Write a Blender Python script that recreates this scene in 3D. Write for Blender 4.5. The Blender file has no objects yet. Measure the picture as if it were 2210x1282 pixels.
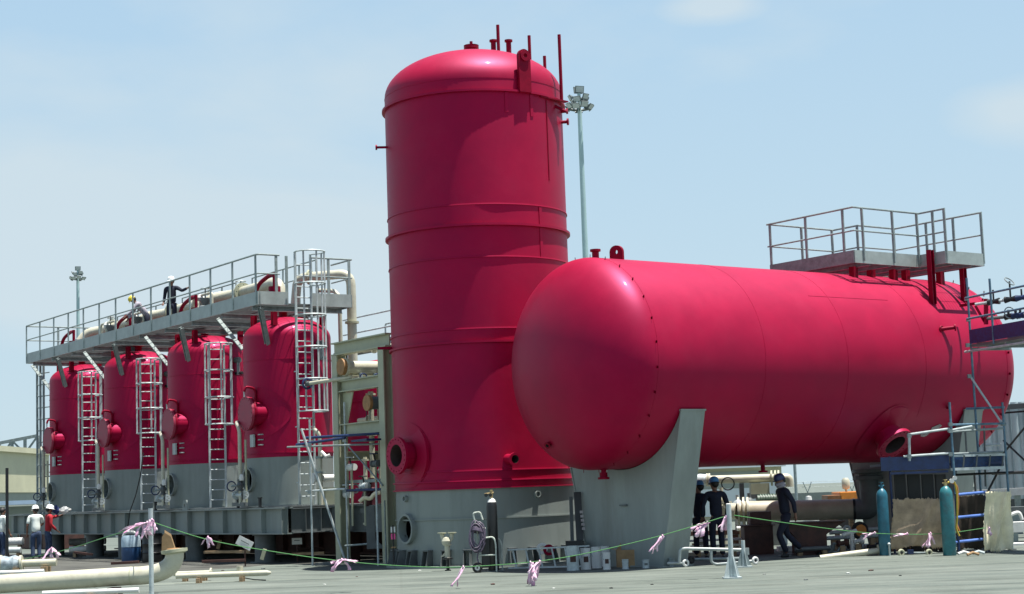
import bpy, bmesh, math, random
from mathutils import Vector as V, Matrix
random.seed(7)
PI = math.pi
R = math.radians
sc = bpy.context.scene
col = sc.collection

# ------------------------------------------------------------------ camera model (photo pixels 2210 x 1282)
F_, PITCH, ROLL, EYE = 3683.8, .1141, .0358, 1.65
CX, CY = 1105, 641
FW = V((0, math.cos(PITCH), math.sin(PITCH))); UPV = V((0, -math.sin(PITCH), math.cos(PITCH))); RT = V((1, 0, 0))
EYEP = V((0, 0, EYE))


def ray(x, y):
    dx, dy = x - CX, CY - y
    c, s = math.cos(ROLL), math.sin(ROLL)
    return FW + RT * ((c * dx + s * dy) / F_) + UPV * ((-s * dx + c * dy) / F_)


def at(x, y, Y):
    d = ray(x, y); return EYEP + d * (Y / d.y)


def gnd(x, y, z=0.0):
    d = ray(x, y); return EYEP + d * ((z - EYE) / d.z)


# local frames of the two big groups of equipment
AZ = .9354
TA = V((math.sin(AZ), math.cos(AZ), 0)); TL = V((math.cos(AZ), -math.sin(AZ), 0)); TC = V((1.5691, 36.3329, 4.3297)); TR = 2.264


def T(s, l, z): return V((TC.x, TC.y, 0)) + TA * s + TL * l + V((0, 0, z))


ROW = R(34)
RU = V((-math.sin(ROW), math.cos(ROW), 0)); RN = V((-math.cos(ROW), -math.sin(ROW), 0)); V4 = V((-6.397, 48, 0))


def W(e, w, z): return V4 + RU * e + RN * w + V((0, 0, z))


ZUP = V((0, 0, 1))

# ------------------------------------------------------------------ materials


def mat(name, c, rough=.5, metal=0., var=.12, scale=3., bump=0., c2=None, spec=.5, coat=0., tint=None, sheen=0., dirt=None, stretch=(1, 1, 1), bscale=None):
    m = bpy.data.materials.new(name); m.use_nodes = True
    nt = m.node_tree; n = nt.nodes; lk = nt.links
    b = n['Principled BSDF']
    b.inputs['Roughness'].default_value = rough; b.inputs['Metallic'].default_value = metal
    b.inputs['Specular IOR Level'].default_value = spec; b.inputs['Coat Weight'].default_value = coat
    b.inputs['Coat Roughness'].default_value = .10
    if sheen:
        b.inputs['Sheen Weight'].default_value = sheen; b.inputs['Sheen Roughness'].default_value = .38; b.inputs['Sheen Tint'].default_value = (1, .42, .72, 1)
    if tint: b.inputs['Specular Tint'].default_value = (*tint, 1)
    tc = n.new('ShaderNodeTexCoord'); mp = n.new('ShaderNodeMapping'); mp.inputs['Scale'].default_value = stretch
    lk.new(tc.outputs['Object'], mp.inputs[0])
    no = n.new('ShaderNodeTexNoise'); no.inputs['Scale'].default_value = scale; no.inputs['Detail'].default_value = 6
    no.inputs['Roughness'].default_value = .65
    lk.new(mp.outputs[0], no.inputs['Vector'])
    rp = n.new('ShaderNodeValToRGB')
    d = c2 if c2 else tuple(x * (1 - var * 1.6) for x in c)
    u = c if c2 else tuple(min(1, x * (1 + var)) for x in c)
    rp.color_ramp.elements[0].position = .32; rp.color_ramp.elements[1].position = .68
    rp.color_ramp.elements[0].color = (*d, 1); rp.color_ramp.elements[1].color = (*u, 1)
    lk.new(no.outputs['Fac'], rp.inputs[0]); out = rp.outputs[0]
    if dirt:
        dc_, da, ds = dirt
        nd = n.new('ShaderNodeTexNoise'); nd.inputs['Scale'].default_value = ds; nd.inputs['Detail'].default_value = 8; nd.inputs['Roughness'].default_value = .72; lk.new(mp.outputs[0], nd.inputs['Vector'])
        rd = n.new('ShaderNodeValToRGB'); rd.color_ramp.elements[0].position = .50; rd.color_ramp.elements[1].position = .68
        rd.color_ramp.elements[0].color = (0, 0, 0, 1); rd.color_ramp.elements[1].color = (da, da, da, 1); lk.new(nd.outputs['Fac'], rd.inputs[0])
        md = n.new('ShaderNodeMixRGB'); md.inputs[2].default_value = (*dc_, 1); lk.new(rd.outputs[0], md.inputs[0]); lk.new(out, md.inputs[1]); out = md.outputs[0]
    lk.new(out, b.inputs['Base Color'])
    mr = n.new('ShaderNodeMapRange'); mr.inputs[3].default_value = max(.03, rough - .07); mr.inputs[4].default_value = min(1, rough + .1)
    lk.new(no.outputs['Fac'], mr.inputs[0]); lk.new(mr.outputs[0], b.inputs['Roughness'])
    if bump:
        n2 = n.new('ShaderNodeTexNoise'); n2.inputs['Scale'].default_value = bscale or scale * 6; n2.inputs['Detail'].default_value = 4
        lk.new(mp.outputs[0], n2.inputs['Vector'])
        bp = n.new('ShaderNodeBump'); bp.inputs['Strength'].default_value = bump; bp.inputs['Distance'].default_value = .02
        lk.new(n2.outputs['Fac'], bp.inputs['Height']); lk.new(bp.outputs[0], b.inputs['Normal'])
    return m


RED = mat('red paint', (.28, .0004, .020), .52, var=.10, scale=.9, bump=.03, bscale=.8, spec=.9, coat=.03, tint=(1, .12, .45), dirt=((.31, .02, .045), .16, 1.3))
RED2 = mat('red paint on fittings', (.20, .0008, .014), .5, var=.15, scale=5, spec=.4, tint=(1, .2, .45))
GREY = mat('grey paint', (.215, .25, .235), .5, var=.13, scale=2.2, bump=.05, stretch=(1, 1, .16), dirt=((.13, .12, .095), .45, 1.1))
GREYD = mat('dark grey steel', (.11, .125, .125), .55, var=.18, scale=2.2)
SADG = mat('pale grey paint', (.24, .275, .26), .5, var=.10, scale=2.2, bump=.04, stretch=(1, 1, .2), dirt=((.15, .14, .11), .45, 1.0))
GALV = mat('galvanised steel', (.46, .52, .52), .45, metal=.15, var=.15, scale=7)
GALVD = mat('weathered and shaded galvanised steel', (.24, .29, .29), .5, metal=.3, var=.2, scale=6)
RAIL = mat('shade toned railing steel', (.27, .325, .315), .45, metal=.15, var=.15, scale=6)  # galvanised rail colour darkened and greened to carry the backlit shade
FASC = mat('walkway edge steel', (.33, .375, .36), .45, metal=.1, var=.12, scale=3)
DECK = mat('steel grating', (.10, .11, .11), .7, var=.2, scale=9)
CREAM = mat('cream paint', (.50, .49, .38), .4, var=.08, scale=4, dirt=((.24, .20, .13), .4, 2.2))
CREAMG = mat('cream green paint', (.38, .39, .27), .5, var=.08, scale=2.5)
WHITE = mat('white paint', (.64, .65, .62), .5, var=.08, scale=5)
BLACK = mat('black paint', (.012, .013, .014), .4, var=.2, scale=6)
BORE = mat('dark brown bore', (.045, .03, .026), .8, var=.3)  # even dark brown for the inside of the nozzles
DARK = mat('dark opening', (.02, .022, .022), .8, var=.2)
RUSTB = mat('primer brown steel', (.075, .03, .022), .65, var=.3, scale=4)
BROWN = mat('pipe cap orange brown', (.33, .17, .06), .6, var=.2, scale=8)
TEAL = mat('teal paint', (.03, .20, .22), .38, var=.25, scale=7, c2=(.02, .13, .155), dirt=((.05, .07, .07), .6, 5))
TEALD = mat('teal paint in shade', (.02, .13, .19), .4, var=.2, scale=6)  # same teal, darkened for the gas cylinder that stands in shade
BLUE = mat('blue paint', (.008, .026, .095), .5, var=.25, scale=6)
BLUEM = mat('blue punched sheet', (.004, .035, .12), .5, var=.3, scale=14)
TARPB = mat('brown sacking', (.40, .30, .20), .9, var=.25, scale=3, bump=.4, bscale=40)
TARPD = mat('dark brown sacking', (.05, .037, .025), .9, var=.3, scale=3, bump=.3, bscale=40)
TARPC = mat('cream canvas', (.80, .73, .50), .85, var=.14, scale=2.5, bump=.3, bscale=25)
CARD = mat('cardboard', (.34, .22, .11), .85, var=.15, scale=5)
WOOD = mat('timber', (.36, .25, .14), .8, var=.3, scale=6, stretch=(1, 6, 6))
PINK = mat('pink ribbon', (.62, .24, .44), .6, c2=(.70, .63, .68), scale=11)
ROPE = mat('green rope', (.07, .24, .07), .7, var=.2, scale=30)
PURP = mat('mauve hose', (.10, .08, .12), .5, var=.3, scale=20)
NAVY = mat('navy cloth', (.008, .011, .028), .85, var=.3, scale=6)
NAVYB = mat('blue cloth', (.03, .05, .16), .85, var=.3, scale=6)
JEANS = mat('blue denim', (.035, .06, .12), .85, var=.3, scale=8)
SHIRT = mat('white cotton', (.80, .86, .80), .9, var=.06, scale=6)
SHIRTR = mat('red cotton', (.42, .02, .03), .9, var=.15, scale=6)
SKIN = mat('skin', (.20, .10, .065), .6, var=.1, scale=10)
HELMW = mat('white helmet plastic', (.82, .84, .82), .35, var=.03)
HELMB = mat('blue helmet plastic', (.06, .22, .46), .35, var=.08)
HELMN = mat('navy helmet plastic', (.02, .035, .10), .35, var=.08)
HELMY = mat('yellow helmet plastic', (.65, .52, .03), .35, var=.05)
GREYC = mat('grey scarf cloth', (.32, .30, .34), .9, var=.2, scale=12)
ORANGE = mat('orange machine paint', (.60, .20, .02), .45, var=.15, scale=4)
BLDG = mat('beige cladding', (.50, .49, .34), .7, var=.07, scale=.6)
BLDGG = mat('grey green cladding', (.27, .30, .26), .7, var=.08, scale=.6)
BLDGW = mat('white cladding', (.62, .68, .68), .6, var=.06, scale=.5)
ROOF = mat('pale blue roof sheet', (.48, .60, .74), .5, var=.07, scale=1)
BRICK = mat('concrete block wall', (.24, .26, .23), .85, var=.15, scale=1.2)
DRUM = mat('blue plastic drum', (.012, .055, .15), .45, var=.15, scale=4)
LENS = mat('floodlight glass', (.45, .50, .48), .15, var=.1)
LENSH = mat('floodlight housing', (.10, .13, .13), .5, var=.2)
MASTM = mat('mast steel', (.36, .50, .50), .45, var=.06, scale=1)
TUBEG = mat('grey coated tube', (.46, .54, .56), .42, var=.08, scale=2)
HAIR = mat('black hair', (.01, .009, .008), .6, var=.2)
RUBBER = mat('black rubber', (.02, .02, .02), .8, var=.2)
BRASS = mat('brass', (.5, .38, .18), .35, metal=.6, var=.1)
PAPER = mat('pale sticker', (.50, .50, .50), .7, c2=(.18, .12, .13), scale=14)


def concrete():
    m = bpy.data.materials.new('yard concrete'); m.use_nodes = True
    nt = m.node_tree; n = nt.nodes; lk = nt.links; b = n['Principled BSDF']
    b.inputs['Roughness'].default_value = .85; b.inputs['Specular IOR Level'].default_value = .3
    tc = n.new('ShaderNodeTexCoord')

    def noise(scale, st, det=6, rough=.6):
        mp = n.new('ShaderNodeMapping'); mp.inputs['Scale'].default_value = st; mp.inputs['Rotation'].default_value = (0, 0, R(-3))
        lk.new(tc.outputs['Object'], mp.inputs[0])
        k = n.new('ShaderNodeTexNoise'); k.inputs['Scale'].default_value = scale; k.inputs['Detail'].default_value = det
        k.inputs['Roughness'].default_value = rough; lk.new(mp.outputs[0], k.inputs['Vector']); return k.outputs['Fac']

    def ramp(f, p0, c0, p1, c1):
        r = n.new('ShaderNodeValToRGB'); e = r.color_ramp.elements
        e[0].position = p0; e[1].position = p1; e[0].color = (*c0, 1); e[1].color = (*c1, 1)
        lk.new(f, r.inputs[0]); return r.outputs[0]

    def mul(a, b_):
        x = n.new('ShaderNodeMixRGB'); x.blend_type = 'MULTIPLY'; x.inputs[0].default_value = 1
        lk.new(a, x.inputs[1]); lk.new(b_, x.inputs[2]); return x.outputs[0]
    base = ramp(noise(.35, (1, 1, 1)), .3, (.118, .140, .123), .7, (.150, .172, .152))
    streak = ramp(noise(1.0, (.22, 1.6, 1), 7, .7), .38, (.70, .73, .73), .62, (1.10, 1.08, 1.06))
    stains = ramp(noise(.55, (.5, 1.3, 1), 8, .7), .36, (.62, .63, .62), .50, (1, 1, 1))
    fine = ramp(noise(9, (1, 1, 1), 5, .7), .3, (.9, .9, .9), .7, (1.06, 1.06, 1.06))
    specks = ramp(noise(5.5, (.45, 1.2, 1), 2, .5), .23, (.35, .36, .36), .27, (1, 1, 1))
    scr = ramp(noise(1.0, (.10, 7, 1), 5, .75), .30, (.72, .73, .72), .37, (1, 1, 1))
    pale = ramp(noise(.5, (.12, 1.1, 1), 4, .6), .58, (1, 1, 1), .70, (1.28, 1.26, 1.2))
    br = n.new('ShaderNodeTexBrick'); br.offset = 0; br.inputs['Scale'].default_value = 1; br.inputs['Brick Width'].default_value = 6.5; br.inputs['Row Height'].default_value = 4.5
    br.inputs['Mortar Size'].default_value = .03; br.inputs['Mortar Smooth'].default_value = .3
    br.inputs['Color1'].default_value = (1, 1, 1, 1); br.inputs['Color2'].default_value = (.93, .94, .93, 1); br.inputs['Mortar'].default_value = (.92, .92, .91, 1)
    mpb = n.new('ShaderNodeMapping'); mpb.inputs['Rotation'].default_value = (0, 0, R(-4)); lk.new(tc.outputs['Object'], mpb.inputs[0]); lk.new(mpb.outputs[0], br.inputs['Vector'])
    c = mul(mul(mul(mul(mul(mul(mul(base, streak), stains), fine), specks), pale), br.outputs['Color']), scr)
    lk.new(c, b.inputs['Base Color'])
    bp = n.new('ShaderNodeBump'); bp.inputs['Strength'].default_value = .25; bp.inputs['Distance'].default_value = .02
    lk.new(noise(14, (1, 1, 1), 5), bp.inputs['Height']); lk.new(bp.outputs[0], b.inputs['Normal'])
    return m


CONC = concrete()


def clad(name, c, pitch, axis=0):
    m = mat(name, c, .6, var=.06, scale=.8)
    nt = m.node_tree; n = nt.nodes; lk = nt.links; b = n['Principled BSDF']
    tc = n.new('ShaderNodeTexCoord'); w = n.new('ShaderNodeTexWave'); w.bands_direction = 'X'; w.inputs['Scale'].default_value = pitch
    lk.new(tc.outputs['Object'], w.inputs['Vector'])
    bp = n.new('ShaderNodeBump'); bp.inputs['Strength'].default_value = .5; bp.inputs['Distance'].default_value = .05
    lk.new(w.outputs['Fac'], bp.inputs['Height']); lk.new(bp.outputs[0], b.inputs['Normal'])
    return m


BLDGS = clad('ribbed beige cladding', (.48, .47, .32), 2.0)

# ------------------------------------------------------------------ mesh helpers


def ortho(d):
    d = d.normalized(); a = V((0, 0, 1)) if abs(d.z) < .9 else V((1, 0, 0))
    x = d.cross(a).normalized(); return x, d.cross(x).normalized(), d


class MB:
    def __init__(s): s.bm = bmesh.new()

    def vf(s, vs, fs):
        q = [s.bm.verts.new(v) for v in vs]
        for f in fs:
            try: s.bm.faces.new([q[i] for i in f])
            except ValueError: pass
        return s

    def box(s, c, size, X=V((1, 0, 0)), Y=None, Z=ZUP):
        c = V(c); X = V(X).normalized(); Z = V(Z).normalized(); Y = V(Y).normalized() if Y is not None else Z.cross(X).normalized()
        a, b, d = [k / 2 for k in size]
        vs = [c + X * (i * a) + Y * (j * b) + Z * (k * d) for i in (-1, 1) for j in (-1, 1) for k in (-1, 1)]
        return s.vf(vs, [(0, 1, 3, 2), (4, 6, 7, 5), (0, 4, 5, 1), (2, 3, 7, 6), (0, 2, 6, 4), (1, 5, 7, 3)])

    def beam(s, p, q, w, h, up=ZUP):
        p, q = V(p), V(q); X = (q - p).normalized(); Y = V(up).cross(X).normalized(); Z = X.cross(Y)
        return s.box((p + q) / 2, ((q - p).length, w, h), X, Y, Z)

    def ibeam(s, p, q, w, h, t=.03, up=ZUP):
        p, q = V(p), V(q); X = (q - p).normalized(); Y = V(up).cross(X).normalized(); Z = X.cross(Y)
        pts = [(-w / 2, -h / 2), (w / 2, -h / 2), (w / 2, -h / 2 + t), (t / 2, -h / 2 + t), (t / 2, h / 2 - t), (w / 2, h / 2 - t), (w / 2, h / 2), (-w / 2, h / 2), (-w / 2, h / 2 - t), (-t / 2, h / 2 - t), (-t / 2, -h / 2 + t), (-w / 2, -h / 2 + t)]
        return s.prism(pts, p, Y, Z, X * (q - p).length)

    def prism(s, pts, o, X, Y, ext):
        o = V(o); X = V(X); Y = V(Y); ext = V(ext); n = len(pts)
        a = [o + X * x + Y * y for x, y in pts]; b = [v + ext for v in a]
        return s.vf(a + b, [tuple(range(n))[::-1], tuple(range(n, 2 * n))] + [(i, (i + 1) % n, n + (i + 1) % n, n + i) for i in range(n)])

    def tube(s, p, q, r, n=10, r2=None, caps=True):
        p, q = V(p), V(q); X, Y, Z = ortho(q - p); r2 = r if r2 is None else r2
        vs = []
        for o, rr in ((p, r), (q, r2)):
            vs += [o + (X * math.cos(2 * PI * i / n) + Y * math.sin(2 * PI * i / n)) * rr for i in range(n)]
        fs = [(i, (i + 1) % n, n + (i + 1) % n, n + i) for i in range(n)]
        if caps: fs += [tuple(range(n))[::-1], tuple(range(n, 2 * n))]
        return s.vf(vs, fs)

    def path(s, pts, r, n=10, bend=0., caps=True, closed=False, seg=5):
        pts = [V(p) for p in pts]
        if bend and len(pts) > 2:
            out = [pts[0]]
            for a, b, c in zip(pts, pts[1:], pts[2:]):
                u = (a - b); w = (c - b); d = min(bend, u.length * .49, w.length * .49)
                p0 = b + u.normalized() * d; p2 = b + w.normalized() * d
                for i in range(seg + 1):
                    t = i / seg; out.append(p0 * (1 - t) ** 2 + b * 2 * t * (1 - t) + p2 * t * t)
            out.append(pts[-1]); pts = out
        m = len(pts)
        tan = []
        for i in range(m):
            if closed: d = pts[(i + 1) % m] - pts[i - 1]
            else: d = pts[min(i + 1, m - 1)] - pts[max(i - 1, 0)]
            tan.append(d.normalized())
        X, Y, _ = ortho(tan[0]); vs = []
        for i in range(m):
            X = (X - tan[i] * X.dot(tan[i])).normalized(); Y = tan[i].cross(X)
            rr = r[i] if isinstance(r, (list, tuple)) else r
            vs += [pts[i] + (X * math.cos(2 * PI * k / n) + Y * math.sin(2 * PI * k / n)) * rr for k in range(n)]
        fs = []
        for i in range(m if closed else m - 1):
            a, b = i * n, ((i + 1) % m) * n
            fs += [(a + k, a + (k + 1) % n, b + (k + 1) % n, b + k) for k in range(n)]
        if caps and not closed: fs += [tuple(range(n))[::-1], tuple(range((m - 1) * n, m * n))]
        return s.vf(vs, fs)

    def torus(s, c, axis, R_, r, n=24, m=6, a0=0, a1=2 * PI, X=None):
        axis = V(axis).normalized()
        if X is None: X, Y, _ = ortho(axis)
        else: X = V(X).normalized(); Y = axis.cross(X)
        full = abs(a1 - a0 - 2 * PI) < 1e-6
        k = n if full else n + 1
        pts = [V(c) + (X * math.cos(a0 + (a1 - a0) * i / n) + Y * math.sin(a0 + (a1 - a0) * i / n)) * R_ for i in range(k)]
        return s.path(pts, r, m, closed=full)

    def lathe(s, prof, o, axis=ZUP, n=48, skip=None, X=None, closed=False):
        """profile of (radius, height) pairs; skip(angle, height) leaves faces out"""
        o = V(o); axis = V(axis).normalized()
        if X is None: X, Y, _ = ortho(axis)
        else: X = V(X).normalized(); Y = axis.cross(X)
        rows = []
        for r, h in prof:
            if r < 1e-6: rows.append([s.bm.verts.new(o + axis * h)])
            else: rows.append([s.bm.verts.new(o + axis * h + (X * math.cos(2 * PI * i / n) + Y * math.sin(2 * PI * i / n)) * r) for i in range(n)])
        pr = list(zip(rows, rows[1:], prof, prof[1:]))
        if closed: pr.append((rows[-1], rows[0], prof[-1], prof[0]))
        for a, b, pa, pb in pr:
            for i in range(n):
                j = (i + 1) % n
                if skip and skip(2 * PI * (i + .5) / n, (pa[1] + pb[1]) / 2): continue
                f = [a[i % len(a)], a[j % len(a)], b[j % len(b)], b[i % len(b)]]
                g = []
                for v in f:
                    if v not in g: g.append(v)
                if len(g) > 2:
                    try: s.bm.faces.new(g)
                    except ValueError: pass
        return s

    def annulus(s, o, axis, r0, r1, t, n=32):
        """flat ring with thickness t along axis"""
        if r0 <= 0: return s.tube(o, V(o) + V(axis).normalized() * t, r1, n)
        return s.lathe([(r0, 0), (r1, 0), (r1, t), (r0, t)], o, axis, n, closed=True)

    def plate(s, loops, o, X, Y, ext):
        """flat plate from 2D loops (outer first, holes after), extruded by ext; the holes are real"""
        o = V(o); X = V(X); Y = V(Y); ext = V(ext); bm = s.bm
        sides = []
        for off in (V((0, 0, 0)), ext):
            edges = []; vl = []
            for lp in loops:
                vs = [bm.verts.new(o + X * x + Y * y + off) for x, y in lp]; vl.append(vs)
                edges += [bm.edges.new((vs[i], vs[(i + 1) % len(vs)])) for i in range(len(vs))]
            bmesh.ops.triangle_fill(bm, use_beauty=True, use_dissolve=False, edges=edges); sides.append(vl)
        for a, b in zip(*sides):
            for i in range(len(a)):
                j = (i + 1) % len(a)
                try: bm.faces.new((a[i], a[j], b[j], b[i]))
                except ValueError: pass
        return s

    def flange(s, o, axis, r0, r1, t, bolts=16, rb=None, hb=None, n=40):
        """flange with real bolt holes"""
        X, Y, Z = ortho(V(axis)); rb = rb or (r0 + r1) / 2; hb = hb or (r1 - r0) * .17
        c = lambda r, k, cx=0, cy=0: [(cx + r * math.cos(2 * PI * i / k), cy + r * math.sin(2 * PI * i / k)) for i in range(k)]
        loops = [c(r1, n)] + ([c(r0, n)] if r0 > 0 else []) + [c(hb, 6, rb * math.cos(2 * PI * i / bolts), rb * math.sin(2 * PI * i / bolts)) for i in range(bolts)]
        return s.plate(loops, o, X, Y, Z * t)

    def build(s, name, m, parent=None, smooth=38, bevel=0):
        bm = s.bm
        bmesh.ops.remove_doubles(bm, verts=bm.verts, dist=1e-5)
        bmesh.ops.recalc_face_normals(bm, faces=bm.faces)
        if bevel:
            bmesh.ops.bevel(bm, geom=[e for e in bm.edges if len(e.link_faces) == 2 and e.calc_face_angle(0) > R(50)], offset=bevel, segments=2, affect='EDGES', profile=.6)
        me = bpy.data.meshes.new(name); bm.to_mesh(me); bm.free()
        return link(name, me, m, parent, smooth)


def rootloc(p):
    while p.parent: p = p.parent
    return V(p.location)


def link(name, me, m, parent=None, smooth=38):
    me.materials.clear(); me.materials.append(m)
    if smooth:
        me.polygons.foreach_set('use_smooth', [True] * len(me.polygons)); me.set_sharp_from_angle(angle=R(smooth))
    o = bpy.data.objects.new(name, me); col.objects.link(o)
    if parent is not None:
        o.parent = parent; me.transform(Matrix.Translation(-rootloc(parent)))
    return o


def thing(name, label, cat, loc=(0, 0, 0), group=None):
    o = bpy.data.objects.new(name, None); col.objects.link(o); o.location = loc; o.empty_display_size = .3
    o['label'] = label; o['category'] = cat
    if group: o['group'] = group
    return o


def tag(o, label, cat, group=None):
    o['label'] = label; o['category'] = cat
    if group: o['group'] = group
    return o


def centre(o):
    """moves the origin of a one-mesh thing to the foot of its own box"""
    vs = [v.co for v in o.data.vertices]; lo = [min(v[i] for v in vs) for i in range(3)]; hi = [max(v[i] for v in vs) for i in range(3)]
    c = V(((lo[0] + hi[0]) / 2, (lo[1] + hi[1]) / 2, lo[2])); o.data.transform(Matrix.Translation(-c)); o.location = c; return o


def dup(root, loc, label, rotz=0):
    """copy of a thing with copies of its parts and their parts"""
    r = root.copy(); col.objects.link(r); r.location = loc; r['label'] = label; r.rotation_euler = (0, 0, rotz)

    def kids(src, dst):
        for ch in [o for o in col.objects if o.parent == src]:
            c = ch.copy(); col.objects.link(c); c.parent = dst; kids(ch, c)
    kids(root, r); return r


def part_label(o, text): o['label'] = text; return o


def pol(phi): return V((math.sin(phi), -math.cos(phi), 0))   # horizontal direction, 0 = towards the camera, positive = right


def nozzle(name, parent, p, d, L, r, rf, m=RED2, t=.05, bolts=12, bore=True, pad=0, n=20):
    """flanged pipe stub from p along d: neck part, flange sub-part"""
    p = V(p); d = V(d).normalized()
    b = MB()
    if bore: b.lathe([(r, -.12), (r, L), (r * .82, L), (r * .82, -.12)], p, d, n)
    else: b.tube(p - d * .12, p + d * L, r, n)
    nk = b.build(name, m, parent)
    f = MB()
    if bore: f.flange(p + d * (L - t), d, r * .99, rf, t, bolts, n=n + 8) if bolts else f.annulus(p + d * (L - t), d, r * .99, rf, t, n)
    else: f.tube(p + d * (L - t), p + d * (L + .012), rf, n)
    f.build('flange', m, nk)
    if bore:
        k = MB(); k.lathe([(0, -.10), (r * .80, -.10), (r * .80, L - .004), (r * .815, L - .004)], p, d, n); k.build('bore', BORE, nk)
    return nk


# ------------------------------------------------------------------ ground
g = MB(); g.vf([(-700, -60, 0), (700, -60, 0), (700, 1800, 0), (-700, 1800, 0)], [(0, 1, 2, 3)])
o = g.build('ground', CONC, None, 0); o['kind'] = 'structure'
g = MB(); rnd = random.Random(9); ring = []
for i in range(60): ring.append((-42 + 41.0 * i / 59, 43.6 + .35 * math.sin(i * .9) + rnd.uniform(-.25, .25) + (1.6 if i > 50 else 0) + max(0, (18 - i) * .12)))
ring += [(-1.0, 66), (-42, 66)]
g.vf([(x, y, .004) for x, y in ring], [tuple(range(len(ring)))]); o = g.build('apron', mat('dark worn asphalt', (.07, .072, .062), .9, var=.35, scale=.7, bump=.3, bscale=20), None, 0); o['kind'] = 'structure'
# ------------------------------------------------------------------ tall red tower vessel
TX, TY, TRd = -.7814, 41.1985, 2.178
TO = V((TX, TY, 0))


def P(phi, r, z): return TO + pol(phi) * r + V((0, 0, z))


tower = thing('tower_vessel', 'tallest red upright vessel with domed top standing on a grey skirt', 'storage vessel', TO)
zb, zt, hd = 1.80, 11.33, 1.10
prof = [(TRd, zb), (TRd, 6.4), (TRd, zt)] + [(TRd * math.cos(a * PI / 40), zt + hd * math.sin(a * PI / 40)) for a in range(1, 20)] + [(0, zt + hd)]
MB().lathe(prof, TO, n=96).build('shell', RED, tower)
# grey skirt with a real round access opening
hphi, hz, hr = R(-57), .90, .31
fx = pol(0)


def hole(a, h):
    # lathe angle runs from X=pol(0) about +Z: the direction at angle a is pol(-a)... handled by comparing directions
    d = fx * math.cos(a) + ZUP.cross(fx) * math.sin(a); q = d.dot(pol(hphi)); t = d.dot(pol(hphi + PI / 2)) * TRd
    return q > 0 and math.hypot(t, h - hz) < hr


sk = MB(); sk.lathe([(TRd - .01, .06 + i * (1.74 / 30)) for i in range(31)], TO, n=160, skip=hole, X=fx)
skirt = sk.build('skirt', GREY, tower)
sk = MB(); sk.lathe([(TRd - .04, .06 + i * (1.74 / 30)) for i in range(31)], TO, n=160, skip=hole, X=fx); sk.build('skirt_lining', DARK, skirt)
c = P(hphi, TRd - .12, hz); MB().lathe([(hr - .01, 0), (hr + .045, 0), (hr + .045, .21), (hr - .01, .21)], c, pol(hphi), 36, closed=True).build('access_collar', GREY, skirt)
MB().lathe([(TRd - .02, .0), (TRd + .26, .0), (TRd + .26, .05), (TRd - .02, .05)], TO, n=96, closed=True).build('base_ring', GREY, tower)
for i, a in enumerate(range(-92, 100, 13)):
    ph = R(a + 3); b = MB(); t = pol(ph + PI / 2)
    for s_ in (-1, 1):
        b.prism([(0, 0), (.25, 0), (.16, .34), (0, .36)], P(ph, TRd - .005, .05) + t * (.075 * s_ - .008), pol(ph), ZUP, t * .016)
    b.box(P(ph, TRd + .085, .40), (.17, .20, .025), pol(ph), t)
    b.build('base_chair', GREYD, tower)
MB().lathe([(TRd - .01, 1.08), (TRd + .022, 1.085), (TRd + .022, 1.115), (TRd - .01, 1.11)], TO, n=96, closed=True).build('skirt_seam', GREY, skirt)
for ph, z, r in ((R(-58), 1.60, .055), (R(33), 1.60, .055)):
    MB().lathe([(r, -.1), (r + .022, -.1), (r + .022, .07), (r, .07)], P(ph, TRd, z), pol(ph), 14, closed=True).build('vent_sleeve', GREY, skirt)
# stiffening rings and ledges
for z, dr, h in ((10.985, .075, .05), (7.815, .075, .055), (5.10, .06, .05), (1.77, .06, .03)):
    MB().lathe([(TRd - .02, z), (TRd + dr, z), (TRd + dr, z + h), (TRd - .02, z + h)], TO, n=96, closed=True).build('stiffener_ring', RED, tower)
for z, dr, h in ((8.31, .022, .03), (7.08, .022, .03), (5.42, .022, .03), (1.94, .055, .03), (2.17, .025, .03)):
    MB().lathe([(TRd - .02, z), (TRd + dr, z), (TRd + dr - .006, z + h), (TRd - .02, z + h)], TO, n=96, closed=True).build('ledge_ring', RED, tower)
MB().lathe([(TRd - .02, 11.30), (TRd + .006, 11.305), (TRd + .006, 11.325), (TRd - .02, 11.33)], TO, n=96, closed=True).build('weld_seam', RED, tower)
for ph, z0, z1 in ((R(44), 7.09, 7.80), (R(22), 10.5, 10.98), (R(40), 10.45, 10.98), (R(44), 7.88, 8.3), (R(-20), 10.985, 11.04)):
    MB().box(P(ph, TRd, (z0 + z1) / 2), (.03, .085, z1 - z0), pol(ph), pol(ph + PI / 2)).build('lug_plate', RED, tower)
# big flanged opening low on the left, with reinforcing pad
nph = R(-54); nd = pol(nph); nz = 2.60
MB().lathe([(.40, TRd - .06), (.74, TRd - .10), (.735, TRd - .03), (.40, TRd + .02)], TO + V((0, 0, nz)), nd, 40).build('reinforcing_pad', RED, tower)
pd = MB()
n = 48; vs = []
for rr in (.36, .76):
    for i in range(n):
        a = 2 * PI * i / n; u = rr * math.cos(a); zz = nz + rr * math.sin(a); ang = nph + math.asin(u / TRd); vs.append(P(ang, TRd + .014, zz))
pd.vf(vs, [(i, (i + 1) % n, n + (i + 1) % n, n + i) for i in range(n)]); pd.build('pad_plate', RED, tower)
nozzle('manway_neck', tower, P(nph, TRd, nz), nd, .34, .315, .43, RED, .075, 20, n=36)
nozzle('drain_nozzle', tower, P(R(15), TRd, 2.42), (pol(R(28)) + V((0, 0, -.05))), .34, .115, .15, RED, .05, 0, n=22)
# nozzles on the dome


def dome(px, py, dy=0.):
    q = at(px, py, TY + dy) - TO; rr = math.hypot(q.x, q.y) / TRd
    return V((TO.x + q.x, TO.y + q.y, zt + hd * math.sqrt(max(0, 1 - min(.999, rr) ** 2))))


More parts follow.
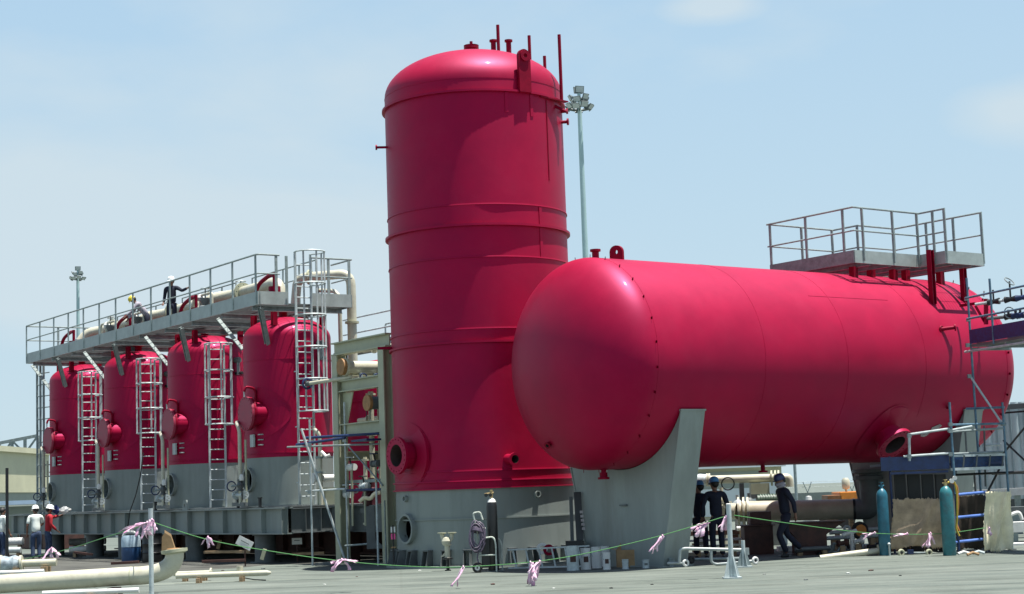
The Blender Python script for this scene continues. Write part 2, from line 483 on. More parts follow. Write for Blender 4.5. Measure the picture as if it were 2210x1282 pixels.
nk = nozzle('cap_nozzle', tower, dome(1017, 100, .2), ZUP, .25, .14, .185, RED2, .05, 0, bore=False, n=20)
q = dome(1017, 100, .2); MB().lathe([(.185, .255), (.19, .285), (.05, .30), (.038, .31), (.038, .39), (0, .40)], q, ZUP, 18).build('cap', RED2, nk)
nozzle('vent_nozzle', tower, dome(1065, 100, .1), ZUP, .40, .065, .10, RED2, .035, 0, bore=False, n=14)
nozzle('vent_nozzle', tower, dome(1098, 105, -.1), ZUP, .40, .065, .10, RED2, .035, 0, bore=False, n=14)
for px, py, dy, h, r in ((1076, 108, -.75, .64, .042), (1143, 110, .25, .78, .042), (1175, 122, .6, .62, .042)):
    q = dome(px, py, dy); MB().tube(q - ZUP * .05, q + ZUP * h, r, 10).build('lifting_post', RED2, tower)
q = dome(1136, 105, .3); MB().lathe([(.05, 0), (.05, .25), (.06, .28), (0, .34)], q, ZUP, 10).build('small_plug', RED2, tower)
# tall rod on a bracket at the right
bp_ = P(R(52), TRd, 10.95)
q = at(1212, 212, TY - .9)
MB().box((bp_ + V((q.x, q.y, bp_.z))) / 2 + V((0, 0, .02)), ((V((q.x, q.y, bp_.z)) - bp_).length + .35, .12, .03), V((q.x, q.y, bp_.z)) - bp_).build('bracket', RED2, tower)
MB().tube(P(R(66), TRd - .02, 10.86), V((q.x + .12, q.y, 10.70)), .04, 8).build('bracket_brace', RED2, tower)
MB().tube(V((q.x, q.y, bp_.z + .03)), V((q.x, q.y, bp_.z + 1.66)), .042, 10).build('lifting_post', RED2, tower)
MB().box(P(R(54), TRd + .005, 9.95), (.02, .03, 1.95), pol(R(54)), pol(R(54) + PI / 2)).build('shadow_strip', RED2, tower)  # thin bar put in for the bracket's shadow line down the shell
nozzle('side_nozzle', tower, P(R(78), TRd, 10.55), pol(R(80)), .17, .04, .085, RED2, .03, 0, bore=False, n=12)
nozzle('side_nozzle', tower, P(R(80), TRd, 10.83), pol(R(82)), .15, .04, .07, RED2, .03, 0, bore=False, n=12)
nozzle('side_nozzle', tower, P(R(-76), TRd, 10.07), pol(R(-84)), .27, .03, .065, RED2, .03, 0, bore=False, n=12)
MB().beam(P(R(-80), TRd - .02, 5.2), P(R(-80), TRd + .34, 5.2), .10, .06).build('stub_bar', RED2, tower)
# lifting trunnion lug on the front right
lph = R(34); ld = pol(lph); lt = pol(lph + PI / 2)
arc = [(.165 * math.cos(a * PI / 14), .87 + .165 * math.sin(a * PI / 14)) for a in range(15)]
hol = [(.05 * math.cos(a * 2 * PI / 16), .87 + .05 * math.sin(a * 2 * PI / 16)) for a in range(16)]
MB().plate([[(-.165, 0), (.165, 0)] + arc, hol], P(lph, TRd + .02, 10.99), lt, ZUP, ld * .09).build('lifting_lug', RED2, tower)
MB().annulus(P(lph, TRd + .10, 11.86), ld, .05, .13, .05, 24).build('lug_boss', RED2, tower)
MB().box(P(lph, TRd - .04, 11.25), (.24, .06, .52), ld, lt).build('lug_stiffener', RED2, tower)

# ------------------------------------------------------------------ red horizontal tank on two saddles
TLEN = 11.17; THD = 1.155
tank = thing('horizontal_tank', 'big red horizontal tank lying on two grey saddles', 'storage tank', T(5.6, 0, 0))
N = 20
prof = [(0, -THD)] + [(TR * math.sin(a * PI / 2 / N), -THD * math.cos(a * PI / 2 / N)) for a in range(1, N)] + [(TR, 0), (TR, 3.1), (TR, 6.2), (TR, 9), (TR, TLEN)] + \
       [(TR * math.cos(a * PI / 2 / N), TLEN + THD * math.sin(a * PI / 2 / N)) for a in range(1, N)] + [(0, TLEN + THD)]
MB().lathe(prof, TC, TA, n=112).build('shell', RED, tank)


def TS(s, ang, r=TR):
    """point on the tank: ang measured from the top towards the camera side"""
    return TC + TA * s + (ZUP * math.cos(ang) + TL * math.sin(ang)) * r


for s in (0.02, TLEN - .02, 3.05, 5.6, 8.2):
    MB().lathe([(TR - .02, s - .012), (TR + .004, s - .010), (TR + .004, s + .010), (TR - .02, s + .012)], TC, TA, 112, closed=True).build('weld_seam', RED, tank)
for s0 in (-.03, TLEN + .03):
    for i in range(28):
        a = 2 * PI * (i + .5) / 28
        if s0 > 1 and not -.3 < a < 3.3: continue
        q = TS(s0, a, TR - .02); d = (q - (TC + TA * s0)).normalized()
        MB().box(q + d * .035, (.07, .02, .035), d, TA.cross(d)).build('insulation_clip', RED2, tank)
# straight weld line along the shell
MB().box(TS(6.3, R(50), TR), (2.6, .02, .012), TA, None, (TS(6, R(50)) - TS(6, 0, 0)).normalized()).build('seam_strip', RED, tank)
# saddles: web with a real curved cut, end plates, base
zc = TC.z


def saddle(s1, s2, m):
    hw = lambda z: 1.20 + .237 * z
    root = None
    a0 = math.asin(1.985 / (TR + .02))
    arc = []
    for i in range(41):
        a = -a0 + 2 * a0 * i / 40; arc.append(((TR + .015) * math.sin(a), zc - (TR + .015) * math.cos(a)))
    outline = [(-hw(.03), .03), (hw(.03), .03)] + arc[::-1]
    web = MB(); web.prism(outline, T(s1 + .012, 0, 0), TL, ZUP, TA * (s2 - s1 - .04)).build('saddle', m, tank) if False else None
    b = MB(); b.prism(outline, T(s1, 0, 0), TL, ZUP, TA * .05); root = b.build('saddle', m, tank)
    b = MB(); b.prism(outline, T(s2 - .06, 0, 0), TL, ZUP, TA * .05); b.build('rear_web', m, root)
    top = arc[-1]
    for sg in (1, -1):
        b = MB(); b.prism([(sg * (hw(.03)), .03), (sg * (hw(.03) + .03), .03), (sg * (top[0] + .03), top[1]), (sg * top[0], top[1])], T(s1 - .02, 0, 0), TL, ZUP, TA * (s2 - s1 + .03))
        b.build('end_plate', m, root)
        MB().prism([(sg * (top[0] - .015), top[1]), (sg * (top[0] + .045), top[1]), (sg * (top[0] + .05), top[1] + .035), (sg * (top[0] - .0), top[1] + .035)], T(s1 - .03, 0, 0), TL, ZUP, TA * (s2 - s1 + .06)).build('wear_plate_edge', m, root)
    MB().box(T((s1 + s2) / 2, 0, .015), (s2 - s1 + .16, 2.7, .03), TA, TL).build('base_plate', m, root)
    return root


sd = saddle(.80, 1.44, SADG); saddle(9.78, 10.42, SADG)
q = T(.80, .05, 1.30); MB().box(q - TA * .03, (.06, .22, .03), TA, TL).build('saddle_lug', GREYD, sd)
# nozzles and fittings of the tank
nozzle('top_nozzle', tank, TS(.22, .06, TR - .02), ZUP, .20, .075, .115, RED2, .035, 0, bore=False, n=16)
lg = [(.145 * math.cos(a * PI / 14), .17 + .145 * math.sin(a * PI / 14)) for a in range(15)]
lh = [(.04 * math.cos(a * 2 * PI / 14), .17 + .05 * math.sin(a * 2 * PI / 14)) for a in range(14)]
vx = (RT - TL * 0).normalized()
MB().plate([[(-.145, -.05), (.145, -.05)] + lg, lh], TS(.86, .05, TR), (TA * .55 + TL * .84).normalized(), ZUP, TL.cross(ZUP) * .05).build('lifting_lug', RED2, tank)
nozzle('drain_nozzle', tank, TS(.30, PI, TR - .02), -ZUP, .21, .085, .125, RED2, .035, 0, bore=False, n=16)
MB().box(TS(.30, PI, TR + .03) - TL * .02, (.20, .16, .05), RT).build('tape_wrap', PAPER, tank)
nozzle('drain_nozzle', tank, TS(2.55, PI - .05, TR - .02), -ZUP, .17, .05, .105, RED2, .03, 0, bore=False, n=14)
nozzle('drain_nozzle', tank, TS(4.90, PI - .05, TR - .02), -ZUP, .17, .05, .105, RED2, .03, 0, bore=False, n=14)
q = TC - TA * .72 - ZUP * 1.67 - TL * .52
nozzle('head_nozzle', tank, q, (-TA * .8 - ZUP * .5 + TL * .25), .10, .05, .075, RED2, .025, 0, n=14)
# round hatch opening low on the camera side
ma = R(137); SH = 7.52; mo = TS(SH, ma, TR); md = (TL * math.sin(ma) + ZUP * math.cos(ma))
MB().lathe([(.30, -.16), (.78, -.16), (.77, -.10), (.30, .02)], mo, md, 44).build('reinforcing_pad', RED, tank)
pl = MB(); n = 48; vs = []
for rr in (.36, .82):
    for i in range(n):
        a = 2 * PI * i / n; vs.append(TS(SH + rr * math.cos(a), ma + math.asin(rr * math.sin(a) / TR), TR + .014))
pl.vf(vs, [(i, (i + 1) % n, n + (i + 1) % n, n + i) for i in range(n)]); pl.build('pad_plate', RED, tank)
nozzle('hatch_neck', tank, mo, md, .34, .33, .455, RED, .08, 20, n=36)
# horizontal flanged stub with a long drip pipe
sa = R(70)
nk = nozzle('side_nozzle', tank, TS(8.95, sa), (TL * .97 + TA * .9 + ZUP * .1), .34, .045, .085, RED2, .03, 0, n=14)
MB().torus(TS(8.95, sa, TR + .02), TL, .06, .02, 16, 6).build('collar', RED2, nk)
nozzle('side_nozzle', tank, TS(9.15, R(118)), TL, .12, .03, .075, RED2, .025, 0, bore=False, n=12)
nozzle('side_nozzle', tank, TS(10.15, R(78)), TL, .16, .035, .07, RED2, .025, 0, bore=False, n=12)
st = MB()
n = 6
for outl in ([(-.05, .10), (.20, .20), (.34, .15), (.24, .04), (.16, .05), (.08, -.02), (-.02, .02)], [(-.34, -.10), (-.14, -.04), (.02, -.06), (-.02, -.15), (-.10, -.19), (-.26, -.18)]):
    st.vf([TS(8.95 + x * .85, R(134) - y / TR, TR + .016) for x, y in outl], [tuple(range(len(outl)))])
st.build('torn_sticker', PAPER, tank, 0)
# legs that carry the platform on top
for s, l, ztop in ((7.54, .80, 6.68), (8.35, .62, 6.68), (8.94, .80, 6.68), (9.36, .82, 6.68), (10.5, .93, 6.68), (7.54, -.9, 6.68), (9.2, -.9, 6.68)):
    zb_ = zc + math.sqrt(TR ** 2 - l * l) - .03
    MB().beam(T(s, l, zb_), T(s, l, ztop), .15, .15, TA).build('platform_leg', RED2, tank)
for s, l, ztop in ((9.2, 1.74, 7.05), (10.48, 1.65, 6.70)):
    zb_ = zc + math.sqrt(TR ** 2 - l * l) - .03
    MB().ibeam(T(s, l, zb_), T(s, l, ztop), .13, .13, .02, TA).build('platform_leg', RED2, tank)



def grating(c, lx, ly, X, Y, pitch=.10, h=.035):
    b = MB(); c = V(c)
    for i in range(int(lx / pitch) + 1): b.box(c + X * (-lx / 2 + i * pitch), (.007, ly, h), X, Y)
    for j in range(int(ly / .3) + 1): b.box(c + Y * (-ly / 2 + j * .3) + V((0, 0, .004)), (lx, .009, h * .6), X, Y)
    return b


# platform on the tank
pf = thing('access_platform', 'galvanised railed platform on top of the horizontal red tank', 'platform', T(8.6, 0, 6.68))
ZD0, ZD1 = 6.70, 6.98
grating(T(8.2, -.08, 6.83), 2.22, 2.7, TA, TL).build('deck', DECK, pf)
grating(T(10.03, .75, 6.83), 1.32, 2.6, TA, TL).build('deck', DECK, pf)
edge = [T(7.05, -1.45, 0), T(7.05, 1.3, 0), T(9.33, 1.3, 0), T(9.33, 2.1, 0), T(10.72, 2.1, 0), T(10.72, -.6, 0), T(9.33, -.6, 0), T(9.33, -1.45, 0)]
for a, c in zip(edge, edge[1:] + edge[:1]):
    d = (c - a).normalized(); MB().beam(a - d * 0 + V((0, 0, 6.84)), c + V((0, 0, 6.84)), .035, .30).build('kick_plate', GALVD if abs((c - a).dot(TL)) > 2 else FASC, pf)  # long cross edges get the darker steel, shade put into the colour
for s in (7.6, 8.3, 9.0, 9.6, 10.3): MB().ibeam(T(s, -1.4 if s < 9.3 else -.55, 6.72), T(s, 1.26 if s < 9.3 else 2.05, 6.72), .08, .12, .012).build('joist', GALVD, pf)


def rails(parent, pts, ztop, zmid, zfoot, posts, m=RAIL, r=.024, flat=True, closed=False):
    """handrail along pts with posts; each post is a part"""
    MB().path([V((p.x, p.y, ztop)) for p in pts], r, 8).build('top_rail', m, parent)
    MB().path([V((p.x, p.y, zmid)) for p in pts], r * .85, 8).build('mid_rail', m, parent)
    for p in posts:
        MB().beam(V((p.x, p.y, zfoot)), V((p.x, p.y, ztop - .01)), .065, .03, TA).build('rail_post', m, parent)


rails(pf, [T(7.05, -1.5, 0), T(7.05, 1.33, 0), T(9.36, 1.33, 0), T(9.36, 2.13, 0)], 8.0, 7.45, 6.75,
      [T(7.05, -1.4, 0), T(7.05, -.2, 0), T(7.05, 1.0, 0), T(7.35, 1.33, 0), T(8.4, 1.33, 0), T(9.28, 1.33, 0), T(9.36, 1.75, 0), T(9.36, 2.1, 0)])
rails(pf, [T(10.72, 1.2, 0), T(10.72, 2.13, 0)], 8.0, 7.45, 6.75, [T(10.72, 1.25, 0), T(10.72, 2.1, 0)])
rails(pf, [T(7.05, -1.45, 0), T(9.36, -1.45, 0), T(9.36, -.62, 0), T(10.72, -.62, 0), T(10.72, 1.2, 0)], 8.0, 7.45, 6.75,
      [T(8.2, -1.45, 0), T(9.3, -1.45, 0), T(9.36, -.65, 0), T(10.68, -.62, 0), T(10.72, .4, 0)])
# ------------------------------------------------------------------ left module: steel skid with four vessels in a row
skid = thing('skid_frame', 'long grey steel base frame with stiffened girders carrying the four smaller vessels', 'steel frame', W(8, 0, .78))
E0, E1, WF, WB = -2.55, 20.5, 1.35, -2.3
for w_, nm in ((WF, 'front_girder'), (WB, 'rear_girder')):
    gd = MB().ibeam(W(E0, w_, 1.13), W(E1, w_, 1.13), .32, .70, .03).build(nm, GREY, skid)
    for i in range(19):
        e = E0 + .06 + i * 1.24
        MB().box(W(e, w_ + (.085 if w_ > 0 else -.085), 1.13), (.025, .135, .63), RU, RN).build('stiffener', GREY, gd)
gd = MB().ibeam(W(E0 + .03, WF - .12, 1.13), W(E0 + .03, WB + .12, 1.13), .2, .66, .03).build('end_girder', GREYD, skid)
for i in range(8): MB().box(W(E0 - .03, WF - .5 - i * .45, 1.13), (.015, .09, .58), RN, RU).build('stiffener', GREYD, gd)
for e in (2.7, 8.2, 13.6): MB().ibeam(W(e, WF - .12, 1.13), W(e, WB + .12, 1.13), .2, .6, .03).build('cross_girder', GREYD, skid)
MB().box(W((E0 + E1) / 2, (WF + WB) / 2, 1.495), (E1 - E0 - .02, WF - WB - .03, .03), RU, RN).build('deck', GREYD, skid)
q = W(4.05, WF + .03, 1.48)
MB().plate([[(-.17, -.35), (.17, -.35), (.17, .12), (.10, .30), (-.10, .30), (-.17, .12)], [(.06 * math.cos(a * PI / 6), .13 + .06 * math.sin(a * PI / 6)) for a in range(12)]], q, RU, ZUP, RN * .05).build('lifting_eye', GREY, skid)
names = ['nearest', 'second', 'third', 'farthest']
ped0 = thing('support_pedestal', 'grey steel drum pedestal under the skid below the nearest vessel', 'pedestal', W(-.45, 1.0, 0), 'pedestals under the skid frame')
MB().lathe([(.29, .03), (.29, .74)], W(-.45, 1.0, 0), n=28).build('column', GREYD, ped0)
MB().lathe([(0, 0), (.42, 0), (.42, .03), (0, .03)], W(-.45, 1.0, 0), n=28).build('base_plate', GREYD, ped0)
MB().lathe([(0, .74), (.36, .74), (.36, .775), (0, .775)], W(-.45, 1.0, 0), n=28).build('cap_plate', GREYD, ped0)
for e, l in ((4.3, 'grey steel drum pedestal beside the blue drum, under the skid'), (9.75, 'grey steel drum pedestal right of the bright gap under the skid'), (12.7, 'grey steel drum pedestal behind the legs of the worker in red'), (16.6, 'grey steel drum pedestal left of the worker in white, under the skid end')):
    dup(ped0, W(e, 1.0, 0), l)

# --- one vessel
VR, ZB, ZSH = 1.23, 2.85, 6.18


def build_vessel():
    o_ = V4; v = thing('filter_vessel', 'nearest small red vessel with grey skirt, tall ladder to the walkway in front', 'vessel', V4 + V((0, 0, 1.51)), 'row of small red vessels')
    prof = [(VR, ZB), (VR, 4.5), (VR, ZSH)] + [(VR * math.cos(a * PI / 32), ZSH + .62 * math.sin(a * PI / 32)) for a in range(1, 16)] + [(0, ZSH + .62)]
    MB().lathe(prof, o_, n=64).build('shell', RED, v)
    hz_ = 2.26

    def hole_(a, h):
        d = RN * math.cos(a) + ZUP.cross(RN) * math.sin(a); q = d.dot(RN); t = d.dot(RU) * VR
        return q > 0 and math.hypot(t, h - hz_) < .30
    s = MB().lathe([(VR - .005, 1.52 + i * (1.33 / 24)) for i in range(25)], o_, n=120, skip=hole_, X=RN).build('skirt', GREY, v)
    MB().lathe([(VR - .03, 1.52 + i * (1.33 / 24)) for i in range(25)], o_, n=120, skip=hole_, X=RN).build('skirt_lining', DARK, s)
    MB().lathe([(.29, VR - .14), (.335, VR - .14), (.335, VR + .07), (.29, VR + .07)], o_ + V((0, 0, hz_)), RN, 32, closed=True).build('access_collar', GREY, s)
    MB().lathe([(VR, 1.52), (VR + .14, 1.52), (VR + .14, 1.55), (VR, 1.55)], o_, n=48, closed=True).build('base_ring', GREY, v)
    MB().lathe([(VR - .02, 5.52), (VR + .012, 5.525), (VR + .012, 5.545), (VR - .02, 5.55)], o_, n=64, closed=True).build('weld_seam', RED, v)
    MB().lathe([(VR - .02, 2.95), (VR + .03, 2.95), (VR + .03, 2.98), (VR - .02, 2.98)], o_, n=64, closed=True).build('ledge_ring', RED, v)
    # manway with bolted cover and davit
    mc = o_ - RU * .42 + V((0, 0, 4.06))
    nk = MB().lathe([(.32, VR - .25), (.32, VR + .22)], mc, RN, 32).build('manway_neck', RED, v)
    MB().flange(mc + RN * (VR + .15), RN, .31, .46, .06, 20, .41, .018, 36).build('neck_flange', RED2, nk)
    MB().flange(mc + RN * (VR + .225), RN, 0, .47, .07, 20, .42, .02, 36).build('manway_cover', mat('dull red cover', (.30, .02, .055), .5, var=.1, scale=4) if 'dull red cover' not in bpy.data.materials else bpy.data.materials['dull red cover'], v)
    pv = MB(); n = 40; vs = []
    for rr in (.34, .72):
        for i in range(n):
            a = 2 * PI * i / n; t = -.42 + rr * math.cos(a); ang = math.asin(max(-.99, min(.99, t / VR)))
            vs.append(o_ + (RN * math.cos(ang) + RU * math.sin(ang)) * (VR + .012) + V((0, 0, 4.06 + rr * math.sin(a))))
    pv.vf(vs, [(i, (i + 1) % n, n + (i + 1) % n, n + i) for i in range(n)]); pv.build('reinforcing_pad', RED, v)
    b = mc + RN * (VR - .03)
    MB().path([b + V((0, 0, .30)), b + V((0, 0, .70)), b + RN * .30 + V((0, 0, .74)), b + RN * .34 + V((0, 0, .60))], .035, 10, bend=.14).build('davit_arm', RED2, v)
    MB().tube(b + RN * .34 + V((0, 0, .46)), b + RN * .34 + V((0, 0, .62)), .022, 8).build('davit_hook', GALV, v)
    # bracket plates on the shell
    t = (RN * .75 + RU * .66).normalized()
    MB().box(o_ + (RN * .97 - RU * .22) * (VR + .06) + V((0, 0, 3.32)), (.05, .22, .34), RN, RU).build('nameplate', GALV, v)
    for k in range(3): MB().box(o_ + (RN * .90 - RU * .44) * (VR + .03) + V((0, 0, 3.20 + k * .14)), (.10, .14, .03), RN, RU).build('cable_clip', GALV, v)
    # legs that carry the walkway
    for e, w_ in ((-.75, .75), (.55, .75), (-.75, -.75), (.55, -.75)):
        MB().ibeam(o_ + RU * e + RN * w_ + V((0, 0, ZSH + .30)), o_ + RU * e + RN * w_ + V((0, 0, 6.88)), .14, .14, .02, RU).build('walkway_leg', RED2, v)
    for sgn in (-1, 1):
        p = o_ + RU * (-.05 + sgn * .62) + RN * (VR + .02) + V((0, 0, 5.95)); q = o_ + RU * (-.05 + sgn * .9) + RN * 1.45 + V((0, 0, 6.88))
        if sgn < 0: MB().ibeam(p - RU * .15 - RN * .25, q - RU * .4, .12, .12, .015, RU).build('walkway_strut', GALVD, v)
        else: MB().beam(p - RN * .3 + RU * .3, q + RU * .6, .10, .05, RU).build('walkway_strut', RAIL, v)
    # nozzles on the dome
    nozzle('top_nozzle', v, o_ + RN * .1 + V((0, 0, ZSH + .60)), ZUP, .22, .12, .2, RED2, .04, 0, bore=False, n=16)
    # level gauge on the right of the shell
    g_ = o_ + (pol(R(52)) * (VR + .12)) + V((0, 0, 5.75))
    gb = MB().tube(g_ - V((0, 0, .25)), g_ + V((0, 0, .25)), .05, 8).build('gauge', GALVD, v)
    MB().tube(g_ + V((0, 0, .2)) - pol(R(52)) * .15, g_ + V((0, 0, .2)) + pol(R(52)) * .06, .09, 10).build('gauge_head', GREYD, gb)
    MB().tube(g_ - V((0, 0, .2)) - pol(R(52)) * .15, g_ - V((0, 0, .2)) + pol(R(70)) * .14, .05, 8).build('gauge_cock', BLACK, gb)
    return v


v0 = build_vessel()
vl = ['small red vessel with grey skirt, second nearest in the row, beside a short caged ladder',
      'third small red vessel from the right in the row, black hose hanging on its skirt',
      'farthest small red vessel at the left end of the row behind two workers']
for k in range(1, 4): dup(v0, V4 + RU * 5.45 * k + V((0, 0, 1.51)), vl[k - 1])


def ladder(name, lab, foot, out, ztop, zc0, zc1, rails_top, grp=None, wid=.47, zf=1.53):
    """caged ladder: side rails, rungs, hoops and straps"""
    t = thing(name, lab, 'ladder', V((foot.x, foot.y, zf)), grp); out = out.normalized(); sd_ = ZUP.cross(out).normalized()
    for s in (-1, 1): MB().beam(foot + sd_ * s * wid / 2 + V((0, 0, zf)), foot + sd_ * s * wid / 2 + V((0, 0, rails_top)), .06, .028, out).build('side_rail', GALV, t)
    z = zf + .22
    while z < ztop:
        MB().tube(foot - sd_ * wid / 2 + V((0, 0, z)), foot + sd_ * wid / 2 + V((0, 0, z)), .017, 8).build('rung', WHITE if False else GALV, t); z += .30
    if zc1 > zc0:
        k = max(3, round((zc1 - zc0) / .80)); rc = .41; cc = foot + out * .42
        for i in range(k + 1):
            zz = zc0 + (zc1 - zc0) * i / k
            pts = [foot + sd_ * (-wid / 2) + V((0, 0, zz))] + [cc + (out * math.cos(a) + sd_ * math.sin(a)) * rc + V((0, 0, zz)) for a in [R(-115 + 230 * j / 14) for j in range(15)]] + [foot + sd_ * (wid / 2) + V((0, 0, zz))]
            MB().path(pts, .024, 6).build('cage_hoop', GALV, t)
        for a in (-100, -52, 0, 52, 100):
            p = cc + (out * math.cos(R(a)) + sd_ * math.sin(R(a))) * (rc - .01)
            MB().beam(p + V((0, 0, zc0)), p + V((0, 0, zc1)), .05, .012, out).build('cage_strap', GALV, t)
    for zz in [zf + .6 + 1.5 * j for j in range(int((ztop - zf) / 1.5))]:
        for s in (-1, 1): MB().beam(foot + sd_ * s * wid / 2 + V((0, 0, zz)), foot + sd_ * s * wid / 2 - out * .16 + V((0, 0, zz)), .03, .03).build('stand_off', GALV, t)
    return t


lo = pol(R(20))
lad = ladder('caged_ladder', 'short galvanised caged ladder on the second nearest small vessel', V4 + RU * 5.45 + lo * (VR + .17), lo, 6.4, 3.98, 6.38, 6.40, 'short caged ladders')
dlab = ['short galvanised caged ladder between the two middle manhole covers, on the third vessel', 'short galvanised caged ladder on the farthest vessel, leftmost of its kind']
for k in (2, 3): dup(lad, V(lad.location) + RU * 5.45 * (k - 1), dlab[k - 2])
lf = W(-1.78, .36, 0)
tall = ladder('tall_caged_ladder', 'tall galvanised ladder rising to the walkway end, its cage reaching above the railing', lf, -RU, 8.2, 4.02, 8.35, 8.35)

# --- walkway over the vessels
wk = thing('access_walkway', 'long galvanised walkway with railings above the four small vessels', 'walkway', W(8, 0, 6.9))
KE0, KE1, KF, KB = -1.55, 18.0, 1.58, -1.25
grating(W((KE0 + KE1) / 2, (KF + KB) / 2, 6.99), KE1 - KE0 - .08, KF - KB - .08, RU, RN).build('deck', DECK, wk)
MB().beam(W(KE0, KF, 7.13), W(KE1, KF, 7.13), .05, .36).build('front_fascia', FASC, wk)
MB().beam(W(KE0, KB, 7.13), W(KE1, KB, 7.13), .05, .36).build('rear_fascia', GALVD, wk)
MB().beam(W(KE1, KF, 7.13), W(KE1, KB, 7.13), .05, .36).build('end_fascia', GALVD, wk)
MB().beam(W(KE0, KF - .03, 7.13), W(KE0, .72, 7.13), .05, .36).build('end_fascia', FASC, wk)
MB().beam(W(KE0, -.02, 7.13), W(KE0, KB + .03, 7.13), .05, .36).build('end_fascia', FASC, wk)
for i in range(10):
    e = KE0 + .5 + i * 2.05; MB().ibeam(W(e, KF - .04, 6.9), W(e, KB + .04, 6.9), .1, .14, .015).build('joist', GALVD, wk)
fr = [W(KE1, KB, 0), W(KE1, KF + .03, 0), W(KE0, KF + .03, 0), W(KE0, .95, 0)]
MB().path([V((p.x, p.y, 8.32)) for p in fr], .027, 8, bend=.12).build('top_rail', RAIL, wk)
MB().path([V((p.x, p.y, 7.80)) for p in fr], .022, 8, bend=.12).build('mid_rail', RAIL, wk)
for i in range(14):
    e = KE0 + .12 + i * (KE1 - KE0 - .2) / 13; MB().beam(W(e, KF + .03, 6.98), W(e, KF + .03, 8.31), .075, .03, RN).build('rail_post', RAIL, wk)
for e, w_ in ((KE0, 1.05), (KE0, .74), (KE0, .0), (KE0, -.55), (KE0, -1.2), (KE1, .4), (KE1, -.6), (KE1, -1.2)):
    MB().beam(W(e, w_, 6.98), W(e, w_, 8.31), .075, .03, RU).build('rail_post', RAIL, wk)
fr = [W(KE0, -.02, 0), W(KE0, KB - .03, 0), W(KE0 + 1.2, KB - .03, 0)]
MB().path([V((p.x, p.y, 8.30)) for p in fr], .027, 8).build('top_rail', RAIL, wk)
MB().path([V((p.x, p.y, 7.78)) for p in fr], .022, 8).build('mid_rail', RAIL, wk)
for a, c in ((.6, 4.9), (6.1, 10.4), (11.5, 16.4)):
    MB().path([W(a, KB - .03, 7.0), W(a, KB - .03, 8.58), W(c, KB - .03, 8.58), W(c, KB - .03, 7.0)], .024, 8).build('inner_rail', RAIL, wk)
    MB().path([W(a, KB - .03, 8.15), W(c, KB - .03, 8.15)], .02, 8).build('inner_mid_rail', RAIL, wk)
    for j in range(1, 4): MB().beam(W(a + (c - a) * j / 4, KB - .03, 7.0), W(a + (c - a) * j / 4, KB - .03, 8.58), .06, .03, RN).build('rail_post', RAIL, wk)

# --- red hoop pipes and cream headers on the walkway


def vent_hoop():
    e = .75; t = thing('vent_pipe', 'bent red vent pipe on the walkway above the nearest small vessel', 'pipe', W(e, .1, 7.02), 'bent red vent pipes on the walkway')
    MB().path([W(e, .6, 7.02), W(e - .05, .6, 7.75), W(e - .75, .5, 7.98), W(e - 1.05, .5, 7.95)], .06, 10, bend=.45, seg=8).build('bend', RED2, t)
    MB().tube(W(e - 1.05, .5, 7.02), W(e - 1.05, .5, 7.62), .17, 16).build('valve_box', RED2, t)
    MB().tube(W(e - 1.05, .5, 7.62), W(e - 1.05, .5, 8.02), .05, 10).build('riser', RED2, t)
    return t


vh = vent_hoop()
for k, l in ((1, 'bent red vent pipe on the walkway right of the standing man in navy'), (2, 'bent red vent pipe on the walkway left of the man in the yellow helmet'), (3, 'bent red vent pipe at the far left end of the walkway')):
    dup(vh, V(vh.location) + RU * 5.45 * k, l)


def header():
    t = thing('header_pipe', 'cream header pipe with grey valve on the walkway near the ladder head', 'pipe', W(2.5, -.5, 7.02), 'cream header pipes on the walkway')
    MB().path([W(1.5, -.6, 7.05), W(1.6, -.6, 8.04), W(5.0, -.6, 8.02), W(5.5, -.1, 7.98), W(5.6, .5, 7.05)], .17, 16, bend=.4).build('pipe_run', CREAM, t)
    MB().flange(W(4.1, -.6, 8.03), RU, .16, .29, .06, 8, n=24).build('flange', CREAMG, t)
    MB().tube(W(4.15, -.6, 8.03), W(4.4, -.6, 8.03), .19, 16).build('valve_body', GALVD, t)
    MB().tube(W(4.28, -.6, 8.1), W(4.28, -.6, 8.38), .03, 8).build('valve_stem', GALVD, t)
    MB().torus(W(4.28, -.6, 8.38), ZUP, .15, .018, 20, 6).build('handwheel', GALV, t)
    MB().tube(W(4.5, .6, 7.02), W(4.5, .6, 7.62), .09, 12).build('small_pot', WHITE, t)
    return t


hd_ = header()
for k, l in ((1, 'cream header pipe with grey valve on the walkway behind the man in navy'), (2, 'cream header pipe with grey valve on the walkway, third from the right'), ):
    dup(hd_, V(hd_.location) + RU * 5.45 * k, l)
# tall cream riser at the near end of the walkway
rs = thing('riser_pipe', 'thick cream pipe that turns from the walkway down behind the rack', 'pipe', V((-4.45, 48.6, 4.9)))
a = at(757, 590, 48.4); b = at(640, 590, 48.9)
MB().path([V((a.x + .8, a.y + .9, 4.9)), V((a.x, a.y, 4.95)), V((a.x, a.y, a.z)), V((b.x + .2, b.y, a.z)), V((b.x, b.y + .1, a.z - .12)), V((b.x - .1, b.y + .15, 7.05))], .135, 16, bend=.36).build('pipe_run', CREAM, rs)
MB().flange(V((b.x + .35, b.y, a.z)), (a - b), .13, .22, .06, 10, n=24).build('flange', CREAMG, rs)
MB().tube(V((a.x, a.y, 6.6)), V((a.x, a.y, 6.66)), .20, 16).build('clamp', CREAMG, rs)
b2 = at(730, 630, 48.2)
rs2 = thing('branch_pipe', 'thin cream pipe with elbow on the walkway end above the rack', 'pipe', V((b2.x, b2.y, 7.0)))
MB().path([at(690, 627, 48.6), at(722, 628, 48.3), at(733, 640, 48.2), at(733, 655, 48.2), V((at(735, 700, 48.2).x, 48.2, 1.55))], .06, 10, bend=.1).build('pipe_run', CREAM, rs2)
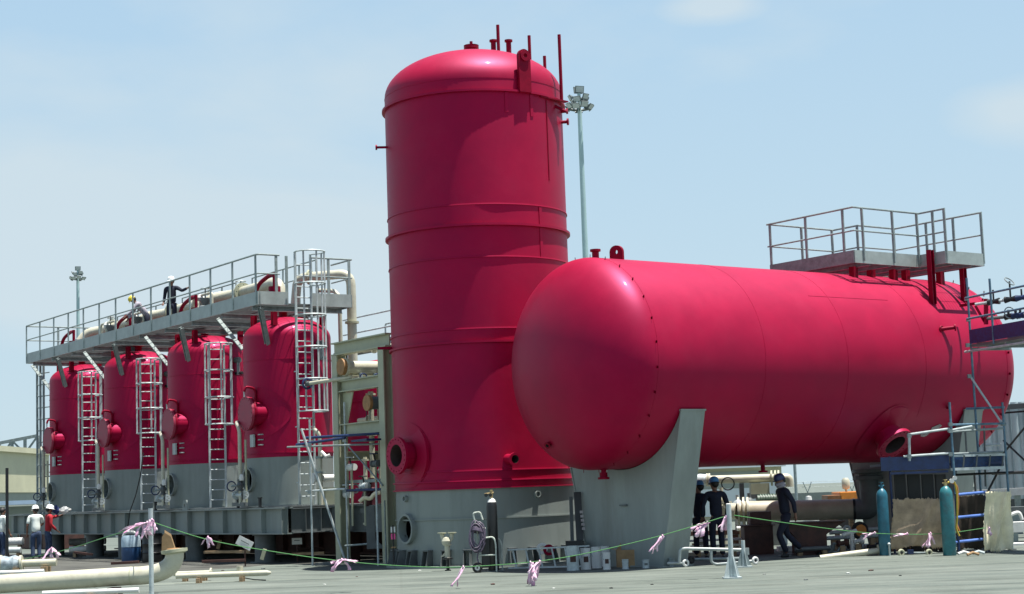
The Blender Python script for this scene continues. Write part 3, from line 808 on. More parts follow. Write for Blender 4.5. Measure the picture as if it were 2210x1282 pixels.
MB().flange(at(684, 627, 48.65), (1, 0, 0), .055, .15, .05, 8, n=20).build('flange', BLACK, rs2)

for k, (e, w_, lab) in enumerate(((4.9, .3, 'grey valve with white cap on the walkway left of the man in navy'), (10.4, .3, 'grey valve with white cap on the walkway behind the third vessel'), (13.2, .2, 'grey valve with white cap on the far part of the walkway'))):
    t = thing('walkway_valve', lab, 'valve', W(e, w_, 7.02))
    MB().lathe([(0, 0), (.12, 0), (.08, .2), (.15, .3), (.1, .7), (.16, .8), (.16, .88), (0, .9)], W(e, w_, 7.02), n=14).build('valve_body', GREYD, t)
    MB().lathe([(0, 0), (.1, 0), (.12, .1), (.06, .2), (0, .22)], W(e + .35, w_, 7.85), n=12).build('cap', WHITE, t); MB().tube(W(e + .35, w_, 7.02), W(e + .35, w_, 7.9), .05, 10).build('stub', CREAM, t)
    MB().path([W(e - .5, w_, 7.02), W(e - .5, w_, 8.02), W(e + .9, w_, 8.02), W(e + .9, w_, 7.02)], .04, 8, bend=.12).build('bypass', CREAM, t); MB().torus(W(e, w_, 8.2), ZUP, .13, .02, 18, 6).build('handwheel', GALV, t); MB().tube(W(e, w_, 7.6), W(e, w_, 8.22), .02, 6).build('valve_stem', BLACK, t)

# --- drain pipes with valve sets in front of every skirt


def drain():
    e, w_ = -.25, 1.62; t = thing('drain_pipe', 'cream drain pipe with valve set by the nearest vessel opening', 'pipe', W(e, w_, 1.5), 'drain pipes beside the skirt openings')
    MB().path([W(e, w_, 1.62), W(e, w_, 3.62), W(e + .12, w_ + .02, 3.80), W(e + .38, w_ - .1, 3.86), W(e + .5, w_ - .35, 3.86)], .052, 10, bend=.12).build('riser', CREAM, t)
    MB().tube(W(e - .16, w_ - .1, 1.62), W(e - .16, w_ - .1, 3.35), .03, 8).build('riser', CREAMG, t)
    vb = MB().lathe([(0, -.16), (.09, -.16), (.09, -.12), (.06, -.1), (.11, 0), (.06, .1), (.09, .12), (.09, .16), (0, .16)], W(e, w_, 2.12), ZUP, 16).build('valve_body', GREYD, t)
    MB().tube(W(e, w_, 2.12), W(e + .34, w_ + .1, 2.10), .03, 8).build('valve_stem', GALVD, vb)
    MB().torus(W(e + .36, w_ + .1, 2.10), RU, .13, .018, 18, 6).build('handwheel', BLUE, vb)
    vb = MB().tube(W(e - .25, w_, 1.85), W(e + .3, w_, 1.85), .055, 10).build('branch', GALV, t)
    MB().flange(W(e - .28, w_, 1.85), RU, 0, .12, .04, 6, n=18).build('flange', GALV, vb)
    MB().flange(W(e + .26, w_, 1.85), RU, 0, .12, .04, 6, n=18).build('flange', GALV, vb)
    MB().lathe([(0, 0), (.06, 0), (.07, .08), (.05, .16), (0, .18)], W(e - .22, w_ + .06, 2.24), ZUP, 12).build('relief_cap', WHITE, t)
    MB().box(W(e + .1, w_ - .02, 1.60), (.75, .12, .10), RU, RN).build('pipe_shoe', GREYD, t)
    MB().path([W(e - .1, w_ + .05, 2.35), W(e - .3, w_ + .1, 2.1), W(e - .28, w_ + .08, 1.7)], .018, 6, bend=.1).build('bypass', BLACK, t)
    return t


dr = drain()
for k, l in ((1, 'cream drain pipe with valve set beside the second nearest manhole cover'), (2, 'cream drain pipe with valve set beside the third vessel from the right'), (3, 'cream drain pipe with valve set at the far left end of the row')):
    dup(dr, V(dr.location) + RU * 5.45 * k, l)
ch = MB().path([W(7.4, 1.36, 3.3), W(7.55, 1.40, 2.6), W(7.9, 1.42, 2.0), W(8.2, 1.5, 1.5), W(8.3, 1.55, .95)], .018, 6).build('hanging_hose', BLACK)
tag(centre(ch), 'thin black hose hanging down the skid between the two middle vessels', 'hose')
# end stair post at the far left
ep = thing('end_ladder', 'dark far ladder standing left of the farthest vessel under the walkway', 'ladder', W(17.6, 1.4, 1.5))
for k, px in enumerate((80, 87, 94)):
    q = at(px, 790, 62.8 - k * .2); MB().tube(V((q.x, q.y, 1.5)), V((q.x, q.y, 7.0)), .045, 8).build('side_rail', GALVD, ep)
for z in range(12): 
    a, b = at(80, 790, 62.8), at(106, 790, 62.2); MB().tube(V((a.x, a.y, 2.0 + z * .42)), V((b.x, b.y, 2.0 + z * .42)), .022, 6).build('rung', GALVD, ep)
# things on the skid deck
for px, y, m_, lab, sz in ((140, 1103, WHITE, 'crumpled white plastic sheet on the skid edge by the worker in red', (.28, .14, .13)), (120, 1098, NAVYB, 'blue cloth bundle on the skid left of the white plastic sheet', (.18, .13, .16)), (600, 1090, GREYD, None, None)):
    if not lab: continue
    q = at(px, y, 57.2); bm_ = MB(); bmesh.ops.create_icosphere(bm_.bm, subdivisions=3, radius=.5)
    for v_ in bm_.bm.verts:
        k = 1 + .35 * math.sin(v_.co.x * 9 + px) * math.cos(v_.co.y * 8) + .2 * random.uniform(-1, 1); v_.co = V((v_.co.x * sz[0] * 1.4 * k, v_.co.y * sz[1] * k, v_.co.z * sz[2] * 1.6 * k)) + V((q.x, q.y, 1.51 + sz[2] * .7))
    tag(centre(bm_.build('plastic_bundle', m_)), lab, 'bundle')
for i, (e, w_, lab) in enumerate(((.35, 1.42, 'small dark pipe stub standing on the skid left of the nearest vessel ladder'), (-1.0, 1.40, 'small dark pipe stub standing on the skid at the foot of the tall ladder'), (6.3, 1.42, 'small dark pipe stub standing on the skid by the second nearest vessel'))):
    b = MB(); b.tube(W(e, w_, 1.50), W(e, w_, 1.74), .045, 10).tube(W(e, w_, 1.74), W(e, w_, 1.77), .07, 10); tag(centre(b.build('pipe_stub', BLACK)), lab, 'pipe stub')

# ------------------------------------------------------------------ cream pipe rack beside the skid
RE0, RE1, RW0, RW1, RZ = -6.35, -3.9, .45, -2.3, 5.72
rk = thing('pipe_rack', 'cream green steel frame with crossbeams left of the tall tower', 'pipe rack', W((RE0 + RE1) / 2, -.9, 0))
for e, w_ in ((RE0, RW0), (RE1, RW0), (RE0, RW1), (RE1, RW1)):
    c = MB().ibeam(W(e, w_, .04), W(e, w_, RZ - .36), .28, .28, .035, RN).build('column', CREAMG, rk)
    MB().box(W(e, w_, .02), (.46, .46, .04), RU, RN).build('base_plate', CREAMG, c)
MB().ibeam(W(RE0 - .25, RW0, RZ - .18), W(RE1 + .2, RW0, RZ - .18), .26, .34, .035).build('crossbeam', CREAMG, rk)
MB().ibeam(W(RE0 - .25, RW1, RZ - .18), W(RE1 + .2, RW1, RZ - .18), .26, .34, .035).build('crossbeam', CREAMG, rk)
for z in (4.55, 3.42): MB().ibeam(W(RE0 + .15, RW0, z), W(RE1 - .15, RW0, z), .22, .30, .03).build('crossbeam', CREAMG, rk)
for z in (4.10, 3.0): MB().ibeam(W(RE0 + .15, RW1, z), W(RE1 - .15, RW1, z), .22, .26, .03).build('crossbeam', CREAMG, rk)
for e in (RE0, RE1):
    for z in (4.95, 2.75): MB().ibeam(W(e, RW0 - .15, z), W(e, RW1 + .15, z), .2, .24, .03).build('tie_beam', CREAMG, rk)
MB().prism([(0, 0), (.55, 0), (.1, -1.05), (0, -1.05)], W(RE1 - .14, RW0 - .02, 4.38), -RU, ZUP, -RN * .03).build('gusset', CREAMG, rk)
# headers lying in the rack
hp = thing('capped_pipe', 'cream pipe with brown end cap and small blue valves, upper one in the rack', 'pipe', W(-4.5, .3, 4.9))
MB().tube(W(-4.45, .55, 5.03), W(-4.45, -3.2, 5.03), .16, 20).build('pipe_run', CREAM, hp)
MB().tube(W(-4.45, .60, 5.03), W(-4.45, .70, 5.03), .215, 24).build('end_cap', BROWN, hp)
MB().tube(W(-4.45, .52, 5.03), W(-4.45, .60, 5.03), .235, 24).build('flange', CREAM, hp)
for i in range(6):
    w_ = .2 - i * .42; q = W(-4.62, w_, 4.86); vb = MB().tube(q, q - ZUP * .26 - RU * .04, .05, 8).build('small_valve', GALVD, hp)
    MB().torus(q - ZUP * .12 - RU * .14, RU, .10, .018, 14, 6).build('handwheel', BLUE if i in (0, 1, 5) else BLACK, vb)
hp2 = thing('capped_pipe', 'dark pipe with brown end cap, lower one in the rack by the right column', 'pipe', W(-5.75, .3, 4.0))
MB().tube(W(-5.75, .6, 4.02), W(-5.75, -3.0, 4.02), .165, 20).build('pipe_run', GREYD, hp2)
MB().tube(W(-5.75, .6, 4.02), W(-5.75, .68, 4.02), .20, 24).build('end_cap', BROWN, hp2)
for k in (-.08, .1): MB().tube(W(-5.75 - k, .64, 3.84), W(-5.75 - k, .64, 3.60), .012, 6).build('tie_wire', BLACK, hp2)
sp = thing('side_valve', 'thin cream pipe with a blue valve sticking out left of the rack', 'valve', W(-3.2, .7, 4.72))
MB().tube(W(-3.05, .9, 4.70), W(-4.6, .45, 4.76), .05, 10).build('pipe_run', CREAM, sp)
MB().torus(W(-3.0, .92, 4.70), RU, .13, .03, 16, 6).build('handwheel', BLUE, sp)
MB().tube(W(-2.96, .93, 4.70), W(-3.1, .88, 4.70), .07, 10).build('valve_body', GREYD, sp)
# pipes running through the rack
for i, (w_, z, r, m_, lab) in enumerate(((-.8, 5.60, .06, CREAM, 'slim cream pipe along the very top of the rack'), (-1.3, 4.45, .05, WHITE, 'slim white pipe behind the upper rack beam'),
                                       (-.6, 3.72, .06, CREAM, 'slim cream pipe above the lower rack beam'), (-1.7, 3.18, .07, CREAM, 'cream pipe below the lower rack beam'), (-1.2, 2.35, .08, GREYD, 'dark pipe across the rack above the valves'))):
    t = thing('rack_pipe', lab, 'pipe', W(-5.0, w_, z))
    MB().tube(W(-7.3, w_, z), W(-3.0, w_, z), r, 12).build('pipe_run', m_, t)
    for e in (-7.3, -6.9, -3.6): MB().tube(W(e, w_, z), W(e + .05, w_, z), r * 2, 14).build('flange', m_, t)
for i, (e, w_, z0, z1, r, m_, lab) in enumerate(((-4.4, -.2, 2.1, 4.4, .07, CREAM, 'upright cream pipe behind the left part of the rack'), (-4.9, -.9, .9, 2.75, .13, CREAMG, 'thick upright cream pipe in the middle of the rack'),
                                              (-5.5, -1.0, .9, 2.75, .10, CREAMG, 'upright cream green pipe right of the thick one in the rack'), (-4.55, .1, .95, 2.7, .05, CREAM, 'upright pipe with a white valve at the front of the rack'), (-5.95, -.3, .9, 2.2, .05, GALV, 'thin upright pipe near the right rack column'))):
    t = thing('upright_pipe', lab, 'pipe', W(e, w_, z0))
    MB().tube(W(e, w_, z0), W(e, w_, z1), r, 12).build('pipe_run', m_, t)
    for z in (z0 + .02, (z0 + z1) / 2, z1 - .1): MB().tube(W(e, w_, z), W(e, w_, z + .05), r * 1.9, 14).build('flange', m_, t)
    if i in (3, 4):
        MB().tube(W(e, w_, z0 + .75), W(e, w_, z0 + 1.0), r * 1.6, 12).build('valve_body', WHITE if i == 3 else GREYD, t)
        MB().tube(W(e, w_, z0 + .88), W(e + .25, w_ + .15, z0 + .95), .022, 8).build('valve_stem', GALV, t)
        MB().torus(W(e + .26, w_ + .16, z0 + .95), RU, .11, .018, 16, 6).build('handwheel', GALV, t)
PUMPM = mat('dark maroon pump paint', (.07, .012, .02), .5, var=.2)
pm = thing('dark_red_pump', 'dark red pump casing inside the rack behind the scaffold', 'pump', W(-4.9, -.1, 1.5))
MB().lathe([(0, 0), (.2, 0), (.27, .1), (.27, .25), (.18, .36), (0, .38)], W(-4.95, .05, 1.65), RU, 20).build('casing', PUMPM, pm)
MB().box(W(-4.75, .05, 1.33), (.5, .4, .12), RU, RN).build('foot', GREYD, pm)
MB().tube(W(-4.75, .05, 1.9), W(-4.75, .05, 2.15), .08, 12).build('outlet', PUMPM, pm)
# low bench with cream saddle pipe beside the nearest skirt
for (x, y, Y, ln, r, lab) in ((705, 1032, 46.2, .36, .10, 'short white pipe spool lying right of the tall ladder'),):
    q = at(x, y, Y); t = thing('pipe_spool', lab, 'pipe', q); d = V((.9, .44, 0)).normalized()
    MB().tube(q - d * ln, q + d * ln, r, 14).build('pipe_run', WHITE, t)
    for s in (-1, 1): MB().tube(q + d * s * ln, q + d * (s * ln + .04 * s), r * 1.45, 16).build('flange', WHITE, t)
    MB().box(q - V((0, 0, (q.z - 1.1) / 2 + .15)), (.5, .12, q.z - 1.3)).build('stand', CREAMG, t)
q = at(686, 938, 46.0)
gp = thing('gooseneck_pipe', 'cream gooseneck pipe with flange beside the tall ladder', 'pipe', V((q.x, q.y, 1.5)))
MB().path([at(677, 925, 46.1), at(683, 930, 46.0), at(690, 940, 46.0), V((at(690, 940, 46).x, 46.0, 1.5))], .055, 10, bend=.12).build('pipe_run', CREAM, gp)
for z in (2.75, 2.35): MB().tube(V((at(690, 940, 46).x, 46.0, z)), V((at(690, 940, 46).x, 46.0, z + .05)), .13, 14).build('flange', GALVD, gp)
MB().path([at(694, 975, 45.9), at(704, 985, 45.8), at(712, 982, 45.8)], .045, 8).build('lever', WHITE, gp)
# dark steel frame behind the rack (more equipment)
bx = thing('dark_equipment_frame', 'dark grey equipment base with blue bracket at the foot of the rack', 'steel frame', W(-4.9, -.8, .78))
MB().ibeam(W(-7.6, .1, 1.13), W(-2.7, .1, 1.13), .2, .68, .03).build('front_girder', GREYD, bx)
MB().box(W(-5.2, -1.1, 1.48), (4.6, 2.2, .03), RU, RN).build('deck', GREYD, bx)
for e in (-7.3, -5.2, -3.0): MB().box(W(e, -.3, .39), (.3, .3, .78), RU, RN).build('foot', RUSTB, bx)
MB().prism([(0, 0), (.42, 0), (.36, .1), (.22, .2), (.2, 1.05), (.0, 1.05)], at(792, 1185, 42.6), V((1, 0, 0)), ZUP, V((0, .08, 0))).build('bracket', GREYD, bx)
rb = thing('rear_skid', 'dark second equipment base in the shade behind the skid pedestals', 'steel frame', W(3, -3.6, 0))
MB().ibeam(W(-5.5, -2.75, .46), W(20.3, -2.75, .46), .4, .84, .04).build('front_girder', RUSTB, rb)
MB().box(W(7.4, -4.6, .90), (25.6, 3.6, .05), RU, RN).build('deck', GREYD, rb)
for i in range(21): MB().box(W(-5.2 + i * 1.22, -2.66, .46), (.04, .16, .72), RU, RN).build('stiffener', RUSTB, rb)
for e in (-4.5, 0, 4.5, 9, 14, 20): MB().box(W(e, -4.6, .43), (.4, 3.3, .86), RU, RN).build('cross_girder', GREYD, rb)
# thin pipes and tray rails that fill the rack
random.seed(21)
rackl = [('slim', -4.25, -.5), ('narrow', -4.75, -1.2), ('thin', -5.15, -.4), ('fine', -5.35, -1.6), ('slender', -5.65, -.7), ('small', -6.05, -1.3)]
for i, (wd, e, w_) in enumerate(rackl):
    t = thing('instrument_tube', wd + ' upright tube in the rack, number of dark clamps on it ' + ['one', 'two', 'three', 'one', 'two', 'three'][i] if False else ['slim cream upright tube just right of the left rack column', 'narrow grey upright tube in the left half of the rack', 'thin cream tube in the middle of the rack, ending below the lower cap', 'fine grey upright tube in the depth of the rack', 'slender cream tube under the lower brown cap', 'small cream tube beside the right rack column'][i], 'tube', W(e, w_, .95))
    z1 = [4.9, 4.4, 3.5, 4.9, 3.7, 5.3][i]; m_ = [CREAM, GALVD, CREAM, GREYD, CREAM, CREAMG][i]
    MB().path([W(e, w_, .95), W(e, w_, z1 - .2), W(e + .1, w_ - .3, z1)], .03 + .006 * (i % 3), 8, bend=.12).build('tube_run', m_, t)
    for z in (1.7, 2.6, 3.3): MB().box(W(e, w_, z + .1 * (i % 3)), (.10, .10, .05), RU, RN).build('clamp', BLACK if i % 2 else GALVD, t)
for i, (z, w_, lab) in enumerate(((2.05, .2, 'lower cable tray across the rack'), (2.95, -.9, 'middle cable tray deep in the rack'), (3.95, -1.8, 'upper cable tray at the back of the rack'))):
    t = thing('cable_tray', lab, 'cable tray', W(-5.1, w_, z)); MB().box(W(-5.1, w_, z), (2.6, .22, .02), RU, RN).build('tray_floor', GALVD, t)
    for s_ in (-.12, .12): MB().box(W(-5.1, w_ + s_, z + .03), (2.6, .012, .08), RU, RN).build('tray_side', GALVD, t)
for i, (e, w_, z, lab) in enumerate(((-4.4, .42, 2.45, 'white globe valve in the left of the rack, upper one'), (-4.95, .35, 1.95, 'pale gate valve in the centre of the rack'), (-5.6, .38, 2.5, 'dark gate valve near the right rack column'), (-4.15, .40, 1.75, 'white globe valve in the left of the rack, lower one'))):
    t = thing('rack_valve', lab, 'valve', W(e, w_, z)); m_ = [WHITE, GALV, GREYD, WHITE][i]
    MB().lathe([(0, -.16), (.09, -.16), (.09, -.12), (.05, -.10), (.10, 0), (.05, .1), (.09, .12), (.09, .16), (0, .16)], W(e, w_, z), RU, 14).build('valve_body', m_, t)
    MB().tube(W(e, w_, z), W(e, w_ + .05, z + .24), .022, 8).build('valve_stem', BLACK, t); MB().torus(W(e, w_ + .05, z + .25), ZUP, .10, .016, 16, 6).build('handwheel', [GALV, BLACK, BLUE, GALV][i], t)
    MB().tube(W(e, w_, .95), W(e, w_, z - .06), .03, 8).build('stand_pipe', CREAMG, t)
dc = thing('shade_backdrop', 'added dark shade cabinet standing behind the cream pipe rack', 'backdrop', W(-5.0, -3.1, 0))  # added dark backdrop over the sunlit rear vessel, standing in for shade
MB().box(W(-4.6, -3.1, 2.55), (5.2, .5, 5.0), RU, RN).build('backdrop_body', GREYD, dc, 0, .01)
for k in range(5): MB().box(W(-6.9 + k * 1.04, -2.83, 2.65), (.94, .03, 4.4), RU, RN).build('backdrop_panel', mat('dark violet shade colour', (.05, .035, .045), .6, var=.2) if k == 0 else bpy.data.materials['dark violet shade colour'], dc)
cr = thing('dark_crate', 'dark low crate standing beyond the skid behind the two workers', 'crate', W(28.3, -2.75, 0))
MB().box(W(28.3, -2.75, .45), (5, 1.2, .86), RU, RN).build('crate_body', RUSTB, cr, 0, .01)
for k in range(4): MB().box(W(26.2 + k * 1.4, -2.13, .45), (.12, .04, .84), RU, RN).build('batten', GREYD, cr)
# red vessel behind the rack
rv = thing('rear_vessel', 'partly hidden red vessel behind the cream rack, left of the tower', 'vessel', V((-4.05, 53.5, 0)))
q = V((-4.05, 53.5, 0)); MB().lathe([(1.35, 1.5), (1.35, 5.3)] + [(1.35 * math.cos(a * PI / 24), 5.3 + .65 * math.sin(a * PI / 24)) for a in range(1, 12)] + [(0, 5.95)], q, n=48).build('shell', RED, rv)
MB().lathe([(1.34, 0), (1.34, 1.5)], q, n=48).build('skirt', GREYD, rv)
for z in (4.6, 3.4, 2.5): MB().lathe([(1.34, z), (1.40, z), (1.40, z + .05), (1.34, z + .05)], q, n=48, closed=True).build('stiffener_ring', RED, rv)
# rear walkway seen above the rack
rw = thing('rear_walkway', 'second railed walkway farther back between the rack and the tower', 'walkway', V((-3.9, 55, 6)))
a, b = at(745, 752, 57), at(905, 712, 53.0)
a = V((a.x, a.y, 6.45)); b = V((b.x, b.y, 6.45))
MB().beam(a, b, .9, .05).build('deck', DECK, rw); MB().beam(a + V((0, -.45, .1)), b + V((0, -.45, .1)), .04, .3).build('fascia', GALV, rw)
for z in (7.55, 7.05): MB().tube(a + V((0, -.45, z - 6.45)), b + V((0, -.45, z - 6.45)), .03, 8).build('top_rail' if z > 7.3 else 'mid_rail', GALV, rw)
for i in range(5): p = a.lerp(b, i / 4) + V((0, -.45, 0)); MB().beam(p, p + V((0, 0, 1.1)), .09, .04).build('rail_post', GALV, rw)
p = a.lerp(b, .55) + V((0, .45, 0)); p2 = a.lerp(b, 1) + V((0, .45, 0))
MB().path([p, p + V((0, 0, .8)), p2 + V((0, 0, .8)), p2], .03, 8, bend=.1).build('inner_rail', GALV, rw)
for i in (0, 2, 4): p = a.lerp(b, i / 4); MB().beam(p - V((0, 0, 6.4)), p, .15, .15, V((0, 1, 0))).build('leg', GREYD, rw)

# ------------------------------------------------------------------ scaffold bay in front of the rack
sf = thing('tube_scaffold', 'loose tube scaffold with leaning brace in front of the cream rack', 'scaffold', V((-4.2, 42.6, 0)))


def pole(parent, name, px, y0, y1, Y, r=.026, m=GALV, foot=True):
    q = at(px, y0, Y); b = at(px + (y1 - y0) * .0, y1, Y)
    MB().tube(V((q.x, q.y, 0 if foot else b.z)), q, r, 8).build(name, m, parent)
    return q


pole(sf, 'standard', 668, 905, 1210, 43.6); pole(sf, 'standard', 743, 868, 1190, 44.2); pole(sf, 'standard', 812, 1042, 1220, 41.9)
pole(sf, 'standard', 830, 1080, 1220, 42.2, .02, GALVD)
a, b = at(650, 925, 43.3), at(747, 1200, 43.2); MB().tube(V((b.x, b.y, .03)), a, .03, 8).build('brace', GALV, sf)
MB().tube(at(745, 955, 44), at(826, 1048, 42.4), .02, 8).build('brace', GALVD, sf)
for y0, y1, x0, x1, m_ in ((960, 945, 640, 745, BLUE), (945, 935, 660, 830, BLUE), (965, 958, 620, 820, GALVD), (1060, 1055, 660, 745, GALV), (1059, 1055, 745, 850, BLUE), (1178, 1172, 745, 815, GALVD), (952, 948, 760, 800, GALV)):
    MB().tube(at(x0, y0, 43.9), at(x1, y1, 42.6), .024 if m_ is not BLUE else .035, 8).build('ledger', m_, sf)
for px, y in ((668, 960), (743, 950), (743, 1060), (812, 1057), (668, 1062)): MB().box(at(px, y, 43.2), (.09, .09, .09)).build('coupler', GALVD, sf)
q = at(790, 950, 42.4); MB().box(q, (.9, .4, .05), (.5, -.85, 0)).build('board', BLUE, sf)
# ------------------------------------------------------------------ floodlight masts


def mast(px, ytop, ypole, Y, H, r0, r1, lab, px2):
    b_ = at(px2, 1050, Y); t = thing('floodlight_mast', lab, 'light mast', V((b_.x, b_.y, 0)))
    ztop = at(px, ypole, Y).z; zcap = at(px, ytop, Y).z; o_ = V((b_.x, b_.y, 0))
    MB().lathe([(r0, 0), (r1, ztop), (0, ztop)], o_, n=14).build('pole', MASTM, t)
    k = (zcap - ztop)
    hf = MB().torus(o_ + ZUP * (ztop + k * .12), ZUP, k * .40, k * .035, 24, 6).build('head_frame', LENSH, t)
    for i in range(4): MB().tube(o_ + ZUP * (ztop + k * .02), o_ + ZUP * (ztop + k * .12) + V((math.cos(i * PI / 2), math.sin(i * PI / 2), 0)) * k * .4, k * .03, 6).build('frame_arm', LENSH, hf)
    MB().tube(o_ + ZUP * ztop, o_ + ZUP * (zcap - .1), .12, 10).build('head_post', MASTM, t)

    def lamp(c, d, s):
        b = MB(); d = d.normalized(); X, Y_, Z = ortho(d)
        b.prism([(-.5 * s, -.38 * s), (.5 * s, -.38 * s), (.5 * s, .38 * s), (-.5 * s, .38 * s)], c, X, Y_, d * .12 * s)
        b.lathe([(.36 * s, 0), (.28 * s, -.22 * s), (.1 * s, -.36 * s), (0, -.36 * s)], c, d, 12)
        l = b.build('floodlight', LENSH, t)
        MB().prism([(-.44 * s, -.32 * s), (.44 * s, -.32 * s), (.44 * s, .32 * s), (-.44 * s, .32 * s)], c + d * .125 * s, X, Y_, d * .015).build('lens', LENS, l)
    for i in range(9):
        a = 2 * PI * (i + .3) / 9; d = V((math.cos(a), math.sin(a), -.75)); lamp(o_ + V((math.cos(a), math.sin(a), 0)) * k * .47 + ZUP * (ztop + k * (.14 + .06 * (i % 2))), d, k * .30)
    for i in range(6):
        a = 2 * PI * i / 6 + .2; d = V((math.cos(a), math.sin(a), -.5)); lamp(o_ + V((math.cos(a), math.sin(a), 0)) * k * (.30 + .05 * (i % 2)) + ZUP * (ztop + k * (.44 + .1 * (i % 2))), d, k * .29)
    for i in range(2):
        a = PI * i - 1.2; d = V((math.cos(a), math.sin(a), -.2)); lamp(o_ + V((math.cos(a), math.sin(a), 0)) * k * .06 + ZUP * (ztop + k * .86), d, k * .36)
    return t


mast(1256, 186, 240, 116, 30, .30, .15, 'tall floodlight mast with ring of lamps right of the tower', 1284)
mast(165, 575, 606, 195, 30, .32, .17, 'far floodlight mast seen small behind the left end of the walkway', 171)

# ------------------------------------------------------------------ far buildings and yard edge
wh = thing('warehouse', 'beige ribbed warehouse with dark lower wall at the far left', 'building', V((-48, 112, 0)))
a = at(-60, 990, 105); b = at(78, 968, 118); zt_ = at(40, 975, 112).z; zm = at(40, 1062, 112).z
d = (V((b.x, b.y, 0)) - V((a.x, a.y, 0))).normalized(); a = V((a.x, a.y, 0)) - d * 14; b = V((b.x, b.y, 0)) + d * 3; back = V((-d.y, d.x, 0)) * 26
MB().prism([(0, 0), ((b - a).length, 0), ((b - a).length, zm), (0, zm)], a + V((-d.y, d.x, 0)) * .12, d, ZUP, back).build('lower_wall', BLDGG, wh)
MB().prism([(0, 0), ((b - a).length, 0), ((b - a).length, zt_ - zm), (0, zt_ - zm)], a + ZUP * zm, d, ZUP, back).build('upper_wall', BLDGS, wh)
MB().prism([(0, 0), ((b - a).length + .6, 0), ((b - a).length + .6, .35), (0, .35)], a + ZUP * zt_ - V((-d.y, d.x, 0)) * .3, d, ZUP, back + V((-d.y, d.x, 0)) * .6).build('roof_edge', BLDG, wh)
sr = thing('low_shed', 'low shed with a pale blue roof strip in front of the warehouse', 'building', V((-36, 96, 0)))
a = at(-40, 1088, 92); b = at(82, 1083, 96); q = (a + b) / 2
MB().box(V((q.x, q.y + 1.5, q.z / 2 - .1)), (13, 3, q.z - .2)).build('wall', BLDGG, sr)
MB().box(V((q.x, q.y + 1.2, q.z)), (14, 4.4, .22)).build('roof', ROOF, sr)
for k in range(7): MB().tube(V((q.x - 6 + 2 * k, q.y - .8, 0)), V((q.x - 6 + 2 * k, q.y - .8, q.z - .12)), .07, 8).build('post', WHITE, sr)
gt = thing('crane_gantry', 'steel truss girder above the warehouse roof at the far left', 'gantry', V((-50, 125, 0)))
p0, p1 = at(-30, 962, 128), at(82, 940, 128); q0, q1 = at(-30, 1000, 128), at(82, 972, 128)
for u, v_ in ((p0, p1), (q0, q1)): MB().beam(u, v_, .25, .22).build('chord', GALVD, gt)
for k in range(5):
    s0 = k / 4; MB().beam(q0.lerp(q1, s0), p0.lerp(p1, s0), .2, .2, V((0, 1, 0))).build('upright', GALVD, gt)
    if k < 4: MB().beam((q0 if k % 2 else p0).lerp(q1 if k % 2 else p1, s0), (p0 if k % 2 else q0).lerp(p1 if k % 2 else q1, s0 + .25), .13, .13, V((0, 1, 0))).build('diagonal', GALVD, gt)
for x in (-30, 82): q = at(x, 985, 128); MB().beam(V((q.x, q.y, 0)), q, .4, .4, V((0, 1, 0))).build('leg', GALVD, gt)
pd_ = MB(); q = at(15, 1010, 49); f = gnd(15, 1202); pd_.tube(V((q.x, q.y, 0)), q, .045, 8); tag(centre(pd_.build('marker_pole', BLACK)), 'thin black pole standing left of the worker in white', 'pole')

# building behind the tank belly
b1 = thing('site_office', 'long beige site building seen below the belly of the horizontal tank', 'building', V((9, 78, 0)))
a, b = at(1470, 1010, 78), at(1686, 1006, 78); zt_ = b.z
MB().box(V(((a.x + b.x) / 2, 80.5, zt_ / 2)), (b.x - a.x, 5, zt_)).build('wall', BLDG, b1)
MB().box(V(((a.x + b.x) / 2, 80.4, zt_ + .12)), (b.x - a.x + .3, 5.6, .26)).build('roof', BLDGW, b1)
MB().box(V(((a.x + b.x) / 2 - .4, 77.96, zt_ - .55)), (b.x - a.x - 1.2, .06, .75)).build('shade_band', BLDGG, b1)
MB().box(V(((a.x + b.x) / 2, 77.97, 1.1)), (b.x - a.x - .5, .05, 1.7)).build('cladding', BLDGW, b1)
pw = thing('boundary_wall', 'low grey concrete boundary wall behind the tank, barbed wire above', 'wall', V((30, 120, 0)))
z_ = at(1780, 1062, 120).z
MB().box(V((25, 120, z_ / 2)), (90, .3, z_)).build('wall_panel', BRICK, pw)
for k in range(26):
    x = -14 + k * 3.1
    MB().beam(V((x, 119.8, z_)), V((x - .3, 119.8, z_ + .75)), .05, .05, V((0, 1, 0))).build('wire_arm', GALVD, pw); MB().beam(V((x, 119.8, z_)), V((x + .3, 119.8, z_ + .75)), .05, .05, V((0, 1, 0))).build('wire_arm', GALVD, pw)
for dx, dz in ((-.3, .75), (.3, .75), (-.15, .4), (.15, .4)): MB().tube(V((-16, 119.8, z_ + dz)), V((68, 119.8, z_ + dz)), .012, 4).build('barbed_wire', GALVD, pw)
lp = MB(); q = at(1714, 985, 100); lp.tube(V((q.x, q.y, 0)), q + ZUP * 2.2, .09, 8); tag(centre(lp.build('lamp_pole', GALVD)), 'thin grey pole rising behind the boundary wall below the tank', 'pole')
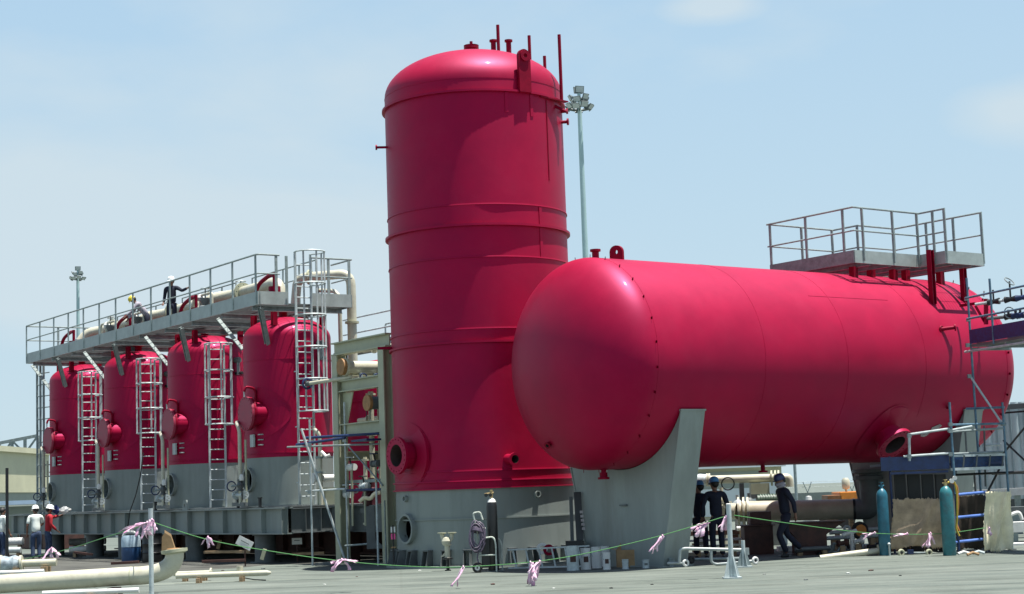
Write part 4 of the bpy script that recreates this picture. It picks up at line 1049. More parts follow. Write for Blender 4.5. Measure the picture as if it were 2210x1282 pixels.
# orange machine
om = thing('orange_machine', 'orange compressor unit behind the big grey pipe', 'machine', V((11.6, 60, 0)))
a, b = at(1812, 1062, 60), at(1866, 1090, 60); zc_ = (a.z + b.z) / 2
MB().box(V(((a.x + b.x) / 2 + .3, 60.8, a.z / 2 + .2)), (b.x - a.x + .6, 1.6, a.z - .4)).build('body', ORANGE, om, 0, .03)
MB().box(at(1802, 1078, 60) + V((0, .6, -.3)), (.5, 1.2, .9)).build('engine_box', mat('orange brown machine paint', (.22, .09, .03), .6, var=.3), om, 0, .02)
q = at(1826, 1056, 60.4); MB().lathe([(.04, 0), (.04, .1), (.12, .12), (.14, .2), (.14, .42), (.08, .5), (0, .5)], q - ZUP * .1, n=14).build('exhaust', CREAM, om)
for k in (0, 1): MB().tube(V((a.x + .2 + k * .9, 60.0, .3)), V((a.x + .2 + k * .9, 60.2, .3)), .3, 18).build('wheel', RUBBER, om)
q = at(1745, 1070, 62); sl_ = thing('steel_bottle', 'small white bottle shaped tank on a stand behind the boundary pipe', 'tank', V((q.x, q.y, 0)))
MB().lathe([(.0, .0), (.22, 0), (.24, .1), (.24, q.z - .75), (.08, q.z - .55), (.08, q.z - .3), (.14, q.z - .28), (.1, q.z - .02), (0, q.z)], V((q.x, q.y, 0)), n=16).build('body', WHITE, sl_)

# vertical grey tubes at the right edge
q0, q1 = at(2100, 885, 50.5), at(2250, 880, 49.5)
tb = None
tl = ['grey upright pipe at the right edge of the stacked row', 'grey upright pipe']
ntb = 11
for k in range(ntb):
    p = q0.lerp(q1, k / (ntb - 1)); p = V((p.x, p.y + (k % 2) * .12, 0)); z1 = 3.75 + (.12 if k > 4 else 0)
    if tb is None:
        tb = thing('upright_tube', '', 'tube', p, 'grey upright pipes standing in a row behind the scaffold')
        MB().lathe([(.10, .95), (.115, .95), (.115, z1), (.10, z1), (.10, .95)], p, n=20, closed=False).build('pipe_wall', TUBEG, tb); MB().lathe([(.115, z1 - .16), (.15, z1 - .16), (.15, z1 - .08), (.115, z1 - .08)], p, n=20, closed=True).build('collar', TUBEG, tb)
        MB().tube(p + ZUP * .0, p + ZUP * .95, .09, 12).build('foot', GREYD, tb)
        tb['label'] = 'grey upright pipe in a row of look-alikes behind the scaffold at the right'
    else: dup(tb, p, 'grey upright pipe in a row of look-alikes behind the scaffold at the right')
tf = thing('bracing_truss', 'dark truss frame bracing the grey upright pipes at the right edge', 'steel frame', V((15, 49, 0)))
a, b = at(2155, 880, 48.8), at(2255, 872, 48.2); MB().beam(a, b, .2, .14).build('top_chord', GREYD, tf); MB().beam(a - ZUP * .16, b - ZUP * .16, .12, .05).build('top_chord_flange', BLACK, tf)
MB().beam(at(2160, 985, 48.8), at(2255, 870, 48.3), .05, .05, V((0, 1, 0))).build('diagonal', BLACK, tf); MB().beam(at(2165, 950, 48.8), at(2255, 1035, 48.3), .05, .05, V((0, 1, 0))).build('diagonal', BLACK, tf)
MB().beam(at(2140, 1022, 48.8), at(2255, 1018, 48.3), .06, .08).build('mid_chord', BLACK, tf)
wpb = thing('white_beam', 'white horizontal beam under the grey upright pipes at the right edge', 'beam', V((14, 48, .9)))
a, b = at(2090, 1066, 48.5), at(2260, 1058, 48); MB().beam(a, b, .3, .2).build('beam', WHITE, wpb)
for x in (2105, 2195, 2240): q = at(x, 1062, 48.3); MB().beam(V((q.x, q.y, 0)), q - ZUP * .08, .14, .14, V((0, 1, 0))).build('leg', GALVD, wpb)
for i, (y0, y1, m_, lab, Y) in enumerate(((1128, 1150, WHITE, 'upper white board stack at the right edge behind the cream canvas', 42.5), (1174, 1190, WHITE, 'lowest white board at the right edge behind the cream canvas', 40.5), (1095, 1110, GREYD, 'grey board below the white beam at the right edge', 45))):
    a, b = at(2165, y0, Y), at(2165, y1, Y); w_ = abs(a.z - b.z)
    t = thing('board', lab, 'board', V((a.x + 1.0, Y, min(a.z, b.z)))); MB().box(V((a.x + 1.2, Y + .3, (a.z + b.z) / 2)), (2.4, .6, w_)).build('panel', m_, t)
    if min(a.z, b.z) > .1:
        for dx in (.3, 2.0): MB().box(V((a.x + dx, Y + .3, min(a.z, b.z) / 2)), (.12, .5, min(a.z, b.z))).build('trestle', GALVD, t)
q = at(2196, 1112, 42); vf = thing('valve_fitting', 'white angled pipe fitting lying on the boards at the right edge', 'fitting', q - ZUP * .25)
MB().path([at(2172, 1128, 42), at(2178, 1112, 42), at(2200, 1104, 42), at(2206, 1122, 42)], .045, 8, bend=.1).build('pipe_run', WHITE, vf)

# ------------------------------------------------------------------ big pipe and props behind and below the tank
bp = thing('large_pipe', 'big cream pipe running under the tank and turning up into a flanged elbow', 'pipe', V((8, 43.3, 0)))
a, b = at(1592, 1104, 43.6), at(1845, 1099, 43.2)
MB().tube(a, b, .255, 28).build('pipe_run', mat('weathered cream paint', (.40, .36, .27), .5, var=.15, scale=2), bp)
c = at(1880, 1085, 43.0); MB().path([b + (b - a).normalized() * .04, V((c.x, c.y, b.z)), V((c.x, c.y, at(1882, 1035, 43).z))], .262, 24, bend=.5, seg=8).build('elbow', GREYD, bp)
q = V((c.x, c.y, at(1882, 1035, 43).z)); MB().lathe([(0, 0), (.42, 0), (.42, .09), (.28, .10), (.28, .16), (.42, .17), (.42, .26), (0, .26)], q, n=28).build('flange_pair', GREYD, bp)
for x in (1592, 1603, 1612): q = a.lerp(b, (x - 1592) / 253); MB().flange(q, (b - a), .25, .36, .05, 12, n=28).build('flange', CREAM, bp)
MB().tube(at(1578, 1103, 43.7), a, .20, 20).build('reducer', CREAM, bp)
MB().lathe([(.258, 0), (.268, 0), (.268, .06), (.258, .06)], b - (b - a).normalized() * .05, (b - a), 24, closed=True).build('weld_band', BLACK, bp)
up = thing('upper_pipe', 'cream pipe with flange pair running behind the workers below the tank', 'pipe', V((6.2, 46.5, 0)))
a, b = at(1480, 1037, 47), at(1692, 1031, 46.5)
MB().tube(a, b, .115, 18).build('pipe_run', CREAM, up)
for x in (1525, 1530, 1664, 1672, 1679): q = a.lerp(b, (x - 1480) / 212); MB().flange(q, (b - a), .11, .21 if x > 1600 else .18, .045, 10, n=22).build('flange', CREAMG if x > 1600 else CREAM, up)
MB().path([b - (b - a).normalized() * .05, b + V((.14, 0, 0)), b + V((.14, 0, -.25))], .115, 14, bend=.12).build('elbow', CREAM, up)
for x in (1500, 1512): q = a.lerp(b, (x - 1480) / 212); MB().lathe([(0, -.2), (.15, -.16), (.17, 0), (.15, .16), (0, .2)], q, (b - a), 16).build('valve_body', GALV, up)
q = a.lerp(b, .42); MB().torus(q - ZUP * .12 - V((0, .2, 0)), V((0, 1, .2)), .17, .02, 22, 6).build('handwheel', BLACK, up)
for x, wd in ((1600, .12), (1638, .5), (1502, .2)):
    q = a.lerp(b, (x - 1480) / 212); zq = q.z - .12
    if wd > .4:
        MB().box(V((q.x, q.y, zq - .16)), (.5, .35, .3)).build('support_box', CREAMG, up); MB().box(V((q.x, q.y, zq - .36)), (.62, .45, .12)).build('support_tray', GREYD, up); MB().box(V((q.x, q.y, (zq - .42) / 2)), (.2, .2, zq - .42)).build('support_post', GALVD, up)
    else: MB().box(V((q.x, q.y, zq / 2)), (wd, wd, zq)).build('support_post', GREYD, up)
# row of flanged valves standing behind
for px, y, Y, lab, m_ in ((1557, 1062, 46, 'cream relief valve standing behind the worker in the blue helmet', CREAM), (1592, 1078, 45.5, 'pale valve bonnet with round bolts behind the big cream pipe', GALV), (1617, 1074, 46, 'grey valve stem housing under the upper cream pipe', GREYD)):
    q = at(px, y, Y); t = thing('valve', lab, 'valve', V((q.x, q.y, 0)))
    z = q.z; MB().lathe([(0, 0), (.1, 0), (.1, z - .45), (.24, z - .42), (.24, z - .36), (.1, z - .32), (.16, z - .2), (.13, z - .08), (.05, z), (.05, z + .12), (0, z + .12)], V((q.x, q.y, 0)), n=18).build('valve_body', m_, t)
    MB().flange(V((q.x, q.y, z - .30)), ZUP, .08, .27, .05, 8, n=24).build('flange', m_, t)
q = at(1668, 1078, 46.2); t = thing('ribbed_motor', 'dark green ribbed motor under the upper cream pipe', 'motor', V((q.x, q.y, 0)))
b_ = MB()
for k in range(10): b_.tube(q + V((-.35 + k * .07, 0, 0)), q + V((-.315 + k * .07, 0, 0)), .16, 16)
b_.tube(q - V((.42, 0, 0)), q + V((.4, 0, 0)), .135, 16); b_.build('motor_body', mat('dark green paint', (.06, .10, .07), .5, var=.2), t); MB().box(V((q.x, q.y, q.z / 2 - .08)), (.6, .3, q.z - .16)).build('stand', GREYD, t)
# brown steel blocks
bk = thing('steel_block', 'dark brown primed steel box block under the big pipe', 'support block', V((5.6, 41, 0)))
q = gnd(1640, 1196); zt_ = at(1640, 1135, q.y).z
MB().box(V((q.x, q.y + .35, zt_ / 2)), (.68, .7, zt_)).build('box_section', RUSTB, bk, 0, .012); MB().box(V((q.x, q.y + .35, zt_ + .012)), (.78, .8, .024)).build('top_plate', RUSTB, bk)
MB().box(V((q.x + .1, q.y + .5, zt_ + .18)), (.5, .5, .3)).build('upper_block', RUSTB, bk)
fk = thing('flared_support', 'dark brown flared steel support behind the walking worker', 'support block', V((7, 40, 0)))
q = gnd(1760, 1197); h = at(1760, 1128, q.y).z
MB().prism([(-.42, 0), (.30, 0), (.30, h * .62), (.72, h), (-.70, h), (-.42, h * .55)], V((q.x, q.y + .1, 0)), V((1, 0, 0)), ZUP, V((0, .6, 0))).build('body', RUSTB, fk, 0, .01)
MB().box(V((q.x - .02, q.y + .4, h + .012)), (1.5, .75, .024)).build('top_plate', RUSTB, fk)
MB().box(V((q.x - .05, q.y + .4, .012)), (1.0, .8, .024)).build('base_plate', RUSTB, fk)
for px, y, yb, lab in ((1693, 1140, 1200, 'grey lifting padeye plate standing left of the walking worker'), (1831, 1130, 1185, 'grey lifting padeye plate right of the flared brown support')):
    q = gnd(px, yb); h = at(px, y, q.y).z; t = thing('padeye_plate', lab, 'padeye', V((q.x, q.y, 0)))
    arc = [(.09 * math.cos(a * PI / 10), h - .12 + .09 * math.sin(a * PI / 10)) for a in range(11)]
    MB().plate([[(-.09, .25), (.09, .25)] + arc, [(.035 * math.cos(a * PI / 6), h - .12 + .035 * math.sin(a * PI / 6)) for a in range(12)]], V((q.x, q.y, 0)), V((1, 0, 0)), ZUP, V((0, .04, 0))).build('plate', GALV, t)
    MB().box(V((q.x, q.y + .02, .125)), (.07, .06, .25)).build('stem', BLACK, t); MB().box(V((q.x, q.y + .02, .01)), (.3, .3, .02)).build('base_plate', GREYD, t)
# orange wheel half hidden
q = at(1856, 1145, 41.5); t = thing('trailer_castor', 'orange spoked castor partly hidden behind the pipe elbow foot', 'castor', V((q.x, q.y, 0)))
MB().torus(q, V((.3, -1, 0)), .17, .05, 28, 8).build('tyre', RUBBER, t); b_ = MB().tube(q - V((-.01, .04, 0)), q + V((-.01, .04, 0)), .15, 24); b_.build('disc', ORANGE, t); MB().box(V((q.x, q.y + .05, q.z / 2)), (.06, .06, q.z)).build('axle_post', BLACK, t)
# low clutter: pipes and planks on the ground beneath the tank
clut = [(1770, 1205, 1900, 1188, .07, CREAM, 'cream flanged pipe lying at the ground edge left of the shaded gas cylinder', 37.8), (1480, 1168, 1600, 1163, .06, WHITE, 'white plank lying behind the workers in coveralls', 41.5), (1490, 1180, 1600, 1176, .05, CREAM, 'pale plank lying low behind the wheeled tube frame', 40.5),
        (1590, 1141, 1660, 1137, .06, WHITE, 'short white pipe end lying left of the brown block', 45), (1790, 1150, 1905, 1140, .05, GALV, 'thin galvanised rail lying right of the flared support', 42.5), (1780, 1162, 1900, 1155, .05, GALV, 'lower galvanised rail right of the flared support', 41.5),
        (1760, 1119, 1850, 1117, .03, GALV, 'thin pale rod lying just under the big pipe', 44.5), (1715, 1186, 1790, 1182, .05, GREYD, 'dark grey bar lying at the foot of the flared support', 39.2), (150, 1170, 228, 1167, .12, WHITE, 'white bundle of pipe lying beyond the skid between two pedestals', 62), (150, 1186, 228, 1183, .10, WHITE, 'second white pipe lying beyond the skid between two pedestals', 58.5),
        (0, 1170, 50, 1168, .14, WHITE, 'white pipe lying beyond the skid at the left edge', 62), (10, 1188, 45, 1187, .10, GALV, 'grey pipe lying at the left edge behind the black pole', 58)]
for i, (x0, y0, x1, y1, r, m_, lab, Y) in enumerate(clut):
    a, b = at(x0, y0, Y), at(x1, y1, Y); t = thing('loose_pipe' if 'pipe' in lab else 'loose_bar', lab, 'pipe' if 'pipe' in lab else 'bar', V(((a.x + b.x) / 2, Y, 0)))
    if 'plank' in lab: MB().beam(a, b, .25, .05).build('plank', m_, t)
    else:
        MB().tube(a, b, r, 12).build('pipe_run', m_, t)
        if 'flanged' in lab:
            MB().flange(b - (b - a).normalized() * .05, (b - a), r, r * 1.9, .04, 8, n=20).build('flange', CREAM, t)
    zm_ = min(a.z, b.z) - r
    if zm_ > .03:
        for s0 in (.15, .85): p = a.lerp(b, s0); MB().box(V((p.x, p.y, (p.z - r) / 2)), (.10, .18, max(.02, p.z - r))).build('bearer', WOOD, t)
# heap of small steel fittings near the shaded cylinder
random.seed(11)
fit = [('dark_coupling', 'coupling', BLACK, 1776, 1195), ('grey_elbow', 'pipe elbow', GREYD, 1795, 1192), ('white_tee', 'pipe tee', WHITE, 1838, 1150), ('white_reducer', 'reducer', WHITE, 1852, 1168), ('rusty_clamp', 'clamp', RUSTB, 1818, 1172), ('dark_valve', 'valve', BLACK, 1885, 1180), ('grey_ring', 'ring', GALVD, 1802, 1182)]
fl = ['dark pipe coupling lying at the foot of the flared support', 'dull grey elbow lying next to the dark coupling', 'white pipe tee standing on the heap right of the flared support', 'white pipe reducer in the heap by the orange wheel', 'rusty pipe clamp in the middle of the fittings heap', 'black valve lying against the shaded gas cylinder', 'thin grey ring lying on the fittings heap']
for (nm, cat, m_, px, y), lab in zip(fit, fl):
    q = at(px, y, 39.3); t = thing(nm, lab, cat, V((q.x, q.y, 0)))
    if 'ring' in nm: MB().torus(q, V((.2, -1, .2)), .10, .02, 22, 8).build('hoop', m_, t)
    elif 'elbow' in nm: MB().path([q - V((.2, 0, 0)), q, q + V((.05, 0, .2))], .055, 12, bend=.12).build('bend', m_, t)
    elif 'tee' in nm:
        MB().path([q - V((0, 0, q.z - .02)), q + V((0, 0, .02))], .05, 10).build('stem', m_, t); MB().tube(q - V((.22, 0, .05)), q + V((.12, 0, .05)), .05, 10).build('arm', m_, t); MB().lathe([(0, 0), (.12, 0), (.12, .03), (0, .03)], V((q.x, q.y, 0)), n=16).build('base', m_, t)
    else:
        MB().lathe([(.0, -.13), (.075, -.13), (.075, -.10), (.05, -.09), (.05, .06), (.085, .08), (.085, .12), (0, .12)], q, V((1, .3, .1)), 16).build('casing', m_, t)
        MB().box(V((q.x, q.y, q.z / 2 - .03)), (.12, .08, max(.03, q.z - .06))).build('chock', WOOD, t)

# ------------------------------------------------------------------ scaffold around the right saddle
sb = thing('blue_scaffold', 'blue and grey tube scaffold with blue decks in front of the right tank end', 'scaffold', V((9.6, 37.6, 0)))
YS = 37.6


def tb_(name, x0, y0, x1, y1, Y0=YS, Y1=None, r=.026, m=GALVD): MB().tube(at(x0, y0, Y0), at(x1, y1, Y1 or Y0), r, 8).build(name, m, sb)


def std(px, y, Y, m=BLUE, r=.027):
    q = at(px, y, Y); MB().tube(V((q.x, q.y, 0)), q, r, 8).build('standard', m, sb); MB().box(V((q.x, q.y, .01)), (.15, .15, .02)).build('sole_plate', GREYD, sb)


SCB = mat('blue grey scaffold tube', (.10, .19, .26), .45, metal=.3, var=.3, scale=8)
std(2049, 868, YS, SCB); std(1919, 985, YS + .3, BLUE); std(2086, 600, 38.9, SCB); std(2163, 868, 38.3, SCB); std(2103, 1020, 39.4, GREYD)
tb_('guard_rail', 1960, 938, 2050, 925, m=GALV); tb_('guard_rail', 2045, 930, 2098, 920, m=GALV); tb_('guard_rail', 1950, 985, 2052, 978, m=GALV); tb_('guard_post', 1962, 935, 1963, 995, m=GALV, r=.03)
tb_('guard_rail', 2050, 917, 2170, 914, YS, 38.3, m=SCB); tb_('guard_rail', 2055, 932, 2165, 924, 38, m=GALVD); tb_('guard_rail', 2085, 882, 2168, 879, 38.8, 38.3, m=SCB)
tb_('guard_rail', 2050, 980, 2165, 975, 38.0, m=GALVD); tb_('ledger', 2060, 1025, 2210, 1018, 38.4, m=BLACK)
tb_('brace', 2094, 812, 2163, 915, 38.8, 38.3, m=GALV); tb_('brace', 2125, 1075, 2163, 1000, 38.6, m=BLACK); tb_('ledger', 2120, 961, 2160, 959, 39, m=GALV)
tb_('guard_post', 2083, 925, 2087, 985, 38.2, r=.022, m=GREYD); tb_('guard_post', 2124, 920, 2127, 1050, 38.5, r=.022, m=GREYD)
for px, y, Y in ((2051, 916, YS), (2051, 930, YS), (2051, 980, YS), (1962, 940, YS), (1962, 985, YS), (2088, 745, 38.9), (2086, 645, 38.9), (2090, 690, 38.9), (2165, 915, 38.3), (2092, 812, 38.8)): MB().box(at(px, y, Y), (.085, .085, .085)).build('coupler', GALVD, sb)
# decks
a, b = at(1900, 1003, YS + .2), at(2050, 1000, YS + .1); zc_ = (a.z + b.z) / 2
MB().box(V(((a.x + b.x) / 2, YS + .75, zc_)), (b.x - a.x, 1.2, .05)).build('deck', BLUE, sb)
MB().box(V(((a.x + b.x) / 2, YS + .16, zc_ + .02)), (b.x - a.x, .03, .30)).build('toe_board', BLUE, sb)
MB().beam(at(1922, 1022, YS + .1), at(2046, 1017, YS + .1), .05, .05).build('deck_tube', BLUE, sb)
a, b = at(2052, 997, YS + .2), at(2165, 993, 38.3)
MB().beam(a, b, .03, .26).build('toe_board', BLUEM, sb); MB().beam((a + b) / 2 + V((-.56, .55, -.05)), (a + b) / 2 + V((.56, .55, -.05)), 1.0, .05).build('deck', BLUE, sb)
MB().beam(at(2052, 1013, YS + .15), at(2168, 1009, 38.2), .05, .06).build('deck_tube', GALV, sb); MB().beam(at(2052, 984, YS + .15), at(2168, 981, 38.2), .05, .05).build('deck_tube', GALV, sb)
for i in range(4):
    q = at(2080 + i * 28, 995, 37.78 + i * .14); MB().beam(q - V((.02, 0, .13)), q + V((.02, 0, .13)), .03, .03, V((0, 1, 0))).build('deck_rib', GREYD, sb)
# frame ladder at the bottom right
fr_ = [1070, 1100, 1118 + 20, 1160, 1190]
std(2062, 1066, 37.2, BLUE); std(2127, 1062, 37.3, BLUE)
for y0, y1, m_ in ((1068, 1062, GALV), (1117, 1111, BLUE), (1170, 1163, BLUE)): tb_('frame_rung', 2062, y0, 2128, y1, 37.2, 37.3, r=.03, m=mat('bright blue tube', (.10, .20, .55), .4, var=.2) if 'bright blue tube' not in bpy.data.materials else bpy.data.materials['bright blue tube'])
# upper walkway at the right edge, in front of the tank end
uw = thing('upper_walkway', 'blue meshed scaffold walkway at the right edge in front of the tank end', 'walkway', V((11.5, 38.5, 0)))
A0, A1 = at(2094, 730, 38.8), at(2290, 700, 35.6)
d = (A1 - A0); d.z = 0; d.normalize(); nrm = V((d.y, -d.x, 0)) * (-1)
z0 = A0.z - .17
A0 = V((A0.x, A0.y, z0)); A1 = V((A1.x, A1.y, z0))
MB().beam(A0 + ZUP * .20, A1 + ZUP * .20, .03, .32).build('toe_board', BLUEM, uw)
MB().beam(A0 + nrm * .5, A1 + nrm * .5, 1.0, .06).build('deck', GREYD, uw)
MB().beam(A0 + nrm * 1.0 + ZUP * .15, A1 + nrm * 1.0 + ZUP * .15, .03, .26).build('toe_board', BLUE, uw)
for k in range(6): p = A0.lerp(A1, k / 5); MB().beam(p - ZUP * .08, p + nrm * 1.05 - ZUP * .08, .06, .06).build('transom', GALVD, uw)
MB().tube(A0 - ZUP * .12 - d * .25, A1 - ZUP * .12, .028, 8).build('ledger', GALV, uw)
for zz in (.62, 1.10): MB().tube(A0 + ZUP * zz - d * .08, A1 + ZUP * zz, .025, 8).build('guard_rail', SCB, uw)
for k in (.27,): p = A0.lerp(A1, k); MB().tube(p - ZUP * .05, p + ZUP * 1.42, .027, 8).build('guard_post', SCB, uw)
for k in (.42, .97): p = A0.lerp(A1, k) + nrm * 1.0; MB().tube(V((p.x, p.y, 0)), p + ZUP * .9, .03, 8).build('standard', SCB, uw)
p = A1.copy(); MB().tube(V((p.x, p.y, 0)), p + ZUP * 1.4, .03, 8).build('standard', SCB, uw)
vp = thing('valve_pipe', 'thin cream pipe with hand wheel valves above the blue walkway', 'pipe', V((12, 39.5, 5)))
a, b = at(2105, 657, 39.9), at(2290, 630, 38.6); c2_, d2 = at(2130, 688, 39.9), at(2290, 672, 38.6)
MB().tube(a, b, .035, 8).build('pipe_run', GALV, vp); MB().tube(c2_, d2, .04, 8).build('pipe_run', GREYD, vp)
for k, wheel, hh in ((.22, 0, .28), (.42, 1, .42), (.55, 0, .2)):
    q = a.lerp(b, k); vb = MB().lathe([(0, -.14), (.08, -.14), (.05, 0), (.08, .14), (0, .14)], q, b - a, 12).build('valve_body', BLUE if k > .5 else BLACK, vp); MB().tube(q, q + ZUP * hh, .022, 8).build('valve_stem', BLACK, vb)
    if wheel: MB().torus(q + ZUP * hh, V((.5, -.6, .75)), .13, .014, 22, 6).build('handwheel', GALVD, vb)
for k in (.30, .40, .46):
    q = c2_.lerp(d2, k); vb = MB().lathe([(0, -.09), (.08, -.09), (.06, 0), (.08, .09), (0, .09)], q, b - a, 12).build('valve_body', BLACK if k < .35 else BLUE, vp); MB().tube(q, q + ZUP * .16, .03, 8).build('valve_stem', BLACK, vb)
    if k < .35: MB().torus(q + ZUP * .08 - V((0, .1, 0)), V((.2, -1, .1)), .13, .014, 22, 6).build('handwheel', GALVD, vb)
MB().beam(at(2105, 655, 39.9), V((at(2105, 655, 39.9).x - .25, 40.3, at(2105, 655, 39.9).z)), .06, .06).build('bracket', RED2, vp)
MB().beam(at(2128, 700, 39.9), at(2128, 645, 39.9), .09, .07, V((0, 1, 0))).build('bracket_post', RED2, vp)
MB().beam(at(2105, 660, 39.95), at(2125, 695, 39.95), .05, .05, V((0, 1, 0))).build('bracket_brace', RED2, vp)
MB().tube(V((at(2123, 640, 39.9).x, 39.9, at(2123, 640, 39.9).z)), at(2124, 628, 39.9), .02, 8).build('vent_stub', GALV, vp)

# ------------------------------------------------------------------ gas cylinders and hanging cloths


def cylinder(px, yb, yt, m_, lab, capm, r=.125, full=True):
    q = gnd(px, yb); h = at(px, yt, q.y).z; t = thing('gas_cylinder', lab, 'gas cylinder', V((q.x, q.y, 0)), 'teal gas cylinders')
    o_ = V((q.x, q.y, 0))
    MB().lathe([(0, 0), (r - .01, 0), (r, .02), (r, h - .30), (r * .93, h - .235), (r * .7, h - .17), (r * .4, h - .13), (.035, h - .12)], o_, n=28).build('bottle', m_, t)
    vb = MB().lathe([(.035, h - .125), (.035, h - .04), (.02, h - .03), (.02, h), (0, h)], o_, n=12).build('valve', capm, t)
    MB().tube(o_ + V((-.06, -.01, h - .06)), o_ + V((.06, .01, h - .06)), .018, 8).build('outlet', capm, vb)
    MB().tube(o_ + V((0, 0, h)), o_ + V((0, 0, h + .02)), .045, 10).build('handwheel', capm, vb)
    return t, o_, h


cylinder(1911, 1199, 1042, TEALD, 'teal gas cylinder, coloured darker for shade, left of the brown sacking', TEALD)
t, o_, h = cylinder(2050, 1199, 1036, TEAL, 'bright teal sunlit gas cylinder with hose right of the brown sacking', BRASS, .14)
ho = thing('gas_hose', 'tangled yellow and orange hose hanging beside the sunlit gas cylinder', 'hose', o_ + V((.2, .1, 0)))
MB().path([o_ + V((.05, -.02, h - .05)), o_ + V((.2, 0, h - .02)), o_ + V((.24, .02, h - .3)), o_ + V((.22, .06, .75)), o_ + V((.18, .06, .55)), o_ + V((.24, .05, .40))], .022, 8, bend=.12).build('yellow_hose', mat('yellow hose', (.50, .36, .04), .5, var=.2), ho)
MB().path([o_ + V((.08, -.03, h - .04)), o_ + V((.26, .03, h - .10)), o_ + V((.27, .05, h - .5)), o_ + V((.2, .07, .65)), o_ + V((.25, .06, .5))], .018, 8, bend=.12).build('orange_hose', mat('orange hose', (.50, .20, .05), .5, var=.2), ho)
q = o_ + V((.13, -.02, h - .02)); MB().tube(q, q + V((0, -.05, 0)), .05, 14).build('gauge', WHITE, ho); MB().tube(q + V((.07, 0, .06)), q + V((.07, -.05, .06)), .045, 14).build('gauge', WHITE, ho)


def cloth(name, lab, cat, x0, x1, y0, y1, Y, m_, amp, seed, rag=.03, skew=0., hang=None, folds=5):
    a, b, c, d_ = at(x0, y0, Y), at(x1, y0 - 2, Y), at(x1, y1 - 3, Y), at(x0, y1, Y)
    rnd = random.Random(seed); nx, nz = 44, 40; bm_ = MB(); rows = []
    ph = [rnd.uniform(0, 6) for _ in range(8)]
    for j in range(nz + 1):
        v = j / nz; row = []
        for i in range(nx + 1):
            u = i / nx
            p = a.lerp(b, u).lerp(d_.lerp(c, u), v)
            fold = math.sin(u * folds * 2 + v * 7 + ph[0]) * .5 + math.sin(u * folds * 3.6 - v * 6 + ph[1]) * .35 + math.sin(u * 5 + v * 15 + ph[2]) * .2 + math.sin(u * 19 - v * 11 + ph[5]) * .08
            diag = max(0, 1 - abs((u - .78 + v * .42)) * 9) * 1.2
            p = p + V((math.sin(v * 5 + ph[3]) * rag * (u * 2 - 1), -(amp * fold * (.35 + .65 * v)) - amp * diag, 0))
            if j in (0, nz) or i in (0, nx): p += V((rnd.uniform(-rag, rag) * .5, 0, rnd.uniform(-rag, rag)))
            if j == nz: p += V((0, 0, rag * 1.2 * math.sin(u * 9 + ph[4])))
            if j == 0 and hang: p += V((0, 0, -hang * math.sin(u * PI * 3) ** 2))
            row.append(bm_.bm.verts.new(p))
        rows.append(row)
    for r0, r1 in zip(rows, rows[1:]):
        for i in range(nx): bm_.bm.faces.new((r0[i], r0[i + 1], r1[i + 1], r1[i]))
    o = bm_.build(name, m_, None, 180); s = o.modifiers.new('solid', 'SOLIDIFY'); s.thickness = .006
    return tag(centre(o), lab, cat)


cloth('sacking_sheet', 'brown sacking sheet hung under the blue deck between the two gas cylinders', 'cloth', 1924, 2044, 1076, 1182, 37.75, TARPB, .055, 3, .03, hang=.03, folds=2)
cloth('dark_sacking', 'dark brown sacking behind the blue frame rungs at the right', 'cloth', 2064, 2127, 1070, 1186, 37.75, TARPD, .03, 5, .02)
cloth('canvas_sheet', 'cream canvas sheet with folds hung at the right end of the scaffold', 'cloth', 2124, 2184, 1062, 1190, 37.1, TARPC, .075, 8, .022, folds=4)
for i, (x0, x1, lab) in enumerate(((1928, 1953, 'dark upright panel under the blue deck, first right of the shaded cylinder'), (1956, 1984, 'dark upright panel under the blue deck, second from the shaded cylinder'), (1987, 2013, 'dark upright panel under the blue deck, next to the last'), (2016, 2040, 'dark upright panel under the blue deck, nearest the sunlit cylinder'))):
    a, b = at(x0, 1024, 38.7), at(x1, 1024, 38.7); b_ = MB().box(V(((a.x + b.x) / 2, 38.7, a.z / 2)), (b.x - a.x, .05, a.z)); b_.box(V((a.x + .03, 38.66, a.z / 2)), (.03, .05, a.z)); tag(centre(b_.build('dark_panel', BLACK, None, 0)), lab, 'sheet', 'dark panels under the blue deck')  # near-black panels added to fill the space below the deck
pl_ = thing('wheeled_axle', 'small two wheeled axle on the ground in front of the brown sacking', 'axle', gnd(1972, 1200))
for x in (1945, 2005):
    q = at(x, 1193, 37.5); MB().torus(q, V((.35, -1, 0)), .055, .03, 22, 8).build('wheel', CREAMG, pl_); MB().tube(q - V((0, .03, 0)), q + V((0, .03, 0)), .03, 10).build('hub', BLACK, pl_)
MB().tube(at(1945, 1193, 37.6), at(2005, 1193, 37.6), .02, 8).build('axle_bar', GALVD, pl_); MB().box(at(1965, 1191, 37.55), (.12, .1, .09)).build('clamp', BLUE, pl_)
sx = MB(); q = gnd(1980, 1190); sx.box(V((q.x, q.y + .5, .16)), (1.4, .5, .32)); tag(centre(sx.build('steel_channel', RUSTB, None, 0, .01)), 'dark rusty steel channel lying below the brown sacking', 'steel channel')
for i, (px, y, m_, lab) in enumerate(((2080, 1198, WHITE, 'small white offcut on the ground under the blue frame rungs'), (2100, 1200, CARD, 'small brown offcut on the ground left of the cream canvas'), (2112, 1197, GALV, 'grey pipe offcut on the ground by the foot of the cream canvas'))):
    q = gnd(px, y); b_ = MB(); b_.path([q + V((-.12, 0, .03)), q + V((.02, .05, .07)), q + V((.13, 0, .03))], .03, 7); tag(centre(b_.build('offcut', m_)), lab, 'offcut')
